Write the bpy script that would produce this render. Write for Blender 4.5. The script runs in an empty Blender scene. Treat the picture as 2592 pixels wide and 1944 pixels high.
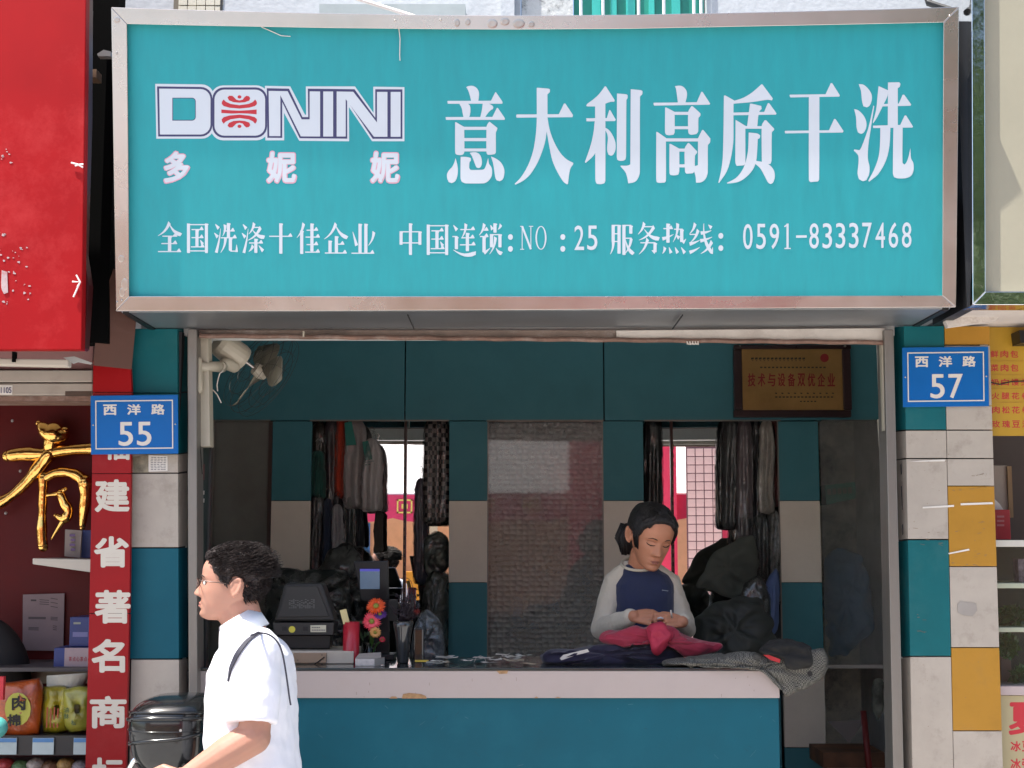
import bpy, bmesh, math, random
from mathutils import Vector, Matrix, noise
from mathutils.geometry import tessellate_polygon
random.seed(7)
R = math.radians
S = bpy.context.scene
COL = S.collection

# ------------------------------------------------------------------ camera, sky, sun, exposure
EYE = 1.62
FPX = 3560.0
PITCH = math.atan(418 / FPX)
cam = bpy.data.cameras.new('camera')
cam.lens = FPX / 2592 * 36
cam.sensor_width = 36
cam.clip_start = .05
cam.clip_end = 500
co = bpy.data.objects.new('camera', cam)
co.location = (0, 0, EYE)
co.rotation_euler = (R(90) + PITCH, 0, 0)
COL.objects.link(co)
S.camera = co

SUN_EL, SUN_AZ = 66.0, 241.0          # azimuth: compass-like angle from +Y, clockwise
w = bpy.data.worlds.new('World')
S.world = w
w.use_nodes = True
nt = w.node_tree
sky = nt.nodes.new('ShaderNodeTexSky')
sky.sky_type = 'NISHITA'
sky.sun_disc = False
sky.sun_elevation = R(SUN_EL)
sky.sun_rotation = R(SUN_AZ)
sky.dust_density = 2.2
nt.links.new(sky.outputs[0], nt.nodes['Background'].inputs[0])
nt.nodes['Background'].inputs[1].default_value = .15
sl = bpy.data.lights.new('sun', 'SUN')
sl.energy = 4.6
sl.angle = R(.53)
sl.color = (1, .955, .88)
so = bpy.data.objects.new('sun', sl)
sd = Vector((math.sin(R(SUN_AZ)) * math.cos(R(SUN_EL)), math.cos(R(SUN_AZ)) * math.cos(R(SUN_EL)), math.sin(R(SUN_EL))))
so.rotation_euler = (-sd).to_track_quat('-Z', 'Y').to_euler()
so.location = (0, 0, 12)
COL.objects.link(so)
S.view_settings.view_transform = 'Standard'
S.view_settings.look = 'None'
S.view_settings.gamma = 1
S.view_settings.use_curve_mapping = False
S.view_settings.exposure = 1.1

# ------------------------------------------------------------------ pixel -> point helpers (photo is 2592 x 1944)
def ray(px, py):
    u = (px - 1296) / FPX
    v = (972 - py) / FPX
    c, s = math.cos(PITCH), math.sin(PITCH)
    return Vector((u, c - v * s, s + v * c))
def P(px, py, Y):
    d = ray(px, py)
    return Vector((0, 0, EYE)) + d * (Y / d.y)
def X(px, py, Y): return P(px, py, Y).x
def Z(py, Y): return P(1296, py, Y).z
def onY(Y): return lambda px, py: P(px, py, Y)

# ------------------------------------------------------------------ materials
def lin(c):
    return tuple(((v / 255) / 12.92 if v / 255 <= .04045 else ((v / 255 + .055) / 1.055) ** 2.4) for v in c)
MATS = {}
def mat(name, col, rough=.6, metal=0, var=.12, scale=6, bump=0, bscale=30, spec=.5, stretch=(1, 1, 1), dirt=None, dscale=2.5, damt=.5,
        trans=0, alpha=1, coat=0, emit=0, sheen=0, rvar=.1):
    if name in MATS: return MATS[name]
    m = bpy.data.materials.new(name)
    m.use_nodes = True
    t = m.node_tree
    b = t.nodes['Principled BSDF']
    N = t.nodes.new
    tc = N('ShaderNodeTexCoord')
    mp = N('ShaderNodeMapping')
    mp.inputs['Scale'].default_value = stretch
    t.links.new(tc.outputs['Object'], mp.inputs[0])
    nz = N('ShaderNodeTexNoise')
    nz.inputs['Scale'].default_value = scale
    nz.inputs['Detail'].default_value = 6
    nz.inputs['Roughness'].default_value = .65
    t.links.new(mp.outputs[0], nz.inputs['Vector'])
    rp = N('ShaderNodeValToRGB')
    rp.color_ramp.elements[0].position = .3
    rp.color_ramp.elements[1].position = .72
    lo = tuple(max(0, c * (1 - var)) for c in col)
    hi = tuple(min(1, c * (1 + var)) for c in col)
    rp.color_ramp.elements[0].color = (*lo, 1)
    rp.color_ramp.elements[1].color = (*hi, 1)
    t.links.new(nz.outputs['Fac'], rp.inputs[0])
    out = rp.outputs[0]
    if dirt:
        n2 = N('ShaderNodeTexNoise')
        n2.inputs['Scale'].default_value = dscale
        n2.inputs['Detail'].default_value = 9
        n2.inputs['Roughness'].default_value = .75
        t.links.new(mp.outputs[0], n2.inputs['Vector'])
        r2 = N('ShaderNodeValToRGB')
        r2.color_ramp.elements[0].position = .52
        r2.color_ramp.elements[1].position = .74
        r2.color_ramp.elements[1].color = (damt, damt, damt, 1)
        t.links.new(n2.outputs['Fac'], r2.inputs[0])
        mx = N('ShaderNodeMix')
        mx.data_type = 'RGBA'
        t.links.new(r2.outputs[0], mx.inputs[0])
        t.links.new(out, mx.inputs[6])
        mx.inputs[7].default_value = (*dirt, 1)
        out = mx.outputs[2]
    t.links.new(out, b.inputs['Base Color'])
    b.inputs['Metallic'].default_value = metal
    mr = N('ShaderNodeMapRange')
    mr.inputs['To Min'].default_value = max(.01, rough - rvar * rough * 2)
    mr.inputs['To Max'].default_value = min(1, rough + rvar * rough * 2)
    t.links.new(nz.outputs['Fac'], mr.inputs['Value'])
    t.links.new(mr.outputs[0], b.inputs['Roughness'])
    b.inputs['Specular IOR Level'].default_value = spec
    b.inputs['Transmission Weight'].default_value = trans
    b.inputs['Alpha'].default_value = alpha
    b.inputs['Coat Weight'].default_value = coat
    b.inputs['Sheen Weight'].default_value = sheen
    if emit:
        t.links.new(out, b.inputs['Emission Color'])
        b.inputs['Emission Strength'].default_value = emit
    if bump:
        n3 = N('ShaderNodeTexNoise')
        n3.inputs['Scale'].default_value = bscale
        n3.inputs['Detail'].default_value = 4
        t.links.new(mp.outputs[0], n3.inputs['Vector'])
        bp = N('ShaderNodeBump')
        bp.inputs['Strength'].default_value = bump
        bp.inputs['Distance'].default_value = .02
        t.links.new(n3.outputs['Fac'], bp.inputs['Height'])
        t.links.new(bp.outputs[0], b.inputs['Normal'])
    MATS[name] = m
    return m
GRIME = (.12, .09, .06)
M_TEALIN = mat('lightened_teal_laminate', (.06, .21, .25), .55, var=.08, dirt=(.10, .2, .22), damt=.25, dscale=3, spec=.25)  # teal laminate lightened in its colour to make up for weak light indoors
M_TEAL = mat('teal_laminate', (.002, .083, .120), .5, var=.08, spec=.22, dirt=(.02, .12, .15), damt=.25, dscale=3, bump=.02, bscale=8)
M_TEALF = mat('faded_teal_laminate', (.004, .108, .122), .5, var=.12, spec=.22, dirt=(.05, .15, .15), damt=.4, dscale=4, bump=.03, bscale=8)
M_BEIGE = mat('beige_laminate', (.80, .70, .59), .5, var=.06, dirt=(.4, .33, .26), damt=.3, dscale=3)
M_WHITE = mat('white_laminate', (.39, .34, .285), .5, var=.10, dirt=GRIME, damt=.5, dscale=8, bump=.02, bscale=10)
M_YEL = mat('yellow_laminate', (.38, .18, .008), .5, var=.14, dirt=(.2, .11, .03), damt=.5, dscale=6)
M_BACK = mat('dark_board_edge', (.02, .02, .022), .8)
M_STEEL = mat('stainless_steel', (.52, .475, .44), .27, metal=1, var=.1, scale=2, bump=.12, bscale=2.2, rvar=.3, dirt=(.5, .42, .36), damt=.3)
M_STEELD = mat('dented_stainless_steel', (.46, .41, .37), .3, metal=1, var=.1, scale=4)
M_SOFFIT = mat('soffit_sheet_metal', (.33, .35, .37), .42, metal=.85, var=.15, scale=3, bump=.1, bscale=4, dirt=(.2, .15, .1), damt=.3)
M_SIGN = mat('printed_teal_banner', (.010, .280, .310), .6, var=.07, scale=12, stretch=(3, 3, .10), bump=.05, bscale=5)  # vertical colour streaks imitate the shading of wrinkles in the banner
M_TXT = mat('white_print', (.54, .58, .63), .6, var=.03)
M_NAVY = mat('navy_print', (.035, .035, .11), .5, var=.05)
M_REDP = mat('red_print', (.46, .016, .028), .5, var=.05)
M_REDB = mat('red_board', (.29, .003, .005), .55, spec=.15, var=.10, scale=3, dirt=(.5, .05, .05), damt=.5, dscale=2)
M_REDBAN = mat('red_banner_paint', (.26, .003, .005), .5, var=.12, spec=.25, scale=4, dirt=(.34, .04, .04), damt=.4)
M_REDDK = mat('deep_red_wall', (.075, .002, .002), .5, spec=.2, var=.1)
M_CREAMT = mat('cream_print', (.55, .50, .42), .55, var=.05)
M_BLUE = mat('blue_plate_enamel', (.0, .105, .36), .4, spec=.25, var=.07, scale=5)
M_PLTXT = mat('reflective_white_letters', (.62, .57, .51), .5, var=.05)
M_BLACK = mat('black_plastic', (.008, .008, .009), .42, var=.2, spec=.35)
M_GREYP = mat('charcoal_plastic', (.014, .013, .013), .5, var=.15, bump=.05, bscale=150)
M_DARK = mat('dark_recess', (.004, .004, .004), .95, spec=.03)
M_ALU = mat('weathered_aluminium', (.22, .205, .185), .42, metal=.6, var=.12, scale=5, stretch=(3, 3, .5), dirt=(.1, .08, .06), damt=.5)
M_CRM = mat('cream_plastic', (.42, .38, .30), .4, var=.07)
M_RUST = mat('rusty_pipe', (.20, .12, .09), .7, metal=.3, var=.4, scale=14, bump=.3, bscale=40, dirt=(.4, .34, .3), damt=.7, dscale=9)
M_WOOD = mat('brown_plywood', (.11, .045, .03), .6, var=.2, scale=3, stretch=(1, 1, .3))
M_GOLD = mat('polished_gold', (.85, .50, .14), .14, metal=1, var=.1, bump=.5, bscale=8)
M_PAPER = mat('paper', (.66, .62, .57), .7, var=.06)
M_INK = mat('grey_ink', (.10, .10, .11), .6)
M_TERR = mat('terrazzo_floor', (.65, .62, .58), .5, var=.2, scale=30)
M_MIR = mat('mirror_glass', (.88, .88, .88), .004, metal=1, var=.0)
M_ROAD = mat('street_concrete', (.47, .455, .435), .85, var=.18, scale=2, dirt=(.15, .13, .12), damt=.5, bump=.2, bscale=60)
M_PAVE = mat('pavement_stone', (.52, .495, .46), .8, var=.15, scale=4, bump=.1, bscale=60)
M_CEIL = mat('white_ceiling', (.85, .85, .82), .8)
M_GLASS = mat('clear_glass', (.9, .95, .93), .02, var=0, trans=1)
M_PLAST = mat('polythene_film', (.05, .05, .05), .16, alpha=.34, var=.05, bump=.7, bscale=18, stretch=(1.6, 1.6, .35), spec=1.0)
M_PLAST.node_tree.nodes['Principled BSDF'].inputs['IOR'].default_value = 1.95

def skinmat(name, col):
    m = mat(name, col, .5, var=.07, scale=18, bump=.03, bscale=120, dirt=tuple(c * k for c, k in zip(col, (.92, .68, .62))), dscale=9, damt=.5, spec=.4)
    b = m.node_tree.nodes['Principled BSDF']
    b.inputs['Subsurface Weight'].default_value = .12
    b.inputs['Subsurface Radius'].default_value = (.6, .25, .12)
    b.inputs['Subsurface Scale'].default_value = .01
    return m

# ------------------------------------------------------------------ object helpers
def props(o, label=None, cat=None, group=None, kind=None):
    if label: o['label'] = label
    if cat: o['category'] = cat
    if group: o['group'] = group
    if kind: o['kind'] = kind
    return o
def T(name, label, cat, loc=(0, 0, 0), group=None):
    o = bpy.data.objects.new(name, None)
    o.empty_display_size = .1
    COL.objects.link(o)
    o.location = loc
    return props(o, label, cat, group)
def link(name, me, m, parent=None, smooth=False, bev=0, label=None):
    me.name = name
    if m:
        me.materials.clear()
        me.materials.append(m)
    if smooth:
        me.polygons.foreach_set('use_smooth', [True] * len(me.polygons))
    o = bpy.data.objects.new(name, me)
    COL.objects.link(o)
    if parent:
        o.parent = parent
        if parent.type == 'EMPTY': o.location = -Vector(parent.location)
    if bev:
        b = o.modifiers.new('bevel', 'BEVEL')
        b.width = bev
        b.segments = 2
        b.limit_method = 'ANGLE'
    if label: o['label'] = label
    return o

class MB:
    def __init__(s): s.v, s.f = [], []
    def add(s, vs, fs):
        n = len(s.v)
        s.v += [tuple(v) for v in vs]
        s.f += [tuple(n + i for i in f) for f in fs]
        return s
    def box(s, x0, x1, y0, y1, z0, z1, M=None):
        vs = [Vector(p) for p in ((x0, y0, z0), (x1, y0, z0), (x1, y1, z0), (x0, y1, z0), (x0, y0, z1), (x1, y0, z1), (x1, y1, z1), (x0, y1, z1))]
        if M: vs = [M @ v for v in vs]
        return s.add(vs, [(0, 3, 2, 1), (4, 5, 6, 7), (0, 1, 5, 4), (1, 2, 6, 5), (2, 3, 7, 6), (3, 0, 4, 7)])
    def quadprism(s, pts, d):
        """pts: outline in order as seen from the front; d: vector to the back"""
        n = len(pts)
        pts = [Vector(p) for p in pts]
        bk = [p + Vector(d) for p in pts]
        tri = tessellate_polygon([pts])
        fs = [tuple(t) for t in tri] + [tuple(n + i for i in reversed(t)) for t in tri]
        fs += [(i, (i + 1) % n, n + (i + 1) % n, n + i) for i in range(n)]
        return s.add(pts + bk, fs)
    def sheet(s, pts):
        pts = [Vector(p) for p in pts]
        return s.add(pts, [tuple(t) for t in tessellate_polygon([pts])])
    def tube(s, path, r, n=8, cap=True, flat=1.0, up=None):
        path = [Vector(p) for p in path]
        rs = r if isinstance(r, (list, tuple)) else [r] * len(path)
        vs, fs = [], []
        prev = None
        for i, p in enumerate(path):
            d = (path[min(i + 1, len(path) - 1)] - path[max(i - 1, 0)]).normalized()
            if prev is None:
                a = Vector(up) if up else (Vector((0, 0, 1)) if abs(d.z) < .9 else Vector((0, 1, 0)))
                u = d.cross(a).normalized()
            else:
                u = (prev - d * prev.dot(d)).normalized()
            prev = u
            v = d.cross(u)
            for k in range(n):
                t = 2 * math.pi * k / n
                vs.append(p + (u * math.cos(t) + v * math.sin(t) * flat) * rs[i])
        m = len(path)
        for i in range(m - 1):
            for k in range(n):
                fs.append((i * n + k, i * n + (k + 1) % n, (i + 1) * n + (k + 1) % n, (i + 1) * n + k))
        if cap:
            fs.append(tuple(reversed(range(n))))
            fs.append(tuple((m - 1) * n + k for k in range(n)))
        return s.add(vs, fs)
    def lathe(s, c, prof, n=20, M=None):
        vs, fs = [], []
        for r, z in prof:
            for k in range(n):
                t = 2 * math.pi * k / n
                p = Vector((r * math.cos(t), r * math.sin(t), z))
                vs.append((M @ p if M else p) + Vector(c))
        for i in range(len(prof) - 1):
            for k in range(n):
                fs.append((i * n + k, i * n + (k + 1) % n, (i + 1) * n + (k + 1) % n, (i + 1) * n + k))
        fs.append(tuple(reversed(range(n))))
        fs.append(tuple((len(prof) - 1) * n + k for k in range(n)))
        return s.add(vs, fs)
    def ball(s, c, r, n=12, m=8, M=None):
        r = r if isinstance(r, (tuple, list)) else (r, r, r)
        prof = []
        vs, fs = [], []
        for i in range(m + 1):
            a = math.pi * i / m
            for k in range(n):
                t = 2 * math.pi * k / n
                p = Vector((r[0] * math.sin(a) * math.cos(t), r[1] * math.sin(a) * math.sin(t), -r[2] * math.cos(a)))
                vs.append((M @ p if M else p) + Vector(c))
        for i in range(m):
            for k in range(n):
                fs.append((i * n + k, i * n + (k + 1) % n, (i + 1) * n + (k + 1) % n, (i + 1) * n + k))
        return s.add(vs, fs)
    def capsule(s, a, b, ra, rb, n=12):
        a, b = Vector(a), Vector(b)
        d = (b - a).normalized()
        path, rs = [], []
        for k in range(4):
            t = (k + .3) / 4 * math.pi / 2
            path.append(a - d * ra * math.cos(t)); rs.append(ra * math.sin(t))
        path += [a, b]; rs += [ra, rb]
        for k in range(4):
            t = math.pi / 2 * (1 - (k + .7) / 4)
            path.append(b + d * rb * math.cos(t)); rs.append(rb * math.sin(t))
        return s.tube(path, rs, n)
    def loft(s, rings, cap=True):
        n = len(rings[0])
        vs = [p for r in rings for p in r]
        fs = []
        for i in range(len(rings) - 1):
            for k in range(n):
                fs.append((i * n + k, i * n + (k + 1) % n, (i + 1) * n + (k + 1) % n, (i + 1) * n + k))
        if cap:
            fs.append(tuple(reversed(range(n))))
            fs.append(tuple((len(rings) - 1) * n + k for k in range(n)))
        return s.add(vs, fs)
    def mesh(s, name='m'):
        me = bpy.data.meshes.new(name)
        me.from_pydata(s.v, [], s.f)
        me.update()
        return me
    def build(s, name, m, parent=None, smooth=False, bev=0, label=None, fixn=True):
        me = s.mesh(name)
        if fixn:
            bm = bmesh.new()
            bm.from_mesh(me)
            bmesh.ops.recalc_face_normals(bm, faces=bm.faces)
            bm.to_mesh(me)
            bm.free()
        return link(name, me, m, parent, smooth, bev, label)

def pbox(mb, px0, py0, px1, py1, Y, d):
    """axis-aligned box whose front face covers that rectangle of the photo at distance Y"""
    pm = (py0 + py1) / 2
    return mb.box(X(px0, pm, Y), X(px1, pm, Y), Y, Y + d, Z(py1, Y), Z(py0, Y))
def PB(name, px0, py0, px1, py1, Y, d, m, parent=None, bev=0, label=None):
    return pbox(MB(), px0, py0, px1, py1, Y, d).build(name, m, parent, bev=bev, label=label)
def PQ(name, pts, Y, d, m, parent=None, bev=0, label=None):
    """panel whose four (or more) corners are given one by one"""
    return MB().quadprism([P(a, b, Y) for a, b in pts], (0, d, 0)).build(name, m, parent, bev=bev, label=label)

_fontc = {}
def glyphs(body, off=0.0):
    c = bpy.data.curves.new('glyph', 'FONT')
    c.body = body
    c.offset = off
    c.resolution_u = 4
    o = bpy.data.objects.new('glyph', c)
    COL.objects.link(o)
    bpy.context.view_layer.update()
    me = bpy.data.meshes.new_from_object(o.evaluated_get(bpy.context.evaluated_depsgraph_get()))
    vs = [v.co.copy() for v in me.vertices]
    fs = [tuple(p.vertices) for p in me.polygons]
    bpy.data.objects.remove(o)
    bpy.data.curves.remove(c)
    bpy.data.meshes.remove(me)
    return vs, fs
def text(mb, body, x0, y0, x1, y1, mp, off=0.0, lift=.0015, slant=0):
    vs, fs = glyphs(body)
    if not vs: return mb
    ax, bx = min(v.x for v in vs), max(v.x for v in vs)
    ay, by = min(v.y for v in vs), max(v.y for v in vs)
    r = off * (x1 - x0) / max(bx - ax, .3)
    x0, x1, y0, y1 = x0 + r * .8, x1 - r * .8, y0 + r * .8, y1 - r * .8
    dirs = [(0, 0)] if off < .004 else [(math.cos(k * math.pi / 4) * r, math.sin(k * math.pi / 4) * r) for k in range(8)]
    for j, (dx, dy) in enumerate(dirs):
        out = []
        for v in vs:
            px = x0 + (v.x - ax) / (bx - ax) * (x1 - x0) + dx
            py = y1 - (v.y - ay) / (by - ay) * (y1 - y0) + dy
            out.append(mp(px, py) + Vector((0, -lift * .25 - .00002 * j, 0)))
        mb.add(out, fs)
    return mb
def poly(mb, pts, mp, lift=.0015):
    return mb.sheet([mp(a, b) + Vector((0, -lift * .25, 0)) for a, b in pts])
def smooth_pts(pts, k=3):
    """Catmull-Rom through points, keeping sharp turns sharp"""
    n = len(pts)
    out = []
    for i in range(n):
        p0, p1, p2, p3 = (Vector(pts[(i + j) % n]) for j in (-1, 0, 1, 2))
        a1 = (p1 - p0).angle(p2 - p1, 0) if (p1 - p0).length and (p2 - p1).length else 0
        a2 = (p2 - p1).angle(p3 - p2, 0) if (p3 - p2).length and (p2 - p1).length else 0
        out.append(tuple(p1))
        if a1 > .75 and a2 > .75: continue
        m1 = (p2 - p0) * .5 if a1 < .75 else (p2 - p1)
        m2 = (p3 - p1) * .5 if a2 < .75 else (p2 - p1)
        L = (p2 - p1).length
        if m1.length > L: m1 *= L / m1.length
        if m2.length > L: m2 *= L / m2.length
        for j in range(1, k):
            t = j / k
            h = (2 * t**3 - 3 * t**2 + 1) * p1 + (t**3 - 2 * t**2 + t) * m1 + (-2 * t**3 + 3 * t**2) * p2 + (t**3 - t**2) * m2
            out.append(tuple(h))
    return out

def folds(o, strength, size, lv=1):
    ss = o.modifiers.new('s', 'SUBSURF'); ss.levels = lv; ss.render_levels = lv
    tx = bpy.data.textures.new('folds', 'WOOD'); tx.wood_type = 'BANDNOISE'; tx.noise_scale = size; tx.turbulence = 9; tx.noise_basis_2 = 'SIN'
    d_ = o.modifiers.new('folds', 'DISPLACE'); d_.texture = tx; d_.strength = strength; d_.mid_level = .5; d_.texture_coords = 'GLOBAL'
def crumple(o, strength, size, lv=2):
    ss = o.modifiers.new('s', 'SUBSURF'); ss.levels = lv; ss.render_levels = lv
    tx = bpy.data.textures.new('crumple', 'MUSGRAVE'); tx.musgrave_type = 'RIDGED_MULTIFRACTAL'; tx.noise_scale = size; tx.octaves = 2.0
    d_ = o.modifiers.new('crumple', 'DISPLACE'); d_.texture = tx; d_.strength = strength; d_.mid_level = .6; d_.texture_coords = 'GLOBAL'

# ================================================================== SETTING
MB().box(-14, 14, -12, 4.15, -.2, 0).build('road', M_ROAD)['kind'] = 'structure'
MB().box(-14, 14, 4.152, 8.2, -.2, .12).build('pavement', M_PAVE, bev=.01)['kind'] = 'structure'
MB().box(-40, 40, -60, -12.002, -.2, -.004).build('far_ground', M_ROAD)['kind'] = 'structure'

# upper storey of our building
b = T('apartment_building', 'pale plastered upper storey with a green window above the teal signboard', 'building', (0, 4.95, 2.4))
M_PLA = mat('speckled_white_plaster', (.48, .50, .52), .85, var=.08, scale=40, bump=.1, bscale=60, dirt=(.4, .43, .45), damt=.6, dscale=6)
M_MOLD = mat('mould_spotted_plaster', (.50, .51, .50), .9, var=.05, bump=.2, bscale=50, dirt=(.02, .02, .02), damt=1, dscale=26)
M_TILE = mat('small_cream_tile', (.60, .56, .45), .35, var=.10, scale=5)
M_GRN = mat('green_window_paint', (.02, .25, .19), .4, var=.15)
YB = 4.97
PB('wall', 570, -900, 1318, 60, YB, .2, M_PLA, b)
PB('mouldy_wall', 1320, -900, 1448, 60, YB + .005, .2, M_MOLD, b, label='white wall strip spotted with black mould')
PB('wall', 1782, -900, 2450, 60, YB, .2, M_PLA, b)
PB('wall', 1449, -900, 1781, -420, YB, .2, M_PLA, b)
PB('pilaster', 1268, -900, 1302, 60, YB - .05, .05, M_PLA, b)
PB('wall', -2200, -900, 452, 60, YB + .02, .2, M_PLA, b)
PB('wall', 2452, -900, 4600, 60, YB + .02, .2, M_PLA, b)
bk = PB('tile_bed', 452, -900, 568, 60, YB + .012, .2, mat('grout', (.16, .14, .11), .9), b)
tl = None
for i in range(5):
    for j in range(12):
        x0, x1 = X(454 + i * 23, -60, YB), X(454 + i * 23 + 21.5, -60, YB)
        z1 = Z(56, YB) + (j + 1) * .062
        if tl is None:
            tl = MB().box(-.5, .5, 0, .012, -.5, .5).mesh('tile')
            tl.materials.append(M_TILE)
        o = bpy.data.objects.new('tile', tl)
        COL.objects.link(o)
        o.parent = b
        o.location = Vector(((x0 + x1) / 2, YB - .002 + random.uniform(0, .003), z1 - .03)) - Vector(b.location)
        o.scale = (x1 - x0, 1, .058)
PB('drain_seam', 568, -900, 574, 60, YB - .004, .1, M_BACK, b)
PB('window_ledge', 808, 10, 1178, 60, YB - .09, .09, mat('grey_ledge', (.34, .38, .38), .7), b, label='grey concrete window ledge')
wn = PB('window', 1452, -420, 1778, 60, YB + .05, .03, M_GRN, b, label='green painted window behind white bars')
for k, px in enumerate((1497, 1545, 1583, 1640, 1697)):
    PB('glazing_bar', px, -420, px + (14 if k % 2 else 22), 60, YB + .03, .02, mat('pale_green_glass', (.05, .42, .36), .2), wn)
for px in (1466, 1522, 1612, 1676, 1752, 1770):
    MB().tube([P(px + 5, 60, YB - .03), P(px, -420, YB - .03)], .006).build('window_bar', mat('white_bar', (.7, .72, .72), .4), wn)
c = MB().tube([P(895, -6, YB - .2), P(1060, 45, YB - .25)], .007).build('overhead_cable', mat('pale_cable', (.75, .66, .6), .5))
props(c, 'thin pale cable running down above the signboard frame', 'cable')
c = MB().tube([P(2330, -60, 4.6), P(2352, 8, 4.5), P(2420, 30, 4.4)], .012).build('black_cable', M_BLACK)
props(c, 'black cable bundle at the top right corner of the signboard', 'cable')

# interior of the dry cleaner
FL = .25
YW = 6.98
XL, XR = -1.62, 1.90
MB().box(XL - .05, XR + .05, 4.91, 8.6, FL - .1, FL).build('shop_floor', M_TERR)['kind'] = 'structure'
MB().box(XL - .05, XR + .05, 4.97, 8.6, 2.781, 2.9).build('shop_ceiling', M_CEIL)['kind'] = 'structure'
MB().box(XL - .06, XL, 5.45, 8.6, FL, 2.78).build('shop_side_wall', mat('pale_side_wall', (.82, .82, .78), .6))['kind'] = 'structure'
MB().box(XR, XR + .06, 5.80, 8.6, FL, 2.78).build('shop_side_wall', mat('side_tiles', (.80, .77, .72), .5, dirt=(.3, .35, .35), dscale=4, damt=.6))['kind'] = 'structure'
MB().box(XL - .06, XR + .06, 8.6, 8.66, FL, 2.9).build('back_room_wall', mat('back_room_paint', (.30, .24, .2), .7))['kind'] = 'structure'

bw = T('back_wall', 'teal and beige panelled partition at the back of the shop with mirrored openings', 'wall', (0, YW, FL))
topb = [(300, 1024), (1027, 1527), (1530, 2500)]
for a, c_ in topb:
    x0 = max(XL, X(a, 960, YW)); x1 = min(XR, X(c_, 960, YW))
    MB().box(x0, x1, YW, YW + .03, Z(1064, YW), 2.78).build('panel', M_TEALIN, bw, bev=.002)
zs = [1066.5, 1268, 1475, 1683, 1893]
for a, c_ in ((684, 784), (1136, 1234), (1528, 1631), (1976, 2079)):
    x0, x1 = X(a, 1400, YW), X(c_, 1400, YW)
    for k, m in enumerate((M_TEALIN, M_BEIGE, M_TEALIN, M_BEIGE)):
        MB().box(x0, x1, YW, YW + .03, Z(zs[k + 1] - 1.2, YW), Z(zs[k], YW)).build('panel', m, bw, bev=.002)
    MB().box(x0, x1, YW, YW + .03, FL, Z(1894, YW)).build('panel', M_TEALIN, bw)
    MB().box(x0 + .01, x1 - .01, YW + .03, 7.5, FL, 2.78).build('divider', M_BACK, bw)
# panel under the openings
for a, c_ in ((500, 683), (785, 1135), (1235, 1527), (1632, 1975)):
    MB().box(max(XL, X(a, 1700, YW)), X(c_, 1700, YW), YW + .004, YW + .034, FL, Z(1760, YW)).build('base_panel', M_TEALIN, bw)
# thin light trim over openings
for a, c_ in ((533, 684), (784, 1136), (1233, 1528), (1631, 1976), (2079, 2238)):
    PB('trim', a, 1062.5, c_, 1066, YW - .006, .006, M_ALU, bw)
for a in (533, 1233, 1526, 1974, 2236):
    PB('trim', a, 1066, a + 3, 1760, YW - .005, .005, M_ALU, bw)

# mirrors set back behind the openings
YM = 7.20
def mirror(x0, x1, lab, turn, piv):
    c = Vector((X(piv, 1400, YM), YM, FL))
    t = T('mirror', lab, 'mirror', c)
    a, b_ = X(x0, 1400, YM) - c.x, X(x1, 1400, YM) - c.x
    for n_, m, y0, y1 in (('mirror_glass', M_MIR, 0, .006), ('backing', M_WOOD, .007, .02)):
        o = MB().box(a, b_, y0, y1, .3, 2.4).build(n_, m, t)
        o.location = (0, 0, 0)
    t.rotation_euler = (0, 0, turn)
mirror(775, 1020, 'tall mirror left of the dark seam behind the flower vase, reflecting the street', .023, 1021)
mirror(1024, 1150, 'narrow mirror pane right of the seam beside the checked shirt', .023, 1021)
mirror(1615, 1700, 'narrow mirror pane behind the woman, left of the thin black post', -.045, 1702)
mirror(1706, 1990, 'wide mirror pane right of the thin black post behind the woman', -.045, 1702)
for a, lab in ((1021, 'dark varnished strip between the two mirror panes behind the vase'), (1701.5, 'thin black post between the mirror panes behind the woman')):
    p = T('mirror_post', lab, 'post', (X(a, 1400, YM - .03), YM - .03, FL))
    PB('post', a - 1, 1040, a + 6, 1780, YM - .03, .025, mat('varnished_post', (.05, .018, .012), .3), p)
    for k in range(26):
        PB('bead', a + 1, 1125 + k * 22, a + 4, 1137 + k * 22, YM - .032, .003, mat('brass_bead', (.25, .13, .06), .4, var=.6), p)

# frosted (patterned) glass in the middle
fg = T('frosted_window', 'tall reeded and dimpled glass pane in the middle of the back wall', 'window', (X(1380, 1400, YW), YW, FL))
mg = mat('dimpled_glass', (.66, .63, .60), .07, var=.12, trans=.62, spec=1, coat=1)
t_ = mg.node_tree
t_.nodes['Principled BSDF'].inputs['IOR'].default_value = 1.75
bs = t_.nodes['Principled BSDF']
tc = t_.nodes.new('ShaderNodeTexCoord')
mpn = t_.nodes.new('ShaderNodeMapping')
mpn.inputs['Scale'].default_value = (32, 1, 40)
vo = t_.nodes.new('ShaderNodeTexVoronoi')
vo.inputs['Scale'].default_value = 1
vo.inputs['Randomness'].default_value = .35
bp = t_.nodes.new('ShaderNodeBump')
bp.inputs['Strength'].default_value = 1
bp.inputs['Distance'].default_value = .02
t_.links.new(tc.outputs['Object'], mpn.inputs[0])
t_.links.new(mpn.outputs[0], vo.inputs['Vector'])
t_.links.new(vo.outputs['Distance'], bp.inputs['Height'])
t_.links.new(bp.outputs[0], bs.inputs['Normal'])
PB('glass_pane', 1236, 1067, 1526, 1760, YW + .01, .006, mg, fg)
fr = mat('wooden_frame', (.15, .10, .07), .5)
PB('sill', 1236, 1761, 1526, 1790, YW + .002, .03, fr, fg)
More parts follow.
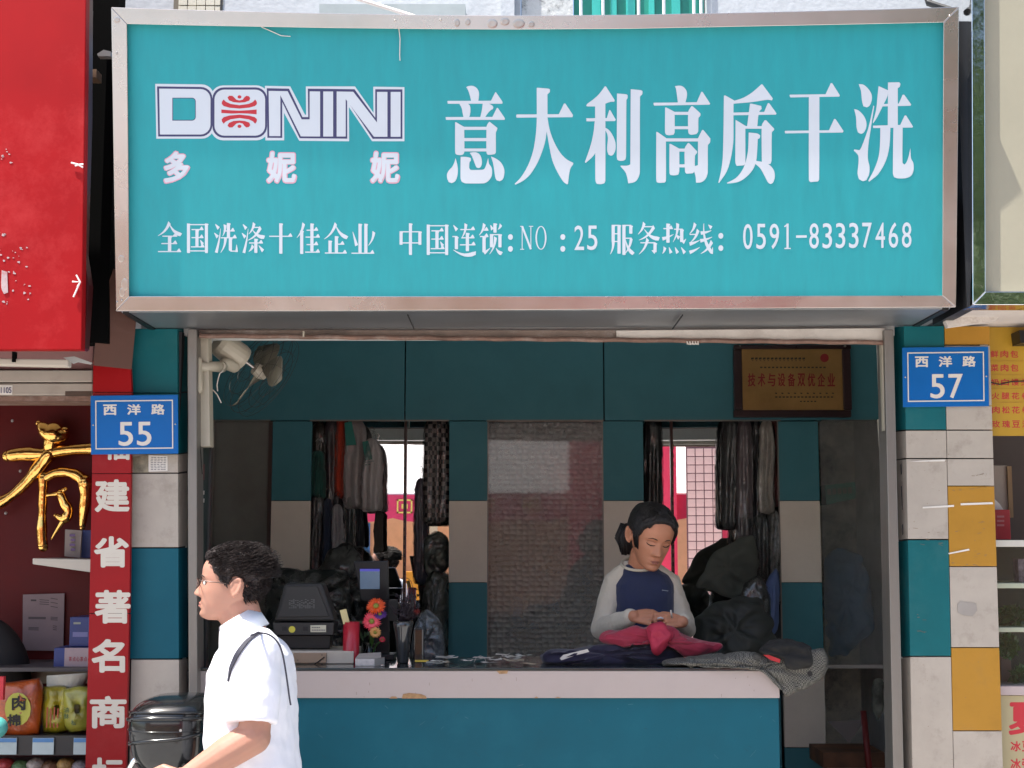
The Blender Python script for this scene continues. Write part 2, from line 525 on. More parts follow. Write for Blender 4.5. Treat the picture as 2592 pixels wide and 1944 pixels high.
# dim things stored right behind that glass
st = [('storage_curtain', 1215, 1040, 1550, 1180, 7.12, (.62, .40, .33), 'brown check curtain bunched behind the top of the dimpled glass', 'curtain'),
      ('hanging_coat', 1240, 1170, 1330, 1500, 7.1, (.14, .16, .15), 'dark coat hanging behind the left side of the dimpled glass', 'coat'),
      ('hanging_coat', 1345, 1160, 1430, 1480, 7.1, (.22, .24, .22), 'grey coat hanging behind the centre of the dimpled glass', 'coat'),
      ('hanging_coat', 1440, 1170, 1530, 1520, 7.11, (.16, .2, .17), 'dark green coat hanging behind the right side of the dimpled glass', 'coat'),
      ('blue_bundle', 1290, 1440, 1500, 1590, 7.08, (.06, .25, .55), 'blue laundry bundle behind the lower half of the dimpled glass', 'laundry'),
      ('brown_table', 1210, 1600, 1560, 1800, 7.08, (.5, .27, .14), 'brown sorting table behind the foot of the dimpled glass', 'table')]
for n_, a, b_, c_, d_, Y_, colr, lab, cat in st:
    q = MB()
    rows = []
    for i in range(10):
        py = b_ + (d_ - b_) * i / 9
        row = []
        for k in range(24):
            t = 2 * math.pi * k / 24
            fx = (a + c_) / 2 + (c_ - a) / 2 * math.cos(t) * (1 + .05 * math.sin(i * 1.7))
            row.append(P(fx, py, Y_) + Vector((0, (.05 + .018 * math.sin(7 * t + i * .3)) * math.sin(t), 0)))
        rows.append(row)
    q.loft(rows)
    props(q.build(n_, mat(n_ + str(a), colr, .8, var=.4, scale=14), smooth=True), lab, cat)

# dark glass door panel left, service window right
lg = T('dark_glass_door', 'tall dark glass door panel at the far left of the back wall', 'door', (X(608, 1400, YW), YW, FL))
PB('glass_pane', 536, 1067, 682, 1760, YW + .01, .006, mat('smoked_glass', (.42, .40, .36), .05, trans=.6, spec=.6), lg)
PB('door_stile', 674, 1067, 683, 1760, YW + .0, .02, mat('dark_brown_stile', (.06, .03, .025), .4), lg)
q = PB('storage_shelving', 530, 1040, 690, 1790, 7.6, .3, mat('dim_shelves', (.24, .20, .16), .7, var=.5, scale=5, stretch=(3, 1, 1)))
props(q, 'dim stacked shelving seen through the dark glass panel on the left', 'shelf')

# ------------------------------------------------------------------ opening frame
of = T('door_frame', 'worn aluminium frame with jambs and lintel around the shop opening', 'frame', (0, 4.76, .12))
PQ('jamb', [(474, 832), (498, 834), (500, 1944), (478, 1944)], 4.74, .10, M_ALU, of, .003)
PB('jamb', 478, 1944, 500, 2400, 4.741, .10, M_ALU, of)
PQ('inner_jamb', [(503, 852), (527, 852), (532, 1130), (505, 1130)], 4.80, .06, M_CRM, of, .002, 'cream inner jamb that carries the fan')
PQ('jamb', [(2238, 834), (2262, 834), (2296, 2300), (2268, 2300)], 4.74, .10, M_ALU, of, .003)
PQ('corner_trim', [(2231, 868), (2239, 868), (2246, 1090), (2238, 1090)], 4.76, .03, M_CRM, of)
PQ('corner_trim', [(2226, 1060), (2238, 1060), (2240, 1130), (2230, 1130)], 4.85, .03, M_CRM, of)
PQ('lintel_board', [(1560, 836), (2240, 830), (2240, 864), (1560, 862)], 4.765, .03, mat('weathered_white_board', (.58, .53, .47), .6, dirt=(.2, .15, .12), dscale=4), of, .002)
PQ('lintel_board', [(505, 836), (1559, 836), (1559, 862), (505, 852)], 4.775, .03, mat('stained_lintel', (.20, .15, .12), .7, var=.4, dirt=(.45, .4, .36), damt=.8, dscale=7), of)
MB().tube([P(505 + k * 17.35, 850 + 17 * k / 100 + .8 * math.sin(k * .9), 4.76) for k in range(101)], .008).build('shutter_rail', M_RUST, of)
PB('clip', 766, 838, 770, 852, 4.745, .02, M_CRM, of)
for k in range(9):
    x = 1738 + k * 3.4
    PQ('curled_wire', [(x, 864 + (k % 2) * 5), (x + 3, 864 + (k % 2) * 5), (x + 4, 871 + (k % 3)), (x + 1, 872)], 4.75, .004, M_PLTXT, of)
MB().box(-1.28, 1.32, 4.80, 4.92, 2.352, 2.78).build('lintel_back', mat('lintel_inner', (.6, .6, .58), .8), of)

# sliding glass door parked at the left jamb
sg = T('sliding_glass_door', 'dark framed glass door slid open against the left jamb', 'door', (X(503, 1500, 4.9), 4.9, .25))
PB('glass_pane', 482, 1132, 522, 1690, 4.88, .006, mat('green_tinted_glass', (.09, .12, .11), .06, trans=.3), sg)
PB('frame', 478, 1130, 484, 1700, 4.87, .03, mat('black_door_frame', (.02, .022, .022), .4), sg)
PB('frame', 522, 1130, 528, 1700, 4.87, .03, mat('black_door_frame', (.02, .022, .022), .4), sg)
PB('frame', 478, 1122, 528, 1134, 4.868, .034, mat('black_door_frame', (.02, .022, .022), .4), sg)
for py in (1242, 1262):
    for px in (503, 511):
        PB('window_sticker', px, py, px + 6, py + 10, 4.876, .002, M_PAPER, sg)
PB('rail', 500, 1175, 517, 1215, 4.872, .004, mat('maroon_sticker', (.12, .03, .03), .5), sg)

# closing return walls between opening and room
M_RET = mat('return_wall_paint', (.82, .82, .78), .6)
MB().box(-1.30, -1.26, 4.91, 5.41, FL, 2.78).build('entry_side_wall', M_RET)['kind'] = 'structure'
MB().box(XL - .06, -1.26, 5.41, 5.45, FL, 2.78).build('front_return_wall', M_RET)['kind'] = 'structure'
MB().box(1.58, 1.62, 4.96, 5.76, FL, 2.78).build('entry_side_wall', M_RET)['kind'] = 'structure'
MB().box(1.58, XR + .06, 5.76, 5.80, FL, 2.78).build('front_return_wall', M_RET)['kind'] = 'structure'
MB().box(X(2262, 1300, 4.8), 1.58, 4.915, 4.955, FL, 2.78).build('front_return_wall', M_RET)['kind'] = 'structure'

# ------------------------------------------------------------------ pillars
lp = T('left_pillar', 'pillar clad in teal and white panels left of the shop opening', 'pillar', (X(392, 1500, 4.75), 4.75, .12))
MB().box(X(300, 1400, 4.77), X(446, 1400, 4.77), 4.765, 4.90, .12, 2.36).build('core', M_BACK, lp)
E_ = lambda py: 449 + (py - 832) * .0045
def lpan(y0, y1, m, x0=332, lab=None, side=True):
    PQ('panel', [(x0, y0), (E_(y0), y0), (E_(y1), y1), (x0 - 6, y1)], 4.75, .012, m, lp, .0015, lab)
    if side:
        MB().quadprism([P(E_(y0) + 1, y0 + .5, 4.757), P(475, y0 - 2, 4.83), P(475, y1 - 4, 4.83), P(E_(y1) + 1, y1 - .5, 4.757)], (-.004, .01, 0)).build('side_panel', m, lp)
lpan(832, 994, M_TEALF)
lpan(996, 1148, M_TEALF)
lpan(1150, 1196, M_WHITE)
lpan(1199, 1385, M_WHITE)
lpan(1388, 1667, M_TEAL)
lpan(1670, 2030, M_WHITE)
lpan(2033, 2500, M_TEAL)
PQ('tape_remnant', [(335, 1158), (376, 1150), (378, 1196), (340, 1197)], 4.748, .001, mat('dirty_tape', (.22, .19, .13), .5, var=.5, scale=40), lp)
nt_ = PQ('notice_sheet', [(376, 1152), (424, 1154), (424, 1192), (376, 1194)], 4.7475, .001, M_PAPER)
props(nt_, 'small printed paper notice pasted under number plate 55', 'notice')
q = MB()
for k in range(8):
    for j in range(5):
        x = 381 + j * 8 + random.uniform(0, 2)
        poly(q, [(x, 1157 + k * 4.4), (x + 6, 1157 + k * 4.4), (x + 6, 1158.6 + k * 4.4), (x, 1158.6 + k * 4.4)], onY(4.7475), .0006)
q.build('fine_print', M_INK, nt_)

rp_ = T('right_pillar', 'broad pillar clad in teal, white and yellow panels right of the opening', 'pillar', (X(2400, 1500, 4.75), 4.75, .12))
MB().box(X(2302, 1400, 4.77), X(2500, 1400, 4.77), 4.765, 4.90, .12, 2.36).build('core', M_BACK, rp_)
A_ = lambda py: 2287 + (py - 825) * .0195
B_ = lambda py: 2390 + (py - 825) * .0215
C_ = lambda py: 2505 + (py - 825) * .031
def rpan(y0, y1, m, f0=A_, f1=B_, side=True, lab=None):
    PQ('panel', [(f0(y0) + .7, y0), (f1(y0) - .7, y0), (f1(y1) - .7, y1), (f0(y1) + .7, y1)], 4.75, .012, m, rp_, .0015, lab)
    if side:
        MB().quadprism([P(2258 + (y0 - 825) * .026, y0 + 4, 4.83), P(f0(y0) - .5, y0 + 1, 4.757), P(f0(y1) - .5, y1 - .5, 4.757), P(2258 + (y1 - 825) * .026, y1 + 3, 4.83)], (.004, .01, 0)).build('side_panel', m, rp_)
rpan(825, 1087, M_TEALF); rpan(1090, 1159, M_WHITE); rpan(1162, 1364, M_WHITE); rpan(1367, 1660, M_TEALF); rpan(1663, 2030, M_WHITE); rpan(2033, 2500, M_TEALF)
rpan(826, 872, M_YEL, B_, C_, False); rpan(875, 1026, M_WHITE, B_, C_, False); rpan(1028, 1087, M_WHITE, B_, C_, False); rpan(1090, 1159, M_WHITE, B_, C_, False)
rpan(1162, 1229, M_WHITE, B_, C_, False); rpan(1231, 1433, M_YEL, B_, C_, False, 'yellow panel with scribbles and torn tape')
rpan(1435, 1638, M_WHITE, B_, C_, False); rpan(1640, 1849, M_YEL, B_, C_, False); rpan(1851, 2060, M_WHITE, B_, C_, False); rpan(2063, 2500, M_YEL, B_, C_, False)
# torn tape and scuffs
tp = mat('old_white_tape', (.68, .64, .58), .4)
for pts in ([(2336, 1283), (2415, 1278), (2415, 1283), (2336, 1287)], [(2432, 1274), (2512, 1271), (2514, 1276), (2432, 1279)], [(2400, 1400), (2452, 1389), (2455, 1393), (2402, 1403)],
            [(2328, 1166), (2392, 1163), (2392, 1168), (2300, 1169)]):
    PQ('tape_strip', pts, 4.7475, .0015, tp, rp_)
sc = mat('brown_scuff', (.20, .14, .09), .8)
for k in range(46):
    cx, cy, sx, sy = random.choice([(2350, 1168, 45, 4), (2455, 1205, 40, 4), (2480, 1318, 28, 6), (2450, 1345, 40, 8), (2445, 1425, 36, 6), (2330, 1570, 10, 30), (2480, 1400, 20, 10), (2450, 1235, 40, 5), (2340, 1365, 40, 30)])
    x, y, l = cx + random.uniform(-1, 1) * sx, cy + random.uniform(-1, 1) * sy, random.uniform(2, 13)
    a = random.uniform(-.4, .4)
    h = random.uniform(.4, 1.3)
    PQ('scuff_mark', [(x, y), (x + l, y + l * a), (x + l, y + l * a + h), (x, y + h)], 4.7492, .0006, sc, rp_)
bl = [(2424, 1530), (2432, 1522), (2452, 1526), (2471, 1527), (2474, 1545), (2462, 1560), (2440, 1558), (2424, 1550)]
PQ('grey_patch', smooth_pts(bl), 4.748, .001, mat('grey_patch', (.30, .27, .24), .7), rp_)
for k in range(26):
    x, y = random.uniform(2300, 2500), random.choice([random.uniform(1095, 1400), random.uniform(1660, 1930)])
    s = random.uniform(.8, 1.8)
    PQ('chip', [(x, y), (x + s, y), (x + s, y + s), (x, y + s)], 4.7492, .0006, sc, rp_)
for k in range(9):
    y = random.choice([1180, 1210, 1240, 1262, 1320, 1500, 1850, 1890, 1905]) + random.uniform(-9, 9)
    x = 2262 + (y - 825) * .026 + random.uniform(8, 13)
    PQ('scrape', [(x, y), (x + 3, y - 3), (x + 4, y + 22), (x + 1, y + 26)], 4.786, .002, M_BACK, rp_)

# ------------------------------------------------------------------ counter
ct = T('service_counter', 'long shop counter with teal front, white edge band and dark top', 'counter', (.2, 4.80, .12))
zt, zb = Z(1698, 4.79), Z(1767, 4.79)
x0c, x1c = X(479, 1730, 4.79), X(1973, 1730, 4.79)
MB().box(x0c, x1c, 4.79, 4.82, zb, zt).build('edge_band', mat('white_counter_band', (.375, .315, .295), .5, var=.05, dirt=(.3, .24, .2), damt=.35, dscale=6), ct, bev=.002)
MB().box(x0c, x1c - .002, 4.803, 4.83, .12, zb - .001).build('front_panel', M_TEAL, ct)
MB().box(x0c, x1c - .003, 4.831, 5.24, .2, zt - .02).build('body', M_BACK, ct)
MB().box(x0c, x1c + .003, 4.787, 5.26, zt + .001, zt + .010).build('counter_top', mat('dark_glass_top', (.022, .028, .027), .12, var=.3, coat=.3), ct, bev=.002)
CT = zt + .0105
YC = 5.0
chip = mat('exposed_chipboard', (.33, .19, .09), .9, var=.3, scale=60)
for pts in ([(1017, 1768), (1020, 1757), (1036, 1754), (1066, 1757), (1078, 1762), (1080, 1768)], [(984, 1768), (992, 1763), (1002, 1763), (1006, 1768)],
            [(1257, 1698), (1286, 1697), (1284, 1705), (1264, 1706)], [(1352, 1767), (1358, 1763), (1363, 1767)], [(1405, 1767), (1412, 1764), (1420, 1767)]):
    PQ('chipped_edge', pts, 4.7885, .002, chip, ct)

for k in range(34):
    x, y, l = random.uniform(640, 1960), random.uniform(1775, 1940), random.uniform(3, 16)
    a_ = random.uniform(-1.2, 1.2)
    PQ('scuff_mark', [(x, y), (x + l, y + l * a_), (x + l, y + l * a_ + .9), (x, y + .9)], 4.8022, .0004, random.choice([mat('pale_scuff', (.06, .16, .20), .7), mat('dark_scuff', (.002, .04, .06), .7)]), ct)
for k in range(16):
    x, y, l = random.uniform(640, 1960), random.uniform(1702, 1764), random.uniform(2, 9)
    PQ('scuff_mark', [(x, y), (x + 1, y), (x + 1.3, y + l), (x + .2, y + l)], 4.7893, .0004, mat('band_scuff', (.22, .18, .16), .8), ct)

# ------------------------------------------------------------------ big signboard
SL = .162
def SG(off=0.0):
    def f(px, py):
        d = ray(px, py)
        # plane  Y + SL*(z-EYE) = 4.36+off + SL*.745
        t = (4.36 + off + SL * .745) / (d.y + SL * d.z)
        return Vector((0, 0, EYE)) + d * t
    return f
sb = T('shop_signboard', 'wide teal light box sign with white Chinese lettering in a steel frame', 'signboard', (0, 4.5, 2.365))
f0, f1 = SG(.022), SG(0)
topo = [(281, 18), (500, 25), (800, 33), (1100, 37.5), (1300, 39), (1600, 37), (1900, 31), (2200, 24), (2428, 17)]
topi = [(322, 61), (530, 65.5), (820, 71), (1100, 74), (1300, 75), (1600, 73), (1900, 67), (2180, 61.5), (2388, 57)]
q = MB()
n = 40
def lerp_poly(pts, x):
    for (a, b_), (c_, d_) in zip(pts, pts[1:]):
        if x <= c_: return b_ + (d_ - b_) * (x - a) / (c_ - a)
    return pts[-1][1]
vs = []
for j in range(9):
    for i in range(n + 1):
        u, v = i / n, j / 8
        x = 318 + (2392 - 318) * u
        yt = lerp_poly(topi, min(max(x, 322), 2388)) - 4
        yb = 754 - 3 * u
        x = x + v * (6 - 8 * u)
        wob = .0 * noise.noise((u * 9, v * 3, 0))
        vs.append(f0(x, yt + (yb - yt) * v) + Vector((0, wob, 0)))
fs = [(j * (n + 1) + i, j * (n + 1) + i + 1, (j + 1) * (n + 1) + i + 1, (j + 1) * (n + 1) + i) for j in range(8) for i in range(n)]
q.add(vs, fs)
face = q.build('sign_face', M_SIGN, sb, smooth=True)
def frame_piece(outer, inner, label=None, m=M_STEEL):
    """a strip between two polylines, with an inner lip that runs back to the face and an outer skin"""
    q = MB()
    n = len(outer)
    A = [f1(*p) for p in outer]; B = [f1(*p) for p in inner]
    for i, v in enumerate(A): pass
    Bb = [f0(*p) for p in inner]
    nrm = Vector((0, .987, .16))
    Ab = [v + nrm * .06 for v in A]
    vs = A + B + Bb + Ab
    fs = []
    for i in range(n - 1):
        fs += [(i, i + 1, n + i + 1, n + i), (n + i, n + i + 1, 2 * n + i + 1, 2 * n + i), (3 * n + i, 3 * n + i + 1, i + 1, i)]
    fs += [(0, n, 2 * n, 3 * n), (n - 1, 4 * n - 1, 3 * n - 1, 2 * n - 1)]
    q.add(vs, fs)
    return q.build('frame_rail', m, sb, bev=.002, label=label)
frame_piece(topo, topi)
frame_piece([(2428, 17), (2426, 260), (2423, 520), (2420, 778)], [(2388, 57), (2387, 260), (2386, 520), (2385, 748)], 'right upright of the frame')
frame_piece([(2420, 778), (1900, 781), (1300, 785), (800, 787), (293, 788)], [(2385, 748), (1900, 749), (1300, 750), (800, 750), (327, 750)])
frame_piece([(293, 788), (289, 520), (285, 260), (281, 18)], [(327, 750), (326, 520), (324, 260), (322, 61)], 'left upright of the frame, dented near its foot', M_STEEL)
# a few dents as shallow shapes on the frame
for cx, cy, rx, ry in ((307, 655, 8, 9), (316, 720, 9, 16), (309, 740, 7, 12), (1157, 58, 7, 10), (1184, 56, 7, 9), (1246, 60, 14, 12), (1278, 55, 12, 10), (1313, 60, 16, 12), (1345, 62, 8, 8), (296, 50, 8, 8), (296, 135, 3, 5)):
    vs, fs = [], []
    for j in range(4):
        for k in range(14):
            t = 2 * math.pi * k / 14
            r = (1, .72, .4, .1)[j]
            h = (0, .0009, .0003, .0005)[j]
            vs.append(f1(cx + rx * r * math.cos(t), cy + ry * r * math.sin(t)) + Vector((0, -h - .0004, 0)))
    for j in range(3):
        for k in range(14):
            fs.append((j * 14 + k, j * 14 + (k + 1) % 14, (j + 1) * 14 + (k + 1) % 14, (j + 1) * 14 + k))
    fs.append(tuple(42 + k for k in range(14)))
    MB().add(vs, fs).build('dent', M_STEELD, sb, smooth=True)
for px, py in ((296, 764), (308, 760), (2404, 40), (1000, 52), (1115, 50)):
    MB().ball(f1(px, py), .004, 8, 6).build('rivet', M_STEEL, sb, smooth=True)
# box body
a_, b_, c_, d_ = f1(284, 22), f1(2426, 22), f1(2420, 777), f1(294, 786)
MB().quadprism([a_ + Vector((.004, .062, -.004)), Vector((a_.x + .004, 4.94, a_.z - .01)), Vector((d_.x + .004, 4.76, d_.z)), d_ + Vector((.004, .062, 0))], (.02, 0, 0)).build('box_side', M_BLACK, sb)
MB().quadprism([b_ + Vector((-.004, .062, -.004)), Vector((b_.x - .004, 4.94, b_.z - .01)), Vector((c_.x - .004, 4.76, c_.z)), c_ + Vector((-.004, .062, 0))], (-.02, 0, 0)).build('box_side', M_BLACK, sb)
MB().quadprism([d_ + Vector((.0, .062, .004)), c_ + Vector((0, .062, .004)), Vector((c_.x, 4.765, c_.z + .006)), Vector((d_.x, 4.765, d_.z + .006))], (0, 0, .012)).build('soffit_sheet', M_SOFFIT, sb)
MB().quadprism([a_ + Vector((0, .062, -.03)), b_ + Vector((0, .062, -.03)), Vector((b_.x, 4.94, b_.z)), Vector((a_.x, 4.94, a_.z))], (0, 0, -.012)).build('box_top', M_SOFFIT, sb)
MB().quadprism([f0(300, 40) + Vector((0, .03, 0)), f0(2410, 40) + Vector((0, .03, 0)), f0(2400, 770) + Vector((0, .03, 0)), f0(300, 770) + Vector((0, .03, 0))], (0, .01, 0)).build('box_back', M_BACK, sb)
for px in (1034, 1722):
    MB().box(X(px, 800, 4.5), X(px, 800, 4.5) + .003, 4.45, 4.74, d_.z - .0015, d_.z + .003).build('soffit_seam', M_BACK, sb)

# --- lettering of the sign
fs_ = SG(.0219)
LN = {}
def Z1(u, v): return (1100 + u / 5.53, 190 + v / 5.53)
def Z2(u, v): return (1450 + u / 5.53, 190 + v / 5.53)
def Z3(u, v): return (1800 + u / 4.0218, 190 + v / 4.0218)
def rect(a, b, c, d): return [(a, b), (c, b), (c, d), (a, d)]
BIG = [
 (Z1, [[(443,170),(470,155),(520,150),(565,163),(600,195),(620,240),(622,290),(612,365),(512,365),(500,310),(480,240),(460,195)],
  [(180,362),(790,360),(850,240),(860,240),(950,375),(948,402),(185,402)],
  [(345,400),(465,400),(495,430),(503,490),(498,545),(485,590),(405,590),(392,530),(378,460)],
  [(675,400),(755,400),(810,430),(822,455),(815,478),(790,490),(750,530),(708,590),(640,590),(660,500)],
  [(155,588),(810,586),(872,460),(885,460),(985,605),(980,628),(160,628)],
  [(288,662),(300,660),(360,695),(415,725),(418,1070),(405,1105),(380,1120),(320,1118),(295,1105),(288,1075)],
  [(728,720),(745,680),(768,652),(880,740),(875,765),(858,810),(858,1080),(845,1105),(800,1115),(745,1117),(730,1095),(725,1060)],
  rect(410,725,735,768), rect(410,882,735,926), rect(410,1028,735,1070),
  [(293,1162),(310,1220),(325,1300),(325,1370),(312,1440),(285,1490),(240,1513),(200,1500),(178,1450),(175,1385),(205,1330),(250,1280),(280,1215)],
  [(365,1145),(430,1145),(490,1155),(508,1165),(508,1200),(490,1220),(485,1300),(500,1325),(530,1330),(670,1325),(700,1310),(725,1250),(750,1160),(762,1240),(795,1290),(805,1340),(800,1410),(770,1465),(730,1500),(680,1517),(440,1517),(390,1500),(370,1470),(363,1420)],
  [(492,1090),(540,1080),(590,1085),(630,1110),(655,1160),(663,1220),(655,1270),(635,1298),(610,1303),(585,1290),(560,1230),(525,1140)],
  [(790,1140),(850,1165),(910,1205),(955,1265),(978,1340),(970,1420),(950,1465),(910,1487),(870,1475),(852,1440),(840,1370),(820,1240)]]),
 (Z1, [[(1148,552),(1740,548),(1812,398),(1830,398),(1938,560),(1930,590),(1150,597),(1143,575)],
  [(1430,180),(1445,178),(1590,190),(1615,200),(1612,240),(1580,270),(1580,640),(1570,780),(1550,920),(1510,1060),(1440,1230),(1340,1390),(1240,1480),(1130,1535),(1123,1520),(1210,1430),(1310,1260),(1380,1060),(1415,850),(1430,650)],
  [(1560,590),(1580,590),(1610,760),(1670,930),(1760,1090),(1850,1180),(1940,1228),(1940,1250),(1905,1300),(1885,1380),(1868,1525),(1850,1530),(1800,1490),(1720,1360),(1650,1200),(1610,1020),(1580,850),(1562,740)]]),
 (Z2, [[(188,430),(200,405),(280,345),(350,285),(400,225),(448,158),(462,158),(585,350),(580,375),(530,375),(455,400),(455,440),(310,440),(200,438)],
  [(312,430),(455,395),(455,1480),(440,1515),(400,1527),(340,1525),(322,1500),(315,1450)],
  [(188,605),(475,602),(510,490),(522,488),(600,625),(590,645),(192,648)],
  [(308,640),(325,640),(320,1070),(270,1150),(180,1230),(168,1220),(200,1130),(250,980),(285,830)],
  [(450,735),(500,765),(550,830),(590,920),(600,1000),(590,1070),(560,1120),(530,1130),(500,1115),(480,1060),(482,980),(490,880),(475,810),(450,765)],
  [(618,258),(750,270),(768,285),(765,325),(750,350),(745,1140),(735,1185),(700,1200),(650,1200),(622,1185),(615,1140)],
  [(810,198),(950,212),(975,225),(972,270),(940,305),(938,1350),(920,1430),(870,1495),(775,1517),(760,1430),(735,1360),(665,1275),(668,1268),(760,1268),(805,1250)]]),
 (Z2, [[(1428,155),(1500,148),(1550,168),(1590,220),(1598,280),(1590,330),(1575,384),(1470,384),(1458,290),(1445,200)],
  [(1130,388),(1735,380),(1798,235),(1815,235),(1922,400),(1915,415),(1140,428),(1130,410)],
  [(1292,455),(1310,455),(1425,515),(1425,800),(1410,835),(1345,843),(1305,835),(1290,800)],
  [(1615,515),(1660,435),(1680,440),(1785,535),(1785,570),(1758,605),(1755,790),(1730,825),(1660,837),(1625,825),(1615,790)],
  rect(1420,515,1620,558), rect(1420,717,1620,758),
  [(1168,795),(1185,798),(1310,885),(1303,930),(1303,1480),(1285,1505),(1210,1510),(1175,1500),(1167,1460)],
  rect(1298,886,1760,930),
  [(1755,880),(1810,768),(1828,770),(1925,890),(1920,945),(1890,985),(1888,1360),(1860,1450),(1800,1500),(1725,1508),(1718,1420),(1700,1350),(1705,1275),(1750,1262),(1752,920)],
  [(1352,965),(1370,965),(1490,1030),(1490,1350),(1475,1395),(1420,1405),(1365,1400),(1352,1370)],
  [(1565,1030),(1612,950),(1630,955),(1740,1070),(1735,1095),(1710,1130),(1705,1340),(1680,1375),(1590,1382),(1570,1350)],
  rect(1485,1030,1572,1073), rect(1485,1250,1572,1293)]),
 (Z3, [[(130,210),(145,208),(240,262),(228,292),(228,640),(222,720),(200,850),(160,980),(80,1100),(74,1095),(100,980),(118,850),(125,600)],
  [(235,262),(330,230),(420,175),(512,95),(522,95),(628,238),(620,258),(570,252),(420,275),(226,292)],
  [(226,382),(540,375),(578,285),(592,287),(665,390),(660,403),(226,410)],
  [(395,292),(415,292),(510,315),(515,345),(492,370),(480,420),(470,522),(366,522),(382,400)],
  [(248,455),(355,520),(348,545),(348,900),(330,920),(262,925),(250,905),(246,860)],
  rect(345,520,520,547),
  [(515,515),(545,460),(560,460),(640,545),(640,560),(618,585),(615,870),(605,905),(560,908),(516,890)],
  [(382,585),(470,595),(500,615),(495,640),(475,655),(465,830),(452,900),(420,970),(350,1045),(270,1090),(165,1105),(160,1098),(250,1050),(310,980),(350,890),(375,770),(380,680)],
  [(450,872),(530,888),(600,920),(640,975),(648,1040),(630,1095),(605,1110),(580,1095),(545,1030),(500,950),(450,905)]]),
 (Z3, [[(800,200),(1165,195),(1218,82),(1232,82),(1310,205),(1305,220),(808,228),(800,215)],
  [(752,568),(1200,562),(1252,447),(1266,447),(1348,570),(1340,585),(755,594),(750,580)],
  [(995,200),(1102,198),(1100,1060),(1088,1083),(1010,1090),(995,1070)]]),
 (Z3, [[(1502,92),(1550,98),(1600,140),(1632,195),(1636,250),(1615,310),(1585,330),(1550,318),(1535,260),(1525,160)],
  [(1455,345),(1500,360),(1550,410),(1578,470),(1580,530),(1555,585),(1525,600),(1495,585),(1480,530),(1475,430)],
  [(1652,310),(1660,318),(1620,580),(1600,720),(1595,850),(1612,930),(1608,1010),(1580,1070),(1545,1080),(1505,1060),(1490,1000),(1500,900),(1500,830),(1480,795),(1452,770),(1458,757),(1510,765),(1530,735),(1600,540)],
  [(1705,112),(1800,155),(1795,215),(1750,310),(1690,430),(1650,492),(1645,485),(1680,350),(1695,200)],
  [(1800,75),(1915,73),(1927,90),(1920,118),(1900,135),(1900,520),(1798,520)],
  [(1745,295),(1910,290),(1950,200),(1965,200),(2037,300),(2030,313),(1745,320)],
  [(1648,515),(1925,508),(1970,412),(1985,412),(2055,525),(2048,535),(1650,540)],
  [(1722,535),(1825,535),(1815,720),(1780,870),(1700,1010),(1608,1085),(1600,1075),(1660,960),(1705,830),(1720,680)],
  [(1855,535),(1950,535),(1948,890),(1968,912),(1988,890),(2010,830),(2028,742),(2035,850),(2058,895),(2060,970),(2035,1025),(1980,1050),(1900,1052),(1862,1040),(1850,1000)]])]
for fz, strokes in BIG:
    q = MB()
    for i, st_ in enumerate(strokes):
        pts = st_ if len(st_) == 4 else smooth_pts(st_)
        poly(q, [fz(*p[:2]) for p in pts], fs_, .0012 + .00012 * i)
    q.build('character', M_TXT, sb, fixn=False)

# printed-serif stroke font for the small characters (grid 0..100, y down)
SONG = {
'全': 'L50 2 5 45;R48 5 95 42;H22 46 80;H18 70 80;H5 96 95;V50 46 96', '国': 'V12 4 100;V88 4 100;B12 8 88;B12 93 88;H25 24 76;H25 50 76;H22 80 80;V48 24 80;D62 58 72 72',
'洗': 'D8 6 22 20;D4 34 18 48;T12 98 30 20;L48 8 38 45;H42 28 88;H30 50 96;V62 2 50;L50 50 30 98;V70 50 92;B70 93 95;T95 96 95 72',
'涤': 'D8 6 22 20;D4 34 18 48;T12 98 30 20;L55 2 32 38;B50 16 82;L82 16 28 58;R48 24 98 48;H34 66 92;V62 52 98;L50 74 32 94;D74 74 92 92',
'十': 'V50 2 100;H3 44 97', '佳': 'L30 2 2 48;V22 25 100;V64 2 92;H42 24 90;H38 46 97;H42 70 90;H36 94 97', '企': 'L50 2 2 52;R48 6 97 48;V52 42 95;V26 56 95;H52 68 85;H5 96 95',
'业': 'V38 2 95;V62 2 95;D8 28 24 72;L95 28 72 72;H3 96 97', '中': 'V50 0 100;V10 25 68;V90 25 68;B10 27 90;B10 62 90',
'连': 'D8 6 22 22;B4 42 24;V20 42 82;R8 84 98 94;H36 20 95;L58 2 40 48;H40 46 93;H34 68 97;V64 30 88',
'锁': 'L25 2 4 38;H14 22 42;H8 42 42;V24 42 92;T24 94 48 78;V68 0 30;D50 6 58 20;L92 4 80 20;V54 34 76;V88 34 76;B54 36 88;L70 44 46 98;R72 78 96 96',
'服': 'V14 6 60;L14 58 2 98;V38 6 96;B14 8 38;B14 34 38;B14 58 38;V58 6 100;B58 8 88;V86 8 34;B62 48 90;L88 48 60 98;R64 52 97 97',
'务': 'L36 0 10 36;B34 12 76;L76 12 14 54;R36 20 97 50;B20 62 82;V80 62 92;L50 50 14 98;T80 92 66 86',
'热': 'V26 2 62;H8 18 46;T4 50 48 36;L64 2 46 60;B50 20 84;V80 20 60;T84 62 97 50;D56 36 70 48;L14 76 4 96;D30 76 38 94;D54 76 64 94;D78 76 92 94',
'线': 'L28 2 6 34;B6 36 34;L40 22 8 62;T6 66 46 54;T6 92 46 76;T50 32 92 24;T48 56 95 44;R62 2 92 92;L94 58 50 96;D80 6 92 16;T92 96 97 76'}
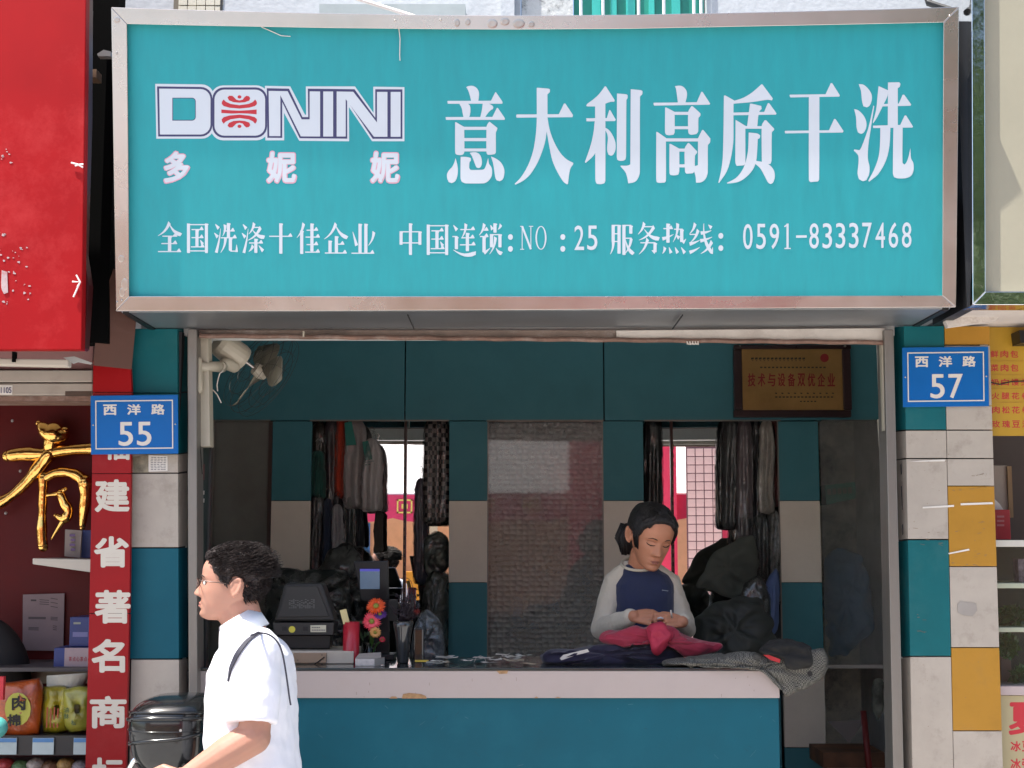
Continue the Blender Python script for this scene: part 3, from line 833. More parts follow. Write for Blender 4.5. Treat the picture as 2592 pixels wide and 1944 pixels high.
def song(mb, ch, x0, y0, x1, y1, mp, vw=13, hw=3.6):
    k = 0
    def put(pts):
        nonlocal k
        poly(mb, [(x0 + (x1 - x0) * a / 100, y0 + (y1 - y0) * b / 100) for a, b in pts], mp, .0012 + .0001 * k)
        k += 1
    for s in SONG[ch].split(';'):
        c, a = s[0], [float(v) for v in s[1:].split()]
        if c == 'V':
            x, ya, yb = a
            put([(x - vw / 2, ya), (x + vw / 2, ya + 1), (x + vw / 2 + 3, ya + 3), (x + vw / 2, ya + 7), (x + vw / 2, yb - 1), (x + vw / 2 - 2, yb), (x - vw / 2 + 2, yb), (x - vw / 2, yb - 2)])
        elif c == 'H':
            xa, y, xb = a
            put([(xa, y - hw / 2), (xb - 17, y - hw / 2), (xb - 9, y - 10), (xb - 7, y - 10), (xb, y), (xb - 1, y + hw / 2), (xa, y + hw / 2)])
        elif c == 'B':
            xa, y, xb = a
            put([(xa, y - hw / 2), (xb, y - hw / 2), (xb, y + hw / 2), (xa, y + hw / 2)])
        else:
            xa, ya, xb, yb = a
            w0, w1 = {'L': (vw, 1.5), 'R': (2, vw * 1.25), 'D': (2, vw), 'T': (vw * .9, 1.5)}[c]
            d = Vector((xb - xa, yb - ya)); n_ = Vector((-d.y, d.x)).normalized()
            bow = {'L': -.10, 'R': .12, 'D': 0, 'T': .03}[c] * d.length
            if c == 'L': bow = -bow if d.x > 0 else bow
            A, B = [], []
            for i in range(7):
                t = i / 6
                p = Vector((xa, ya)) + d * t + n_ * bow * math.sin(math.pi * t)
                wd = w0 + (w1 - w0) * t
                if c == 'R' and t > .9: wd *= .7
                A.append(p + n_ * wd / 2); B.append(p - n_ * wd / 2)
            put([tuple(p) for p in A + B[::-1]])
def L1(u): return 380 + u / 3.687
def L2(u): return 980 + u / 2.458
row1 = [('全', 62, 302), ('国', 332, 552), ('洗', 590, 818), ('涤', 848, 1072), ('十', 1105, 1335), ('佳', 1365, 1592), ('企', 1620, 1848), ('业', 1873, 2100)]
for i, (ch, a, c_) in enumerate(row1):
    q = MB(); song(q, ch, L1(a), 562 + i * .35, L1(c_), 640 + i * .6, fs_); q.build('character', M_TXT, sb, fixn=False)
for ch, a, c_ in (('中', 72, 218), ('国', 238, 388), ('连', 400, 555), ('锁', 566, 720), ('服', 1385, 1537), ('务', 1545, 1697), ('热', 1706, 1864), ('线', 1872, 2030)):
    q = MB(); song(q, ch, L2(a), 565 if a < 900 else 564, L2(c_), 645.5, fs_); q.build('character', M_TXT, sb, fixn=False)
for u in (767, 1093, 2076):
    q = MB()
    for py in (600, 630) if u < 2000 else (597, 628):
        poly(q, [(L2(u) + 6.3 * math.cos(t * .5236), py + 7.4 * math.sin(t * .5236)) for t in range(12)], fs_)
    q.build('colon', M_TXT, sb, fixn=False)
q = MB(); text(q, '2', L2(1165), 571, L2(1225), 633, fs_, .004); q.build('digit', M_TXT, sb, fixn=False)
q = MB(); text(q, '5', L2(1245), 571, L2(1308), 633, fs_, .004); q.build('digit', M_TXT, sb, fixn=False)
q = MB()
# thin serif N and O
def seg(mb, a, b, wd, mp, lift=.0013):
    a, b = Vector(a), Vector(b)
    n_ = (b - a).normalized()
    n_ = Vector((-n_.y, n_.x)) * wd / 2
    poly(mb, [tuple(a + n_), tuple(b + n_), tuple(b - n_), tuple(a - n_)], mp, lift)
nx = L2(840)
seg(q, (nx, 573), (nx, 631), 2, fs_); seg(q, (nx, 573), (nx + 22, 631), 5, fs_, .0014); seg(q, (nx + 22, 572), (nx + 22, 631), 2, fs_, .0015)
seg(q, (nx - 5, 573), (nx + 3, 573), 2, fs_, .0016); seg(q, (nx + 17, 573), (nx + 28, 573), 2, fs_, .0016); seg(q, (nx - 5, 631), (nx + 5, 631), 2, fs_, .0016)
q.build('letter', M_TXT, sb, fixn=False)
q = MB()
ox, oy = L2(957), 602
vs = []
for r, s in ((1, 1), (.72, .93)):
    vs += [Vector((0, .0009, 0)) + fs_(ox + 14 * r * math.cos(t * math.pi / 16), oy + 30 * s * math.sin(t * math.pi / 16)) + Vector((0, -.0013, 0)) for t in range(32)]
q.add(vs, [(i, (i + 1) % 32, 32 + (i + 1) % 32, 32 + i) for i in range(32)])
q.build('letter', M_TXT, sb, fixn=False)
ph = '0591-83337468'
for i, ch in enumerate(ph):
    q = MB()
    x = 1880 + i * 33.5
    if ch == '-': seg(q, (x + 1, 599), (x + 28, 598.5), 6, fs_)
    elif ch == '1': seg(q, (x + 13, 566), (x + 13, 630), 5.5, fs_); seg(q, (x + 5, 574), (x + 13, 568), 3.5, fs_, .0017); seg(q, (x + 5, 629), (x + 21, 629), 3, fs_, .0021)
    else: text(q, ch, x + (8 if ch == '1' else 1), 567 - i * .35, x + (18 if ch == '1' else 25), 631 - i * .35, fs_, 0 if ch == '1' else .006)
    q.build('digit', M_TXT, sb, fixn=False)

# logo
def G(u, v): return (300 + u / 2.765, 150 + v / 2.765)
def rr(x0, y0, x1, y1, r, n=6, corners=(1, 1, 1, 1)):
    out = []
    for (cx, cy, a), on in zip(((x1 - r, y0 + r, -90), (x1 - r, y1 - r, 0), (x0 + r, y1 - r, 90), (x0 + r, y0 + r, 180)), corners):
        if on: out += [(cx + r * math.cos(R(a + 90 * i / n)), cy + r * math.sin(R(a + 90 * i / n))) for i in range(n + 1)]
        else: out.append({-90: (x1, y0), 0: (x1, y1), 90: (x0, y1), 180: (x0, y0)}[a])
    return out
def lay(name, polys, m, lift):
    q = MB()
    for i, pl in enumerate(polys): poly(q, [G(*p) for p in pl], fs_, lift + .0001 * i)
    q.build(name, m, sb, fixn=False)
lay('logo_backing', [[(257,172)] + rr(300, 176, 668, 556, 85, corners=(1, 1, 0, 0))[:-1] + [(265, 556)], rr(645, 183, 1052, 568, 88),
    [(1025,186),(1202,190),(1305,388),(1313,388),(1311,190),(1655,190),(1785,375),(1783,192),(2001,195),(2001,574),(1775,574),(1613,335),(1614,574),(1265,571),(1158,375),(1160,568),(1028,568)]], M_TXT, .0012)
lay('logo_outline', [[(270,190)] + rr(300, 194, 657, 541, 80, corners=(1, 1, 0, 0))[:-1] + [(278, 541)], rr(657, 197, 1040, 550, 80),
    [(1038,203),(1193,206),(1288,405),(1328,405),(1325,206),(1652,210),(1797,410),(1797,210),(1987,211),(1987,557),(1779,557),(1600,290),(1601,556),(1268,553),(1146,300),(1146,551),(1042,550)]], M_NAVY, .0018)
lay('logo_letters', [[(285,206)] + rr(300, 209, 644, 527, 70, corners=(1, 1, 0, 0))[:-1] + [(290, 526)], rr(672, 213, 1026, 535, 68),
    [(1051,222),(1184,224),(1282,421),(1338,421),(1338,225),(1411,226),(1411,541),(1276,540),(1133,252),(1133,538),(1055,538)],
    rect(1433,226,1502,541), [(1527,226),(1643,228),(1809,443),(1809,229),(1882,229),(1882,543),(1788,543),(1590,280),(1590,541),(1527,541)], rect(1905,229,1974,543)], M_TXT, .0024)
lay('logo_counter_line', [rr(377, 270, 541, 430, 26, corners=(1, 1, 0, 0))], M_NAVY, .0031)
lay('logo_counter', [rr(382, 275, 537, 425, 23, corners=(1, 1, 0, 0))], M_SIGN, .0035)
em = [[(847 + 14 * math.cos(t * .52), 264 + 12 * math.sin(t * .52)) for t in range(12)],
      [(720,352),(790,358),(850,360),(910,357),(967,352),(967,386),(910,381),(850,379),(790,381),(720,377)],
      [(722,312),(724,298),(736,282),(752,298),(785,313),(847,322),(910,313),(940,300),(957,282),(968,298),(969,314),(955,328),(915,339),(847,346),(778,340),(736,328)],
      [(763,268),(775,256),(797,256),(812,270),(825,283),(847,289),(870,283),(880,268),(895,256),(912,259),(922,272),(916,290),(885,301),(847,305),(805,301),(773,288)]]
em += [[(a, 734 - b) for a, b in reversed(e)] for e in (em[0], em[2], em[3])]
lay('logo_emblem', em, M_REDP, .0030)
M_PNK = mat('pink_edge_print', (.62, .30, .38), .55)
for ch, x0, x1 in (('多', 415, 480), ('妮', 675, 750), ('妮', 938, 1011)):
    q = MB(); text(q, ch, x0 - 1.5, 382, x1 + 1.5, 465, fs_, .052, .0012); q.build('character_edge', M_PNK, sb, fixn=False)
    q = MB(); text(q, ch, x0 + .5, 384.5, x1 - .5, 462, fs_, .036, .0016); q.build('character', M_TXT, sb, fixn=False)
for pts in ([(662, 70), (690, 82), (712, 92), (736, 94)], [(1010, 74), (1013, 100), (1012, 140), (1013, 155)]):
    MB().tube([fs_(*p) + Vector((0, -.006, 0)) for p in pts], .0014, 5).build('loose_wire', mat('pale_cable', (.75, .66, .6), .5), sb)

# ------------------------------------------------------------------ number plates
def plate(px0, py0, px1, py1, num, lab, skew=0, YP_=4.738):
    t = T('house_number_plate', lab, 'number plate', (X((px0 + px1) / 2, py0, YP_ - .003), YP_ - .003, Z((py0 + py1) / 2, YP_ - .003)), 'blue enamel house number plates')
    W, H = px1 - px0, py1 - py0
    def q_(u, v): return (px0 + W * u + skew * v, py0 + H * v + (1 - u) * 2.5)
    MB().quadprism([P(*q_(*c), YP_) for c in ((0, 0), (1, 0), (1, 1), (0, 1))], (0, .006, 0)).build('plate', M_BLUE, t, bev=.0015)
    mp = onY(YP_)
    q = MB()
    o = [(.055, .085), (.945, .085), (.945, .915), (.055, .915)]
    i_ = [(.068, .105), (.932, .105), (.932, .895), (.068, .895)]
    vs = [mp(*q_(*c)) + Vector((0, -.0012, 0)) for c in o + i_]
    q.add(vs, [(k, (k + 1) % 4, 4 + (k + 1) % 4, 4 + k) for k in range(4)])
    q.build('border_line', M_PLTXT, t)
    mq = lambda a, b_: mp(*q_(a, b_))
    for ch, u in (('西', .145), ('洋', .42), ('路', .695)):
        q = MB(); text(q, ch, u, .155, u + .155, .335, mq, .032); q.build('character', M_PLTXT, t, fixn=False)
    q = MB()
    text(q, num[0], .32, .455, .485, .86, mq, .012)
    q.build('house_number', M_PLTXT, t, fixn=False)
    q = MB()
    text(q, num[1], .53, .455, .695, .86, mq, .012)
    q.build('house_number', M_PLTXT, t, fixn=False)
    for u, v in ((.03, .5), (.97, .5)):
        MB().ball(mq(u, v), .003, 8, 6).build('screw', M_STEEL, t, smooth=True)
plate(229, 999, 450, 1148, '55', 'blue street number plate reading 55 on the left pillar', 1, 4.688)
plate(2284, 877, 2502, 1028, '57', 'blue street number plate reading 57 on the right pillar', 2)

# ------------------------------------------------------------------ red vertical banner board
vb = T('vertical_red_banner', 'tall narrow red board with cream Chinese characters beside the left pillar', 'banner', (X(285, 1400, 4.7), 4.7, .12))
YV = 4.70
PQ('banner_board', [(236, 912), (330, 930), (333, 992), (235, 992)], YV, .02, M_REDB, vb)
PQ('banner_board', [(235, 994), (333, 994), (331, 1198), (233, 1198)], YV, .02, M_REDBAN, vb)
PQ('banner_board', [(233, 1200), (331, 1200), (327, 1552), (226, 1552)], YV, .02, M_REDBAN, vb)
PQ('banner_board', [(226, 1554.5), (327, 1554.5), (318, 1944), (216, 1944)], YV, .02, M_REDBAN, vb)
PQ('banner_board', [(216, 1945), (318, 1945), (306, 2450), (204, 2450)], YV, .02, M_REDBAN, vb)
for ch, x0, y0, x1, y1 in (('福', 262, 1100, 328, 1164), ('建', 240, 1214, 328, 1296), ('省', 238, 1358, 326, 1436), ('著', 240, 1494, 330, 1578), ('名', 232, 1618, 316, 1702), ('商', 228, 1762, 320, 1843), ('标', 232, 1918, 314, 2000)):
    q = MB(); text(q, ch, x0, y0, x1, y1, onY(YV), .030, .0015); q.build('character', M_CREAMT, vb, fixn=False)
brd = MB()
rows = []
for i in range(9):
    t = i / 8
    L = Vector((272 - 22 * math.sin(t * 1.57) - 16 * t, 690 + 235 * t))
    L = Vector(((1 - t) * 287 + t * 236 - 10 * math.sin(math.pi * t), 680 + t * 245))
    Rr = Vector((355 - 22 * t, 700 + t * 235))
    rows.append([P(L.x, L.y, 4.62), P(Rr.x, Rr.y, 4.70), P(Rr.x, Rr.y, 4.712), P(L.x, L.y, 4.632)])
brd.loft(rows)
props(brd.build('warped_plywood_board', M_WOOD, smooth=False), 'warped brown plywood sheet tucked under the left end of the signboard', 'board')

# ------------------------------------------------------------------ left neighbour
ls = T('red_shop_signboard', 'large glossy red sign panel with peeled white lettering, at the left edge', 'signboard', (-1.6, 4.28, 2.3))
PQ('panel', [(-900, -500), (222, -500), (218, 0), (206, 885), (-900, 885)], 4.28, .04, M_REDB, ls, .003)
PQ('panel_edge', [(219, -500), (226, -500), (222, 300), (212, 640), (224, 720), (214, 880), (207, 885), (219, 0)], 4.325, .05, mat('bent_dark_red_edge', (.05, .004, .005), .4), ls)
wp = mat('peeled_white_paint', (.42, .32, .32), .8, dirt=(.34, .02, .03), damt=1, dscale=60)
PQ('paint_remnant', smooth_pts([(4, 684), (18, 688), (20, 740), (10, 744), (3, 728)]), 4.277, .002, wp, ls)
for k in range(44):
    cx, cy, sx, sy = random.choice([(30, 640, 30, 25), (45, 700, 25, 40), (68, 735, 8, 26), (5, 590, 10, 8), (60, 628, 14, 3), (14, 395, 14, 22), (10, 765, 8, 4)])
    x, y = cx + random.uniform(-1, 1) * sx, cy + random.uniform(-1, 1) * sy
    s = random.uniform(.8, 4)
    pts = [(x + s * random.uniform(.4, 1.6) * math.cos(t * 1.05), y + s * random.uniform(.3, 1) * math.sin(t * 1.05)) for t in range(6)]
    PQ('paint_remnant', pts, 4.2785, .001, wp, ls)
for pts in ([(180, 412), (196, 416), (210, 424)], [(190, 420), (200, 417), (211, 416)], [(183, 713), (203, 714), (186, 752)], [(193, 696), (203, 714), (196, 726)]):
    MB().tube([P(*p, 4.272) for p in pts], .0028, 5).build('cable_tie', mat('pale_tie', (.7, .6, .58), .5), ls)
MB().box(-4.2, X(283, 400, 4.6), 4.62, 4.70, 2.3, 3.55).build('gap_shade_sheet', M_DARK)['kind'] = 'structure'  # near-black sheet whose colour stands in for the shade in the gap
g = T('gap_clutter', 'dusty timber offcut and bracket wedged in the dark gap beside the signboard', 'offcut', (X(240, 300, 4.5), 4.5, 3))
PB('timber_block', 222, 175, 244, 196, 4.5, .06, mat('old_timber', (.16, .09, .05), .8), g)
PQ('bracket', [(246, 136), (262, 126), (280, 130), (280, 142), (248, 142)], 4.5, .03, mat('grey_bracket', (.2, .19, .19), .5), g)
PB('post', 205, 20, 214, 880, 4.56, .03, mat('dark_post', (.05, .03, .03), .5), g)

la = T('lamp_batten', 'old cream fluorescent lamp batten under the red sign', 'lamp', (-1.5, 4.5, 2.1))
MB().quadprism([P(-300, 902, 4.5), P(172, 910, 4.5), P(172, 928, 4.5), P(-300, 918, 4.5)], (0, .04, 0)).build('batten', M_CREAMT, la, bev=.004)
PB('bracket', 30, 890, 38, 916, 4.49, .02, M_DARK, la)
hd = T('shutter_housing', 'grey beige shutter housing of the left shop with a small 1105 label', 'shutter', (-1.6, 4.7, 2))
MB().box(-4, X(232, 900, 4.74), 4.75, 4.9, Z(935, 4.75), 2.4).build('pink_fascia', mat('dusty_pink_fascia', (.32, .16, .15), .7, var=.2), hd)
MB().box(-4, X(234, 960, 4.72), 4.72, 4.9, Z(967, 4.72), Z(937, 4.72)).build('upper_slat', mat('greige_metal', (.36, .31, .26), .5, dirt=(.15, .11, .08), damt=.4), hd, bev=.003)
MB().box(-4, X(234, 980, 4.72), 4.722, 4.9, Z(1000, 4.72), Z(970, 4.72)).build('lower_slat', MATS['greige_metal'], hd, bev=.003)
MB().box(-4, X(234, 1000, 4.72), 4.74, 4.9, Z(1013, 4.72), Z(1001, 4.72)).build('bottom_slat', M_RUST, hd)
PB('number_label', -16, 975, 31, 999, 4.7195, .002, M_PAPER, hd)
q = MB(); text(q, '1105', 2, 980, 29, 995, onY(4.7185), .02, .0008); q.build('lettering', M_NAVY, hd, fixn=False)
PB('stain', 165, 990, 232, 1002, 4.7212, .001, mat('stain', (.08, .05, .035), .9), hd)
pf = MB().quadprism([P(160, 905, 4.6), P(188, 902, 4.6), P(232, 918, 4.6), P(228, 922, 4.6), P(196, 916, 4.6), P(184, 920, 4.6)], (0, .01, 0)).build('torn_plastic_sheet', mat('grey_plastic_scrap', (.45, .45, .43), .5))
props(pf, 'torn scrap of grey plastic under the corner of the red sign', 'plastic sheet')

MB().box(-4.2, X(330, 1400, 5.3), 5.35, 5.4, .12, 2.4).build('neighbour_back_wall', M_REDDK)['kind'] = 'structure'
MB().box(-4.2, X(452, 1400, 4.8) - .02, 4.9, 5.4, 2.38, 2.42).build('neighbour_ceiling', M_CEIL)['kind'] = 'structure'
MB().box(-1.34, -1.31, 4.92, 5.4, .12, 2.38).build('neighbour_side_wall', M_REDDK)['kind'] = 'structure'

# gold relief character on the red wall
gc = T('gold_character', 'polished gold brush-stroke relief character on the dark red wall', 'wall letter', (X(110, 1230, 5.3), 5.3, Z(1390, 5.3)))
GZ = lambda u, v: P(u / 3.071, 860 + v / 3.071, 5.27)
strokes = {
 'upper_dot': ([(300, 650), (380, 720), (470, 740), (505, 710)], [18, 60, 55, 26]),
 'dot_stem': ([(420, 720), (400, 790), (385, 870)], [60, 48, 34]),
 'long_bar': ([(60, 905), (170, 890), (330, 890), (500, 862), (700, 850), (760, 850)], [34, 44, 36, 34, 34, 36]),
 'sweep': ([(400, 870), (330, 960), (240, 1070), (120, 1190), (0, 1270), (-60, 1300)], [40, 44, 36, 30, 34, 22]),
 'shoulder': ([(330, 1090), (420, 1040), (520, 1030), (610, 1060), (665, 1120)], [26, 30, 30, 34, 40]),
 'right_leg': ([(660, 1100), (665, 1220), (650, 1350), (640, 1460)], [40, 34, 28, 16]),
 'left_leg': ([(340, 1060), (335, 1200), (330, 1350), (325, 1500), (335, 1610)], [30, 26, 24, 30, 28]),
 'inner_bar': ([(345, 1210), (400, 1205), (450, 1195), (510, 1160)], [12, 12, 14, 12]),
 'inner_curl': ([(470, 1190), (500, 1270), (535, 1330), (500, 1390), (430, 1365)], [22, 30, 28, 30, 10]),
 'inner_tail': ([(510, 1380), (450, 1470), (400, 1550)], [20, 12, 5])}
def spl(pts, k=4):
    out = []
    n = len(pts)
    for i in range(n - 1):
        p0, p1, p2, p3 = (Vector(pts[max(0, min(n - 1, i + j))]) for j in (-1, 0, 1, 2))
        for j in range(k):
            t = j / k
            out.append(.5 * ((2 * p1) + (p2 - p0) * t + (2 * p0 - 5 * p1 + 4 * p2 - p3) * t * t + (3 * p1 - p0 - 3 * p2 + p3) * t**3))
    out.append(Vector(pts[-1]))
    return out
for k, (pts, rs) in strokes.items():
    pp = spl([(a, b_, r) for (a, b_), r in zip(pts, rs)])
    path = [GZ(p.x, p.y) for p in pp]
    rad = [1.35 * max(p.z, 3) / 3.071 / FPX * 5.3 * (1 + .06 * math.sin(i * 1.3)) for i, p in enumerate(pp)]
    q = MB()
    for p_, r_, n_ in ((path, rad, 14),): q.tube(p_, r_, n_)
    q.ball(path[0], rad[0], 12, 8); q.ball(path[-1], rad[-1], 12, 8)
    q.build('stroke', M_GOLD, gc, smooth=True)
for u, v, lb in ((122, 1015, 'small grey stud under the left end of the gold bar'), (8, 1345, 'small grey stud at the left edge below the gold sweep'), (60, 620, 'small grey stud above the gold character')):
    props(MB().ball(GZ(u, v) + Vector((0, .05, 0)), .006, 8, 6).build('wall_stud', mat('grey_stud', (.3, .27, .27), .5)), lb, 'stud', 'studs left in the red wall')

sh = T('white_wall_shelf', 'white bracketed wall shelf under the gold character', 'shelf', (X(160, 1430, 5.1), 5.1, Z(1425, 5.1)))
MB().quadprism([P(82, 1413, 5.05), P(240, 1416, 5.05), P(240, 1450, 5.05), P(82, 1428, 5.05)], (0, .28, 0)).build('shelf_board', M_CREAMT, sh, bev=.003)
cal = T('desk_calendar', 'small printed card calendar standing on the white shelf', 'calendar', (X(180, 1410, 5.1), 5.1, Z(1413, 5.1)))
MB().quadprism([P(165, 1340, 5.1), P(207, 1343, 5.12), P(203, 1412, 5.12), P(163, 1408, 5.1)], (0, .01, 0)).build('card', mat('beige_card', (.30, .25, .22), .7), cal)
for k in range(4): PB('print', 176 + (k % 2) * 3, 1352 + k * 12, 190, 1358 + k * 12, 5.098, .001, mat('violet_ink', (.12, .07, .16), .7), cal)
bx = PB('navy_carton', 206, 1342, 240, 1412, 5.16, .12, mat('navy_carton_print', (.02, .03, .12), .5, var=.3, scale=30), None, .002)
props(bx, 'dark navy carton standing behind the calendar on the white shelf', 'carton')
po = T('wall_notice', 'faded printed notice pasted on the dark red wall', 'notice', (X(110, 1580, 5.33), 5.33, Z(1580, 5.33)))
PQ('sheet', [(58, 1505), (163, 1502), (160, 1648), (57, 1646)], 5.335, .003, mat('grey_notice_paper', (.20, .14, .14), .7), po)
q = MB()
for (a, b_, c_, d_) in ((100, 1518, 124, 1534), (128, 1514, 146, 1545), (72, 1562, 116, 1568), (128, 1562, 146, 1572), (72, 1588, 98, 1597), (134, 1584, 144, 1598), (78, 1518, 92, 1522)):
    for k in range(3): seg(q, (a, b_ + (d_ - b_) * k / 3), (c_, b_ + (d_ - b_) * (k + .3) / 3), 1.6, onY(5.335), .001)
q.build('print', mat('faded_black', (.05, .04, .04), .8), po, fixn=False)
shelf2 = T('glass_display_shelf', 'dark counter shelf with stacked cartons in the left shop', 'shelf', (X(110, 1700, 5), 5.0, Z(1700, 5)))
PB('shelf_board', -200, 1690, 232, 1700, 4.98, .36, mat('dark_shelf', (.06, .05, .05), .5), shelf2)
PB('back_panel', -200, 1700, 232, 1730, 5.2, .02, mat('cream_back_panel', (.40, .36, .28), .6), shelf2)
bx = T('blue_gift_box', 'dark blue printed gift box standing on the left shop shelf', 'box', (X(205, 1620, 5.06), 5.06, Z(1638, 5.06)))
PB('carton', 176, 1562, 240, 1637, 5.06, .14, mat('blue_carton', (.015, .03, .14), .4), bx, .002)
PB('print', 186, 1575, 204, 1580, 5.0588, .001, mat('pale_print', (.25, .26, .2), .5), bx)
props(PB('print', 184, 1600, 222, 1612, 5.0588, .001, mat('lilac_print', (.14, .14, .3), .5), bx))
bx = T('white_snack_carton', 'white and blue snack carton with red lettering below the blue box', 'box', (X(190, 1690, 5.03), 5.03, Z(1690, 5.03)))
PB('carton', 136, 1640, 240, 1689, 5.03, .15, mat('carton_blue_end', (.02, .035, .16), .5), bx, .002)
PB('front_label', 163, 1640, 240, 1688, 5.026, .003, mat('pale_carton', (.34, .25, .26), .6), bx)
for k in range(6):
    q = MB(); text(q, '茶点心茶点心'[k], 174 + k * 9.6, 1662, 182 + k * 9.6, 1674, onY(5.0255), .02, .0006)
    q.build('character', mat('dull_red_print', (.28, .03, .04), .6), bx, fixn=False)
dk = MB().ball(P(-12, 1680, 5.15), (.12, .08, .18), 20, 12, Matrix.Rotation(R(-24), 3, 'Y')).build('shadow_blob', mat('shadow_black', (.012, .010, .010), .8), smooth=True)  # black form added to stand in for the dark shading on the wall
dk.modifiers.new('s', 'SUBSURF')
props(dk, 'rounded black form added for the shadow on the red wall at the left edge', 'bag')

def packet(name, pts, m, Y, lab, cat, seed):
    """pillow-shaped bag traced from its outline"""
    q = MB()
    c = Vector((sum(p[0] for p in pts) / len(pts), sum(p[1] for p in pts) / len(pts)))
    sp = smooth_pts(pts, 3)
    rings = []
    for side in (1, -1):
        for s in ((1, .93, .75, .5, .2) if side == 1 else (.2, .6, .93)):
            r = []
            for i, p in enumerate(sp):
                x, y = c.x + (p[0] - c.x) * s, c.y + (p[1] - c.y) * s
                d = (1 - s ** 2.2) ** .5 * .045 * (1 + .5 * noise.noise((x * .05, y * .05, seed)))
                r.append(P(x, y, Y - d * side if side == 1 else Y + d * .7))
            rings.append(r)
    q.loft(rings)
    t = T(name, lab, cat, P(c.x, max(p[1] for p in pts), Y))
    q.build('wrapper', m, t, smooth=True)
    return t
mo = mat('orange_foil', (.36, .06, .006), .3, var=.35, scale=12, bump=.6, bscale=14, spec=.7)
my = mat('yellow_foil', (.30, .25, .015), .3, var=.35, scale=12, bump=.6, bscale=14, spec=.7)
my2 = mat('olive_yellow_foil', (.25, .235, .03), .3, var=.35, scale=12, bump=.6, bscale=14, spec=.7)
pk = packet('snack_packet', [(8, 1728), (60, 1722), (100, 1716), (110, 1740), (106, 1800), (100, 1860), (50, 1868), (-20, 1862), (-30, 1790)], mo, 4.90, 'orange foil snack bag with a green disc and black brush characters', 'snack bag', 1)
q = MB(); poly(q, [(45 + 33 * math.cos(t * .393), 1795 + 42 * math.sin(t * .393)) for t in range(16)], onY(4.853), 0); q.build('label_disc', mat('olive_disc', (.40, .38, .05), .5), pk)
q = MB(); text(q, '肉', 30, 1762, 64, 1798, onY(4.85), .03, .001); q.build('character', M_BLACK, pk, fixn=False); q = MB(); text(q, '棉', 18, 1808, 52, 1838, onY(4.85), .03, .001); q.build('lettering', M_BLACK, pk, fixn=False)
pk = packet('snack_packet', [(112, 1738), (160, 1735), (178, 1742), (176, 1800), (172, 1850), (140, 1858), (110, 1855), (104, 1800)], my, 4.93, 'yellow foil snack bag in the middle of the display with red stripes', 'snack bag', 2)
q = MB()
for k in range(4): seg(q, (120 + k * 9, 1790 + (k % 2) * 3), (118 + k * 9, 1842), 3.5, onY(4.884), .001)
q.build('stripe_print', mat('rust_red_print', (.35, .06, .02), .5), pk, fixn=False)
pk = packet('snack_packet', [(160, 1745), (200, 1735), (236, 1740), (240, 1800), (222, 1850), (180, 1856), (164, 1840), (158, 1790)], my2, 4.90, 'olive yellow foil snack bag next to the red banner with green characters', 'snack bag', 3)
for ch, a, b_ in (('油', 162, 1790), ('酥', 162, 1806), ('松', 180, 1822)):
    q = MB(); text(q, ch, a, b_, a + 12, b_ + 14, onY(4.853), .02, .001); q.build('character', mat('dark_green_print', (.03, .08, .03), .5), pk, fixn=False)
dr = MB()
rows = []
for i in range(8):
    y = 1700 + i * 5
    rows.append([P(118 + 112 * (.5 + .5 * math.cos(t * .4)) * (1 - .02 * i), y + 10 * abs(math.sin(t * .2)), 4.98 + .05 * math.sin(t * .4)) for t in range(16)])
dr.loft(rows)
props(dr.build('white_cloth_cover', mat('cream_cloth', (.45, .42, .34), .8, bump=.3), smooth=True), 'crumpled cream cover lying behind the yellow snack bags', 'cloth')
ds = T('display_rail', 'black shelf rail carrying blue and white price tags under the snack bags', 'shelf', (X(100, 1880, 4.85), 4.85, Z(1880, 4.85)))
PB('rail', -200, 1862, 224, 1912, 4.86, .3, mat('black_rail', (.02, .02, .022), .4), ds)
for a in (-12, 82, 186):
    tg = PB('price_tag', a, 1868, a + 54, 1910, 4.852, .004, mat('tag_white', (.42, .50, .50), .5), ds)
    PB('tag_header', a + 1, 1869, a + 53, 1879, 4.8505, .001, mat('tag_blue', (.08, .22, .45), .5), tg)
fz = ['red', 'green', 'pale', 'brown']
cols = [(.45, .05, .05), (.12, .2, .08), (.5, .42, .36), (.2, .1, .05), (.5, .3, .1), (.35, .3, .3)]
for k in range(6):
    o = MB().ball(P(15 + k * 38, 1936 + (k % 2) * 5, 4.93), (.032, .04, .024), 12, 8).build('wrapped_sweet', mat('sweet_%d' % k, cols[k], .3, var=.3, scale=40, bump=.5, bscale=60), smooth=True)
    props(o, ['red', 'green', 'pale', 'dark brown', 'orange', 'grey'][k] + ' wrapped pastry in the lower tray of the left shop', 'pastry')
o = PB('tray', -200, 1948, 226, 1990, 4.88, .3, mat('grey_tray', (.25, .25, .24), .5)); props(o, 'grey tray at the foot of the left display', 'tray')
MB().box(-4.2, X(226, 1990, 4.88), 4.9, 5.3, .12, Z(1992, 4.9)).build('display_cabinet', mat('cabinet_white', (.4, .38, .36), .5)); props(bpy.data.objects['display_cabinet'], 'white display cabinet below the left shop tray', 'cabinet')
o = PB('red_hanging_sign', -60, 1713, 8, 1772, 4.6, .02, M_REDP); props(o, 'small bright red sign cut by the left edge of the view', 'sign')
o = MB().ball(P(-12, 1842, 4.5), (.038, .04, .035), 16, 12).build('turquoise_helmet', mat('turquoise_shell', (.10, .42, .38), .3), smooth=True); props(o, 'rounded turquoise shell just inside the lower left edge', 'helmet')

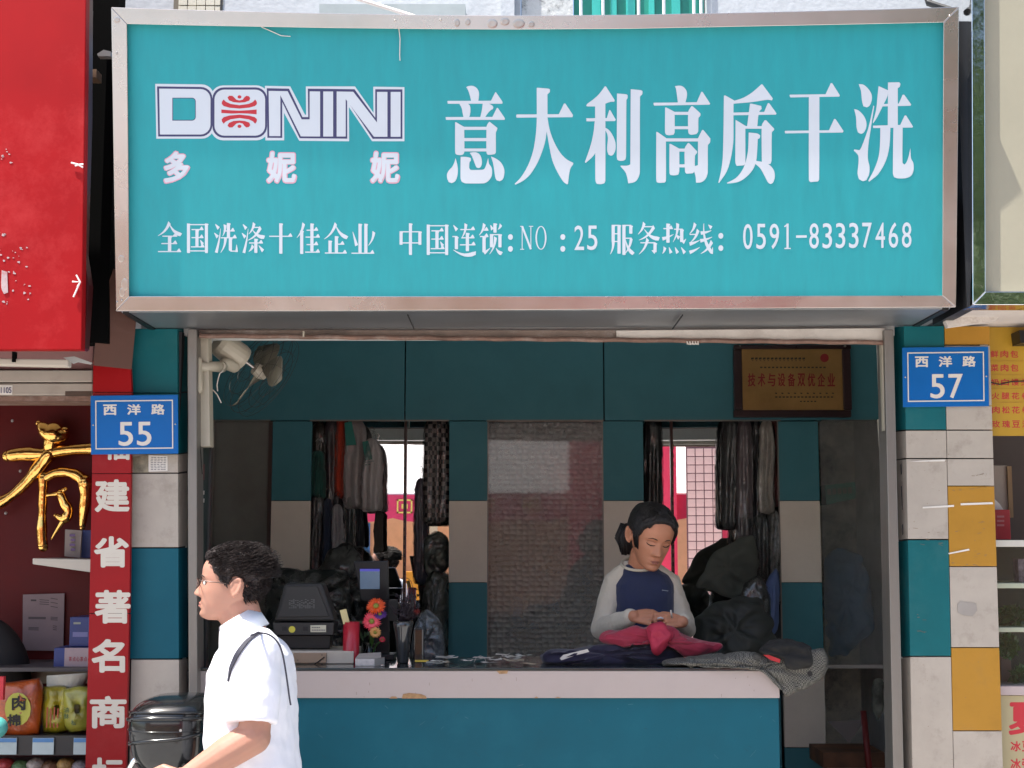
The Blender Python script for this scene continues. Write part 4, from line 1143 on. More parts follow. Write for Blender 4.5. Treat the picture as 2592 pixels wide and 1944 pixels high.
# ------------------------------------------------------------------ right neighbour
rs = T('cream_shop_signboard', 'blank cream fabric sign box in a dented steel frame at the right edge', 'signboard', (2.0, 4.3, 2.4))
MC = mat('cream_sign_fabric', (.31, .285, .21), .6, var=.05, scale=2, bump=.03)
PQ('sign_face', [(2490, -400), (3600, -400), (3600, 737), (2494, 737)], 4.33, .03, MC, rs)
PQ('frame_rail', [(2458, -400), (2491, -400), (2495, 738), (2462, 772)], 4.30, .10, mat('mirror_polished_steel', (.8, .8, .78), .09, metal=1, bump=.3, bscale=4), rs, .002)
PQ('frame_rail', [(2495, 738), (3600, 738), (3600, 772), (2462, 772)], 4.30, .10, MATS['mirror_polished_steel'], rs, .002)
MB().box(X(2462, 770, 4.36), 4.5, 4.42, 4.9, Z(776, 4.4), Z(776, 4.4) + .012).build('soffit_board', mat('white_soffit_board', (.55, .50, .46), .6, dirt=(.3, .22, .17)), rs)
MB().box(X(2428, 400, 4.36), X(2458, 400, 4.36), 4.34, 4.7, Z(780, 4.36), 3.30).build('black_side_panel', M_BLACK); props(bpy.data.objects['black_side_panel'], 'glossy black metal cheek filling the gap right of the teal signboard', 'panel')
PQ('peeling_board', [(2392, 808), (2445, 778), (2475, 766), (2560, 768), (2520, 812), (2400, 828)], 4.60, .03, mat('peeling_white_board', (.58, .53, .48), .7, dirt=(.2, .12, .08), dscale=8, damt=.8), rs)
mn = T('menu_board', 'yellow menu board with red Chinese bun names beside the right pillar', 'menu', (X(2550, 960, 4.8), 4.8, Z(1103, 4.8)))
PQ('board', [(2502, 828), (2900, 828), (2900, 1103), (2508, 1103)], 4.80, .01, mat('yellow_menu_print', (.42, .24, .012), .5, var=.1), mn)
MP4 = onY(4.80)
MU = lambda u: 2490 + u / 6.147
MV = lambda v: 840 + v / 6.147
rowsT = [('鲜肉包', 105, 290, 400, 3), ('菜肉包', 108, 505, 615, 3), ('奶白馒头', 115, 730, 835, 4), ('火腿花卷', 122, 945, 1050, 4), ('肉松花卷', 128, 1160, 1270, 4), ('玫瑰豆沙包', 132, 1380, 1490, 5)]
for s_, u0, v0, v1, n_ in rowsT:
    for i, ch in enumerate(s_):
        q = MB()
        text(q, ch, MU(u0 + i * 155), MV(v0), MU(u0 + i * 155 + 122), MV(v1), MP4, .018, .001)
        q.build('character', mat('menu_red', (.42, .015, .02), .5), mn, fixn=False)
MB().tube([P(2508, 968, 4.795), P(2530, 973, 4.795), P(2560, 966, 4.795), P(2640, 962, 4.795)], .0022, 5).build('crossing_out_line', M_BLACK, mn)
for k in range(4): PB('divider_line', 2508, MV(450 + k * 215), 2900, MV(452 + k * 215) + .6, 4.7985, .001, mat('menu_line', (.4, .2, .02), .5), mn)
o = PQ('black_speaker', [(2580, 836), (2640, 836), (2640, 868), (2584, 868)], 4.72, .08, M_BLACK); props(o, 'black box hanging in front of the yellow menu', 'speaker')
MB().box(1.625, 4.5, 5.7, 5.75, .12, 2.4).build('kitchen_back_wall', mat('brown_kitchen_wall', (.07, .05, .045), .7))['kind'] = 'structure'
MB().box(1.67, 4.5, 4.96, 5.7, 2.36, 2.40).build('kitchen_ceiling', M_CEIL)['kind'] = 'structure'
MB().box(1.625, 1.66, 4.96, 5.7, .12, 2.36).build('kitchen_side_wall', mat('brown_kitchen_wall', (.07, .05, .045), .7))['kind'] = 'structure'
o = PB('white_cutting_board', 2500, 1178, 2552, 1300, 5.4, .03, mat('white_board', (.36, .30, .26), .6), None, .002); props(o, 'pale board standing at the back of the bun kitchen', 'board')
o = PB('board_edge_strip', 2552, 1180, 2563, 1310, 5.39, .03, mat('tan_strip', (.26, .16, .08), .6)); props(o, 'tan wooden upright beside the pale board', 'upright')
rb = T('red_tissue_box', 'red box with a white tissue poking out on the serving counter', 'box', (X(2530, 1365, 5.0), 5.0, Z(1366, 5)))
PB('carton', 2512, 1290, 2558, 1366, 5.0, .12, mat('red_carton', (.34, .01, .015), .5), rb, .003)
for k in range(3): PB('print', 2524, 1305 + k * 11, 2542, 1310 + k * 11, 4.9985, .001, mat('pale_red_print', (.4, .12, .12), .5), rb)
MB().quadprism([P(2515, 1290, 5.05), P(2516, 1262, 5.05), P(2530, 1275, 5.05), P(2540, 1290, 5.05)], (0, .02, 0)).build('tissue', M_PAPER, rb)
dc = T('display_cabinet', 'glass fronted display cabinet with white rails at the right edge', 'cabinet', (X(2560, 1740, 4.82), 4.82, .12))
wr = mat('white_rail', (.55, .52, .46), .4)
PB('top_rail', 2517, 1367, 2900, 1384, 4.80, .5, wr, dc, .002)
PB('shelf_rail', 2520, 1476, 2900, 1489, 4.80, .4, mat('greenish_rail', (.36, .38, .28), .4), dc, .002)
PB('shelf_rail', 2523, 1588, 2900, 1600, 4.82, .4, MATS['greenish_rail'], dc, .002)
PB('bottom_rail', 2530, 1737, 2900, 1760, 4.79, .5, mat('mauve_rail', (.42, .34, .33), .5), dc, .002)
PB('cabinet_back', 2505, 1384, 2900, 1737, 5.3, .02, mat('dark_green_back', (.03, .045, .035), .5), dc)
PB('glass_pane', 2520, 1385, 2900, 1736, 4.84, .004, mat('cabinet_glass', (.9, .95, .92), .03, var=0, trans=1), dc)
PQ('base_panel', [(2531, 1761), (2900, 1761), (2900, 2500), (2548, 2500)], 4.80, .02, mat('cream_base_panel', (.38, .32, .18), .6, var=.05), dc)
for ch, a, b_, c_, d_ in (('夏', 2553, 1778, 2640, 1860), ('冰', 2558, 1876, 2584, 1902), ('豆', 2587, 1876, 2612, 1902), ('浆', 2616, 1876, 2642, 1902), ('冰', 2558, 1920, 2584, 1948), ('粥', 2587, 1920, 2612, 1948)):
    q = MB(); text(q, ch, a, b_, c_, d_, onY(4.80), .03, .001); q.build('character', M_REDP, dc, fixn=False)
o = PB('printed_packet', 2578, 1415, 2620, 1474, 4.95, .05, mat('packet_print', (.35, .28, .36), .4, var=.7, scale=60)); props(o, 'small printed packet on the top shelf of the glass cabinet', 'packet')
o = PB('pink_carton', 2534, 1664, 2560, 1734, 4.98, .08, mat('pinkish_carton', (.30, .2, .18), .6)); props(o, 'pinkish carton on the lowest shelf of the glass cabinet', 'carton')
# leafy greens on the cabinet shelves
def leaves(name, cx, cy, rx, ry, Y, n, lab, cat='plant', m=None):
    t = T(name, lab, cat, P(cx, cy + ry, Y))
    q = MB()
    for k in range(n):
        a = random.uniform(0, 6.28); r = random.random() ** .5
        c = P(cx + rx * r * math.cos(a), cy + ry * r * math.sin(a), Y + random.uniform(-.05, .05))
        s = random.uniform(.008, .02)
        u = Vector((random.gauss(0, 1), random.gauss(0, 1), random.gauss(0, 1))).normalized()
        v = u.orthogonal().normalized()
        q.add([c - u * s, c - v * s * .45 + u * s * .1, c + u * s, c + v * s * .45 + u * s * .1], [(0, 1, 2, 3)])
    o = q.build('foliage', m or mat('leaf_green', (.05, .13, .03), .45, var=.5, scale=30), t)
    o['kind'] = 'stuff'
    MB().tube([P(cx, cy + ry, Y), P(cx, cy, Y)], .004, 6).build('stem', M_WOOD, t)
leaves('leafy_vegetables', 2558, 1562, 38, 30, 4.96, 260, 'bunch of green leaves on the middle shelf of the cabinet')
leaves('leafy_vegetables', 2548, 1635, 30, 32, 4.95, 200, 'dark leafy bunch hanging below the middle shelf')
leaves('leafy_vegetables', 2580, 1710, 22, 24, 4.93, 160, 'leafy bunch beside the pinkish carton')

# ------------------------------------------------------------------ across the street (seen in the mirrors)
YO = -5.0
MOP = mat('apricot_wall', (.78, .46, .28), .7, var=.1)
op = T('opposite_shophouse', 'low apricot and cream shop row across the street, seen in the mirrors', 'building', (0, YO, 0))
MB().box(-9, 9, YO - .5, YO, 3.3, 3.7).build('upper_wall', mat('cream_render', (.6, .56, .5), .8), op)
MB().box(-9, 9, YO - 1.6, YO - 1.5, 0, 3.3).build('ground_floor_wall', MOP, op)
for k, x in enumerate((-4.6, -3.1, -1.72, -.55, .9, 2.02, 4.6)):
    MB().box(x - .09, x + .09, YO - .3, YO - .05, 0, 3.3).build('column', mat('cream_column', (.72, .66, .5), .6), op, bev=.01)
MB().box(-1.66, -1.46, YO - 1.49, YO - 1.45, 1.2, 2.0).build('blue_poster', mat('poster_blue', (.03, .16, .45), .5), op)
MB().box(-.95, -.4, YO - 1.2, YO - .7, 0, 1.3).build('orange_stall', mat('stall_orange', (.75, .35, .03), .5), op)
aw = T('white_awning', 'white sloping awning with a red scalloped valance across the street', 'awning', (-1.5, YO + .6, 2.3))
MB().quadprism([(-5, YO + 1.1, 2.32), (1.35, YO + 1.1, 2.32), (1.35, YO, 3.28), (-5, YO, 3.28)], (0, 0, .02)).build('canopy', mat('awning_white', (.82, .78, .74), .6), aw)
q = MB()
n = 64
vs, fs = [], []
for i in range(n + 1):
    x = -5 + 6.35 * i / n
    vs += [(x, YO + 1.12, 2.32), (x, YO + 1.12, 2.02 - .05 * abs(math.sin(i * .55)))]
for i in range(n): fs.append((2 * i, 2 * i + 1, 2 * i + 3, 2 * i + 2))
q.add(vs, fs); q.build('valance', mat('valance_red', (.62, .03, .10), .6), aw, fixn=False)
q = MB()
for k in range(11):
    x = -4.9 + k * .56
    for (a, b_, c_, d_) in ((0, .0, .2, .02), (0, .16, .2, .18), (0, 0, .02, .18), (.18, 0, .2, .18), (.06, .06, .14, .12)):
        q.box(x + a, x + c_, YO + 1.128, YO + 1.131, 2.08 + b_, 2.08 + d_)
q.build('valance_ornament', mat('valance_yellow', (.75, .55, .12), .5), aw)
def tree(x, y, h, lab, n):
    t = T('street_tree', lab, 'tree', (x, y, 0), 'trees across the street')
    MB().tube([(x, y, 0), (x + .1, y, h * .3), (x - .05, y + .1, h * .6), (x, y, h * .8)], [.16, .13, .09, .04], 10).build('trunk', M_WOOD, t, smooth=True)
    q = MB(); cs = []
    for k in range(26):
        a = random.uniform(0, 6.28); r_ = random.uniform(.2, 2.0)
        cs.append(Vector((x + r_ * math.cos(a), y + r_ * math.sin(a), h * random.uniform(.32, 1.0))))
    for k in range(n):
        c = random.choice(cs) + Vector((random.gauss(0, .36), random.gauss(0, .36), random.gauss(0, .28)))
        u_ = Vector((random.gauss(0, 1), random.gauss(0, 1), random.gauss(0, .6))).normalized(); v_ = u_.orthogonal().normalized()
        l = random.uniform(.07, .13)
        q.add([c - u_ * l, c - v_ * l * .5, c + u_ * l, c + v_ * l * .5], [(0, 1, 2, 3)])
    q.build('crown', mat('tree_leaf', (.09, .16, .04), .5, var=.6, scale=2), t, fixn=False)['kind'] = 'stuff'
tree(4.6, -5.6, 10.5, 'leafy street tree right of the pink shop, mirrored in the steel sign frame', 16000)
tree(7.8, -7.0, 11, 'taller leafy tree further right across the street', 14000)
pw = T('pink_shopfront', 'hot pink shop panel with a pale tiled pillar across the street', 'shopfront', (2.6, YO, 0))
MB().box(1.66, 2.35, YO + 1.20, YO + 1.26, 0, 3.55).build('pink_panel', mat('hot_pink_paint', (.85, .04, .10), .5, var=.06), pw)
MB().box(.72, 1.13, YO + 1.20, YO + 1.26, 0, 3.55).build('pink_panel', mat('hot_pink_paint', (.85, .04, .10), .5, var=.06), pw)
MB().box(1.25, 1.69, YO + 1.27, YO + 1.45, 0, 2.95).build('pillar_core', mat('tile_grout', (.16, .07, .08), .8), pw)
tm = MB().box(-.048, .048, 0, .01, -.048, .048).mesh('tile'); tm.materials.append(mat('pale_pink_tile', (.78, .48, .42), .35, var=.08))
for i in range(4):
    for j in range(27):
        o = bpy.data.objects.new('tile', tm); COL.objects.link(o); o.parent = pw
        o.location = Vector((1.31 + i * .107, YO + 1.45, .06 + j * .107)) - Vector(pw.location)
MB().box(-9, 9, -9, YO - .5, 0, .02).build('opposite_floor', M_PAVE)['kind'] = 'structure'

# ------------------------------------------------------------------ hanging laundry in the niches
def garment(px0, py0, px1, py1, Y, m, seed, lab, film=False, folds=7, dep=.032, flare=.25, cat='garment', grp=None, name='hanging_garment'):
    top = P((px0 + px1) / 2, py0, Y)
    t = T(name, lab, cat, top, grp)
    def shape(infl):
        q = MB()
        rows = []
        n = 40
        N = 14
        for i in range(N + 1):
            v = i / N
            py = py0 + (py1 - py0) * v
            wv = (1 - flare) + flare * min(1, v * 2.2) ** .6
            if i == 0: wv *= .5
            hw = (px1 - px0) / 2 * wv * (1 + infl * .12)
            cx = (px0 + px1) / 2 + 4 * noise.noise((v * 2, seed, 0))
            row = []
            for k in range(n):
                a = 2 * math.pi * k / n
                fo = 1 + .22 * math.sin(folds * a + seed + 1.5 * v) * min(1, v * 3) + .35 * noise.noise((math.cos(a) * 2.2, math.sin(a) * 2.2 + seed * 3, v * 3))
                bot = (18 * noise.noise((a * .9, seed, 5)) if i == N else 0)
                row.append(P(cx + hw * math.cos(a) * (1 + .05 * noise.noise((a, v * 4, seed))), py + bot, Y) + Vector((0, dep * (1 + infl * .5) * math.sin(a) * fo * (.4 if i == 0 else 1), 0)))
            rows.append(row)
        q.loft(rows)
        return q
    crumple(shape(0).build('cloth', m, t, smooth=True), .005, .06, 1)
    MB().tube([top + Vector((-.012, 0, .045)), top + Vector((0, 0, .06)), top + Vector((.012, 0, .045)), top + Vector((0, 0, .02)), top + Vector((0, 0, -.01))], .002, 5).build('hanger_hook', M_STEEL, t)
    if film: crumple(shape(1).build('plastic_cover', M_PLAST, t, smooth=True), .005, .04, 1)
    return t
def cl(name, c, var=.25, scale=9, **k): return mat(name, c, .8, var=var, scale=scale, sheen=.2, **k)
G1 = 'clothes hanging in the left niche'
M_CHK = mat('checked_brown_cloth', (.14, .10, .09), .8, var=.9, scale=40)
_t = M_CHK.node_tree; _c = _t.nodes.new('ShaderNodeTexChecker'); _c.inputs['Scale'].default_value = 45; _c.inputs['Color1'].default_value = (.02, .015, .015, 1); _c.inputs['Color2'].default_value = (.30, .24, .22, 1); _k = _t.nodes.new('ShaderNodeTexCoord'); _t.links.new(_k.outputs['Object'], _c.inputs['Vector']); _t.links.new(_c.outputs['Color'], _t.nodes['Principled BSDF'].inputs['Base Color'])
garment(782, 1066, 832, 1330, 7.100, cl('olive_brown_cloth', (.07, .055, .035)), 1, 'olive brown garment hanging at the left end of the left niche', True, grp=G1)
garment(820, 1055, 868, 1300, 7.085, cl('maroon_grey_cloth', (.10, .07, .08)), 2, 'grey maroon garment next to the orange-red one in the left niche', True, grp=G1)
garment(848, 1050, 884, 1262, 7.055, cl('orange_red_cloth', (.45, .04, .012)), 3, 'orange-red garment in the left niche', False, grp=G1)
g_ = garment(868, 1060, 930, 1290, 7.035, cl('pale_mauve_cover', (.50, .42, .40), var=.15), 4, 'pale mauve suit cover with a green header in the left niche', True, grp=G1)
MB().quadprism([P(872, 1070, 6.98), P(890, 1066, 6.98), P(902, 1126, 6.98), P(876, 1128, 6.98)], (0, .004, 0)).build('green_header', mat('header_green', (.0, .15, .12), .4), g_)
g_ = garment(915, 1110, 968, 1295, 7.020, cl('white_cover', (.78, .70, .67), var=.1), 5, 'whitish cleaning bag with green print nearest the bright reflection', True, flare=.45, grp=G1)
MB().quadprism([P(917, 1118, 6.985), P(932, 1116, 6.985), P(945, 1162, 6.985), P(924, 1166, 6.985)], (0, .004, 0)).build('green_header', mat('header_green', (.0, .15, .12), .4), g_)
q = MB()
for k, (a, b_) in enumerate(((924, 1170), (932, 1169), (940, 1168), (924, 1177), (932, 1176), (942, 1174))): seg(q, (a, b_), (a + 6, b_ - .8), 2.5, onY(6.984), .001)
q.build('green_print', mat('header_green', (.0, .15, .12), .4), g_, fixn=False)
garment(900, 1280, 922, 1385, 7.055, cl('black_trouser_cloth', (.008, .010, .014)), 6, 'black trouser legs under the white cleaning bag', False, folds=3, grp=G1)
garment(946, 1290, 970, 1400, 7.045, cl('dark_belt_cloth', (.05, .045, .035)), 7, 'dark grey strap hanging under the white cleaning bag', False, folds=2, dep=.015, grp=G1)
garment(1072, 1050, 1140, 1330, 7.075, M_CHK, 8, 'dark brown checked shirt at the right end of the left niche', True, folds=9, grp=G1)
garment(1048, 1210, 1082, 1480, 7.095, cl('dusty_violet_cloth', (.10, .09, .12)), 9, 'violet grey garment left of the checked shirt', True, grp=G1)
def sack(name, pts, Y, m, lab, cat, seed, film=True, dep=.08):
    q = MB()
    c = Vector((sum(p[0] for p in pts) / len(pts), sum(p[1] for p in pts) / len(pts)))
    sp = smooth_pts(pts, 4)
    rings = []
    for side, ss in ((1, (.12, .35, .58, .78, .92, 1)), (-1, (.92, .6, .2))):
        for s in ss:
            r = []
            for p in sp:
                x, y = c.x + (p[0] - c.x) * s, c.y + (p[1] - c.y) * s
                wv = 1 + .55 * noise.noise((x * .035, y * .035, seed)) + .25 * noise.noise((x * .1, y * .1, seed))
                d = (1 - s ** 2.4) ** .5 * dep * wv + .006 * noise.noise((x * .2, y * .2, seed))
                r.append(P(x, y, Y - d * side))
            rings.append(r)
    rings = rings[:6] + rings[6:]
    q.loft(rings)
    t = T(name, lab, cat, P(c.x, max(p[1] for p in pts), Y))
    folds(q.build('cloth', m, t, smooth=True), dep * .22, .09, 2)
    if film:
        o = q.build('plastic_cover', M_PLAST, t, smooth=True)
        for v in o.data.vertices: v.co.y -= .010
        folds(o, dep * .16, .04, 2)
    return t
M_BKC = mat('black_wrapped_cloth', (.010, .012, .012), .45, var=.6, scale=9, bump=.6, bscale=18)
garment(784, 1240, 822, 1500, 7.04, cl('dark_check_cloth', (.06, .05, .05), var=.9, scale=50), 71, 'dark checked garment low at the left end of the left niche', True, grp=G1)
garment(816, 1262, 846, 1460, 7.03, cl('ink_blue_cloth', (.02, .03, .06)), 72, 'ink blue garment low in the left niche', False, grp=G1)
garment(838, 1275, 872, 1440, 7.02, cl('pale_lilac_cloth', (.50, .46, .48), var=.2), 73, 'pale lilac shirt in plastic low in the left niche', True, grp=G1)
garment(866, 1250, 905, 1420, 7.05, cl('charcoal_green_cloth', (.04, .05, .045)), 74, 'charcoal green garment low in the left niche', True, grp=G1)
garment(786, 1140, 824, 1260, 7.03, cl('bottle_green_cloth', (.01, .07, .055)), 75, 'bottle green garment half way down the left niche', False, grp=G1)
sack('wrapped_laundry', [(840, 1380), (880, 1370), (918, 1400), (935, 1460), (930, 1560), (900, 1660), (840, 1690), (800, 1600), (800, 1460)], 6.9, M_BKC, 'dark plastic-wrapped clothes standing behind the card terminal', 'laundry', 12)
sack('wrapped_laundry', [(1075, 1480), (1100, 1440), (1132, 1450), (1133, 1560), (1132, 1690), (1080, 1692), (1040, 1690), (1058, 1600), (1072, 1540)], 6.92, mat('wrapped_black_olive', (.05, .05, .04), .5, var=.7, scale=14, bump=.6, bscale=18), 'dark olive plastic sack at the right foot of the left niche', 'laundry', 13)
sack('wrapped_laundry', [(1062, 1370), (1090, 1340), (1130, 1350), (1133, 1430), (1100, 1470), (1066, 1450)], 7.1, mat('wrapped_pale_green', (.16, .17, .14), .5, var=.7, scale=16, bump=.6, bscale=18), 'pale greenish wrapped clothes under the checked shirt', 'laundry', 14)
G2 = 'clothes hanging in the right niche'
garment(1630, 1050, 1676, 1310, 7.055, cl('black_suit_cloth', (.012, .013, .013)), 21, 'black suit cover hanging at the left end of the right niche', True, grp=G2)
garment(1826, 1050, 1872, 1340, 7.045, cl('charcoal_suit_cloth', (.05, .05, .05)), 22, 'charcoal coat in plastic right of the pink reflection', True, grp=G2)
garment(1862, 1050, 1905, 1400, 7.020, cl('plum_grey_cloth', (.16, .12, .13)), 23, 'plum grey coat in plastic in the right niche', True, grp=G2)
garment(1895, 1050, 1925, 1380, 7.055, cl('ink_black_cloth', (.015, .016, .02)), 24, 'ink black coat in plastic in the right niche', True, grp=G2)
garment(1918, 1062, 1960, 1300, 7.020, cl('stone_grey_cloth', (.55, .50, .42), var=.35), 25, 'stone grey jacket in plastic near the right end of the right niche', True, grp=G2)
garment(1944, 1050, 1978, 1285, 7.065, cl('wine_red_cloth', (.24, .03, .02)), 26, 'wine red garment at the right end of the right niche', True, grp=G2)
garment(1868, 1290, 1912, 1520, 7.03, cl('slate_wrapped_cloth', (.05, .055, .06)), 76, 'slate coloured wrapped coat low in the right niche', True, grp=G2)
garment(1902, 1300, 1948, 1540, 7.02, cl('black_grey_cloth', (.022, .025, .025)), 77, 'blackish wrapped coat low in the right niche', True, grp=G2)
garment(1938, 1290, 1976, 1530, 7.04, cl('grey_herringbone_cloth', (.28, .28, .26), var=.6, scale=40), 78, 'grey herringbone coat at the lower right end of the right niche', True, grp=G2)
sack('grey_folded_cloth', [(1822, 1388), (1862, 1364), (1906, 1352), (1925, 1420), (1905, 1500), (1868, 1516), (1810, 1502), (1760, 1486), (1778, 1450), (1800, 1404)], 6.75, mat('dull_olive_grey_cloth', (.085, .09, .075), .85, var=.12), 'dull grey-green cloth leaning over the heap beside the woman', 'cloth', 32, False, .05)
sack('dark_grey_bag', [(1762, 1560), (1800, 1522), (1860, 1510), (1930, 1516), (1960, 1580), (1965, 1660), (1900, 1700), (1800, 1700), (1756, 1640)], 5.9, mat('dark_grey_bag_cloth', (.024, .028, .026), .6, var=.15, scale=8), 'big dark grey bag standing behind the counter right of the woman', 'bag', 33, False, .08)
sack('blue_shirt_bundle', [(1930, 1500), (1962, 1430), (1973, 1440), (1974, 1600), (1950, 1620), (1918, 1560)], 6.85, mat('slate_blue_cloth', (.10, .15, .32), .7, var=.25), 'slate blue shirt hanging at the right edge of the right niche', 'shirt', 34, False, .04)
sack('black_wrapped_suit', [(1880, 1470), (1930, 1450), (1950, 1520), (1950, 1640), (1900, 1690), (1860, 1600)], 6.5, M_BKC, 'black wrapped suit bunched over the dark grey bag', 'laundry', 35, True, .05)
sack('wrapped_laundry', [(668, 1500), (672, 1450), (700, 1438), (800, 1442), (880, 1436), (892, 1480), (890, 1600), (880, 1690), (690, 1690), (668, 1600)], 6.7, M_BKC, 'wide black wrapped bundle standing on the sorting ledge behind the terminal', 'laundry', 15)
# right service window contents
sw = T('tiled_service_window', 'dim service window at the right of the back wall with a pale rail at its foot', 'window', (X(2160, 1400, YW), YW, FL))
PB('window_rail', 2090, 1683, 2250, 1692, YW - .02, .03, mat('pale_rail', (.42, .38, .34), .5), sw)
PB('glass_pane', 2082, 1067, 2236, 1682, YW + .012, .005, mat('tinted_window_glass', (.90, .94, .91), .04, trans=.92), sw)
o = MB().box(X(2070, 1100, 7.8), XR, 7.8, 7.84, FL, 2.75).build('inner_tiled_wall', mat('grimy_tiles', (.75, .70, .58), .5, var=.3, scale=9, dirt=(.04, .04, .04), damt=1, dscale=3)); o['kind'] = 'structure'
cr = T('green_plastic_crate', 'green slotted plastic crate behind the right service window', 'crate', (X(2130, 1250, 7.4), 7.4, Z(1290, 7.4)))
PQ('crate_wall', [(2088, 1228), (2164, 1220), (2166, 1262), (2092, 1278)], 7.4, .18, mat('crate_green', (.02, .30, .20), .5), cr)
for k in range(5): PQ('slot', [(2094 + k * 13, 1238 - k), (2103 + k * 13, 1237 - k), (2104 + k * 13, 1252 - k), (2095 + k * 13, 1253 - k)], 7.398, .004, mat('crate_slot', (.3, .32, .26), .6), cr)
sack('blue_tarpaulin', [(2088, 1400), (2130, 1380), (2180, 1400), (2200, 1470), (2215, 1600), (2150, 1660), (2100, 1670), (2086, 1540)], 7.3, mat('deep_blue_sheet', (.02, .12, .26), .5, var=.3, bump=.3), 'deep blue sheet bunched behind the right service window', 'sheet', 41, False, .08)
o = MB().tube([P(2185, 1800, 6.2), P(2205, 1990, 6.1)], .014, 10).build('red_broom_handle', mat('broom_red', (.13, .006, .006), .5), smooth=True); props(o, 'red broom handle leaning in the passage right of the counter', 'broom')
o = PQ('white_folded_paper', [(2096, 1826), (2190, 1822), (2152, 1878), (2148, 1880)], 6.6, .004, mat('dingy_paper', (.2, .17, .16), .8)); props(o, 'pale triangular paper hanging under the right service window', 'paper')
o = MB().tube([P(2253, 1705, 4.86), P(2246, 1760, 4.86), P(2245, 1850, 4.86)], .003, 6).build('hanging_cable', mat('pale_cable', (.75, .66, .6), .5)); props(o, 'pale cable hanging down inside the right jamb', 'cable')
sack('patterned_bag', [(2210, 1712), (2236, 1715), (2236, 1800), (2222, 1830), (2206, 1790)], 6.4, mat('camouflage_print', (.15, .15, .12), .7, var=.9, scale=10), 'patterned grey bag standing low by the right jamb', 'bag', 42, False, .03)
o = PB('low_shelf', 2084, 1905, 2240, 1944, 6.5, .3, mat('orange_brown_box', (.14, .06, .03), .7, var=.6)); props(o, 'dim orange-brown box on the floor of the passage', 'box')

# ------------------------------------------------------------------ wall fan
fan = T('wall_fan', 'old cream wall fan on the left jamb turned into the shop', 'fan', P(503, 945, 4.79))
Yf = 4.78
MB().capsule(P(502, 912, Yf), P(502, 985, Yf), .013, .016, 14).build('wall_bracket', M_CRM, fan, smooth=True)
PB('back_plate', 488, 893, 495, 1000, 4.785, .012, M_BLACK, fan)
MB().tube([P(506, 928, Yf), P(540, 928, 4.84), P(563, 929, 4.9)], [.016, .018, .02], 12).build('arm', M_CRM, fan, smooth=True)
MB().lathe(P(563, 928, 4.885), [(.004, -.012), (.014, -.012), (.014, .012), (.004, .012)], 12, Matrix.Rotation(R(90), 3, 'X')).build('pivot_knob', M_CRM, fan, smooth=False)
MB().capsule(P(570, 920, 4.92), P(592, 928, 4.96), .020, .022).build('neck_joint', M_CRM, fan, smooth=True)
ax = Vector((.68, .55, -.48)).normalized()
mc = P(590, 893, 4.98)
def along(prof, c, name, m, parent, n=20):
    Mx = ax.to_track_quat('Z', 'Y').to_matrix()
    return MB().lathe(c, prof, n, Mx).build(name, m, parent, smooth=False)
along([(.002, -.075), (.038, -.072), (.047, -.055), (.05, -.02), (.05, .03), (.046, .045), (.03, .05), (.002, .05)], mc, 'motor_housing', M_CRM, fan)
hc = mc + ax * .13
along([(.002, -.03), (.022, -.03), (.026, .0), (.018, .02), (.002, .026)], hc, 'hub', M_CRM, fan)
along([(.002, -.14), (.006, -.14), (.006, 0), (.002, 0)], hc, 'shaft', M_STEEL, fan)
u = ax.orthogonal().normalized(); v = ax.cross(u)
M_BLD = mat('dusty_fan_blade', (.17, .16, .12), .45)
for k in range(3):
    q = MB(); vs = []
    for i in range(8):
        r = .02 + .135 * i / 7
        for j, s in enumerate((-1, 1)):
            wd = .24 + .38 * math.sin(math.pi * min(1, (i + 1) / 8)) ** .7
            a = 2.2 + k * 2.094 + s * wd * (.75 if s < 0 else 1)
            vs.append(hc + (u * math.cos(a) + v * math.sin(a)) * r + ax * (.018 * s))
    q.add(vs, [(2 * i, 2 * i + 1, 2 * i + 3, 2 * i + 2) for i in range(7)])
    o = q.build('blade', M_BLD, fan, smooth=True, fixn=False)
    sm = o.modifiers.new('s', 'SOLIDIFY'); sm.thickness = .003
q = MB()
M_GRD = mat('dark_wire_guard', (.02, .022, .022), .6)
for rr_, off in ((.17, 0), (.165, .035), (.165, -.035), (.12, .045), (.12, -.045), (.07, .05), (.07, -.05)):
    q.tube([hc + ax * off + (u * math.cos(t * math.pi / 14) + v * math.sin(t * math.pi / 14)) * rr_ for t in range(29)], .0009, 5, False)
for t in range(14):
    d_ = u * math.cos(t * math.pi / 7) + v * math.sin(t * math.pi / 7)
    for s in (1, -1):
        q.tube([hc + ax * .05 * s + d_ * .03, hc + ax * .046 * s + d_ * .11, hc + ax * .03 * s + d_ * .16, hc + d_ * .17], .0006, 4, False)
q.build('wire_guard', M_GRD, fan)
MB().tube([P(*p, 4.86) for p in ((565, 938), (556, 946), (552, 960), (549, 975), (551, 990))], .0022, 6).build('pull_cord', M_PLTXT, fan)
MB().tube([P(*p, 4.86) for p in ((528, 984), (540, 988), (550, 999), (560, 1020))], .0022, 6).build('power_cable', M_PLTXT, fan)
MB().tube([P(*p, 4.79) for p in ((497, 998), (500, 1050), (506, 1120), (512, 1200))], .0014, 5).build('cord', M_BLACK, fan)

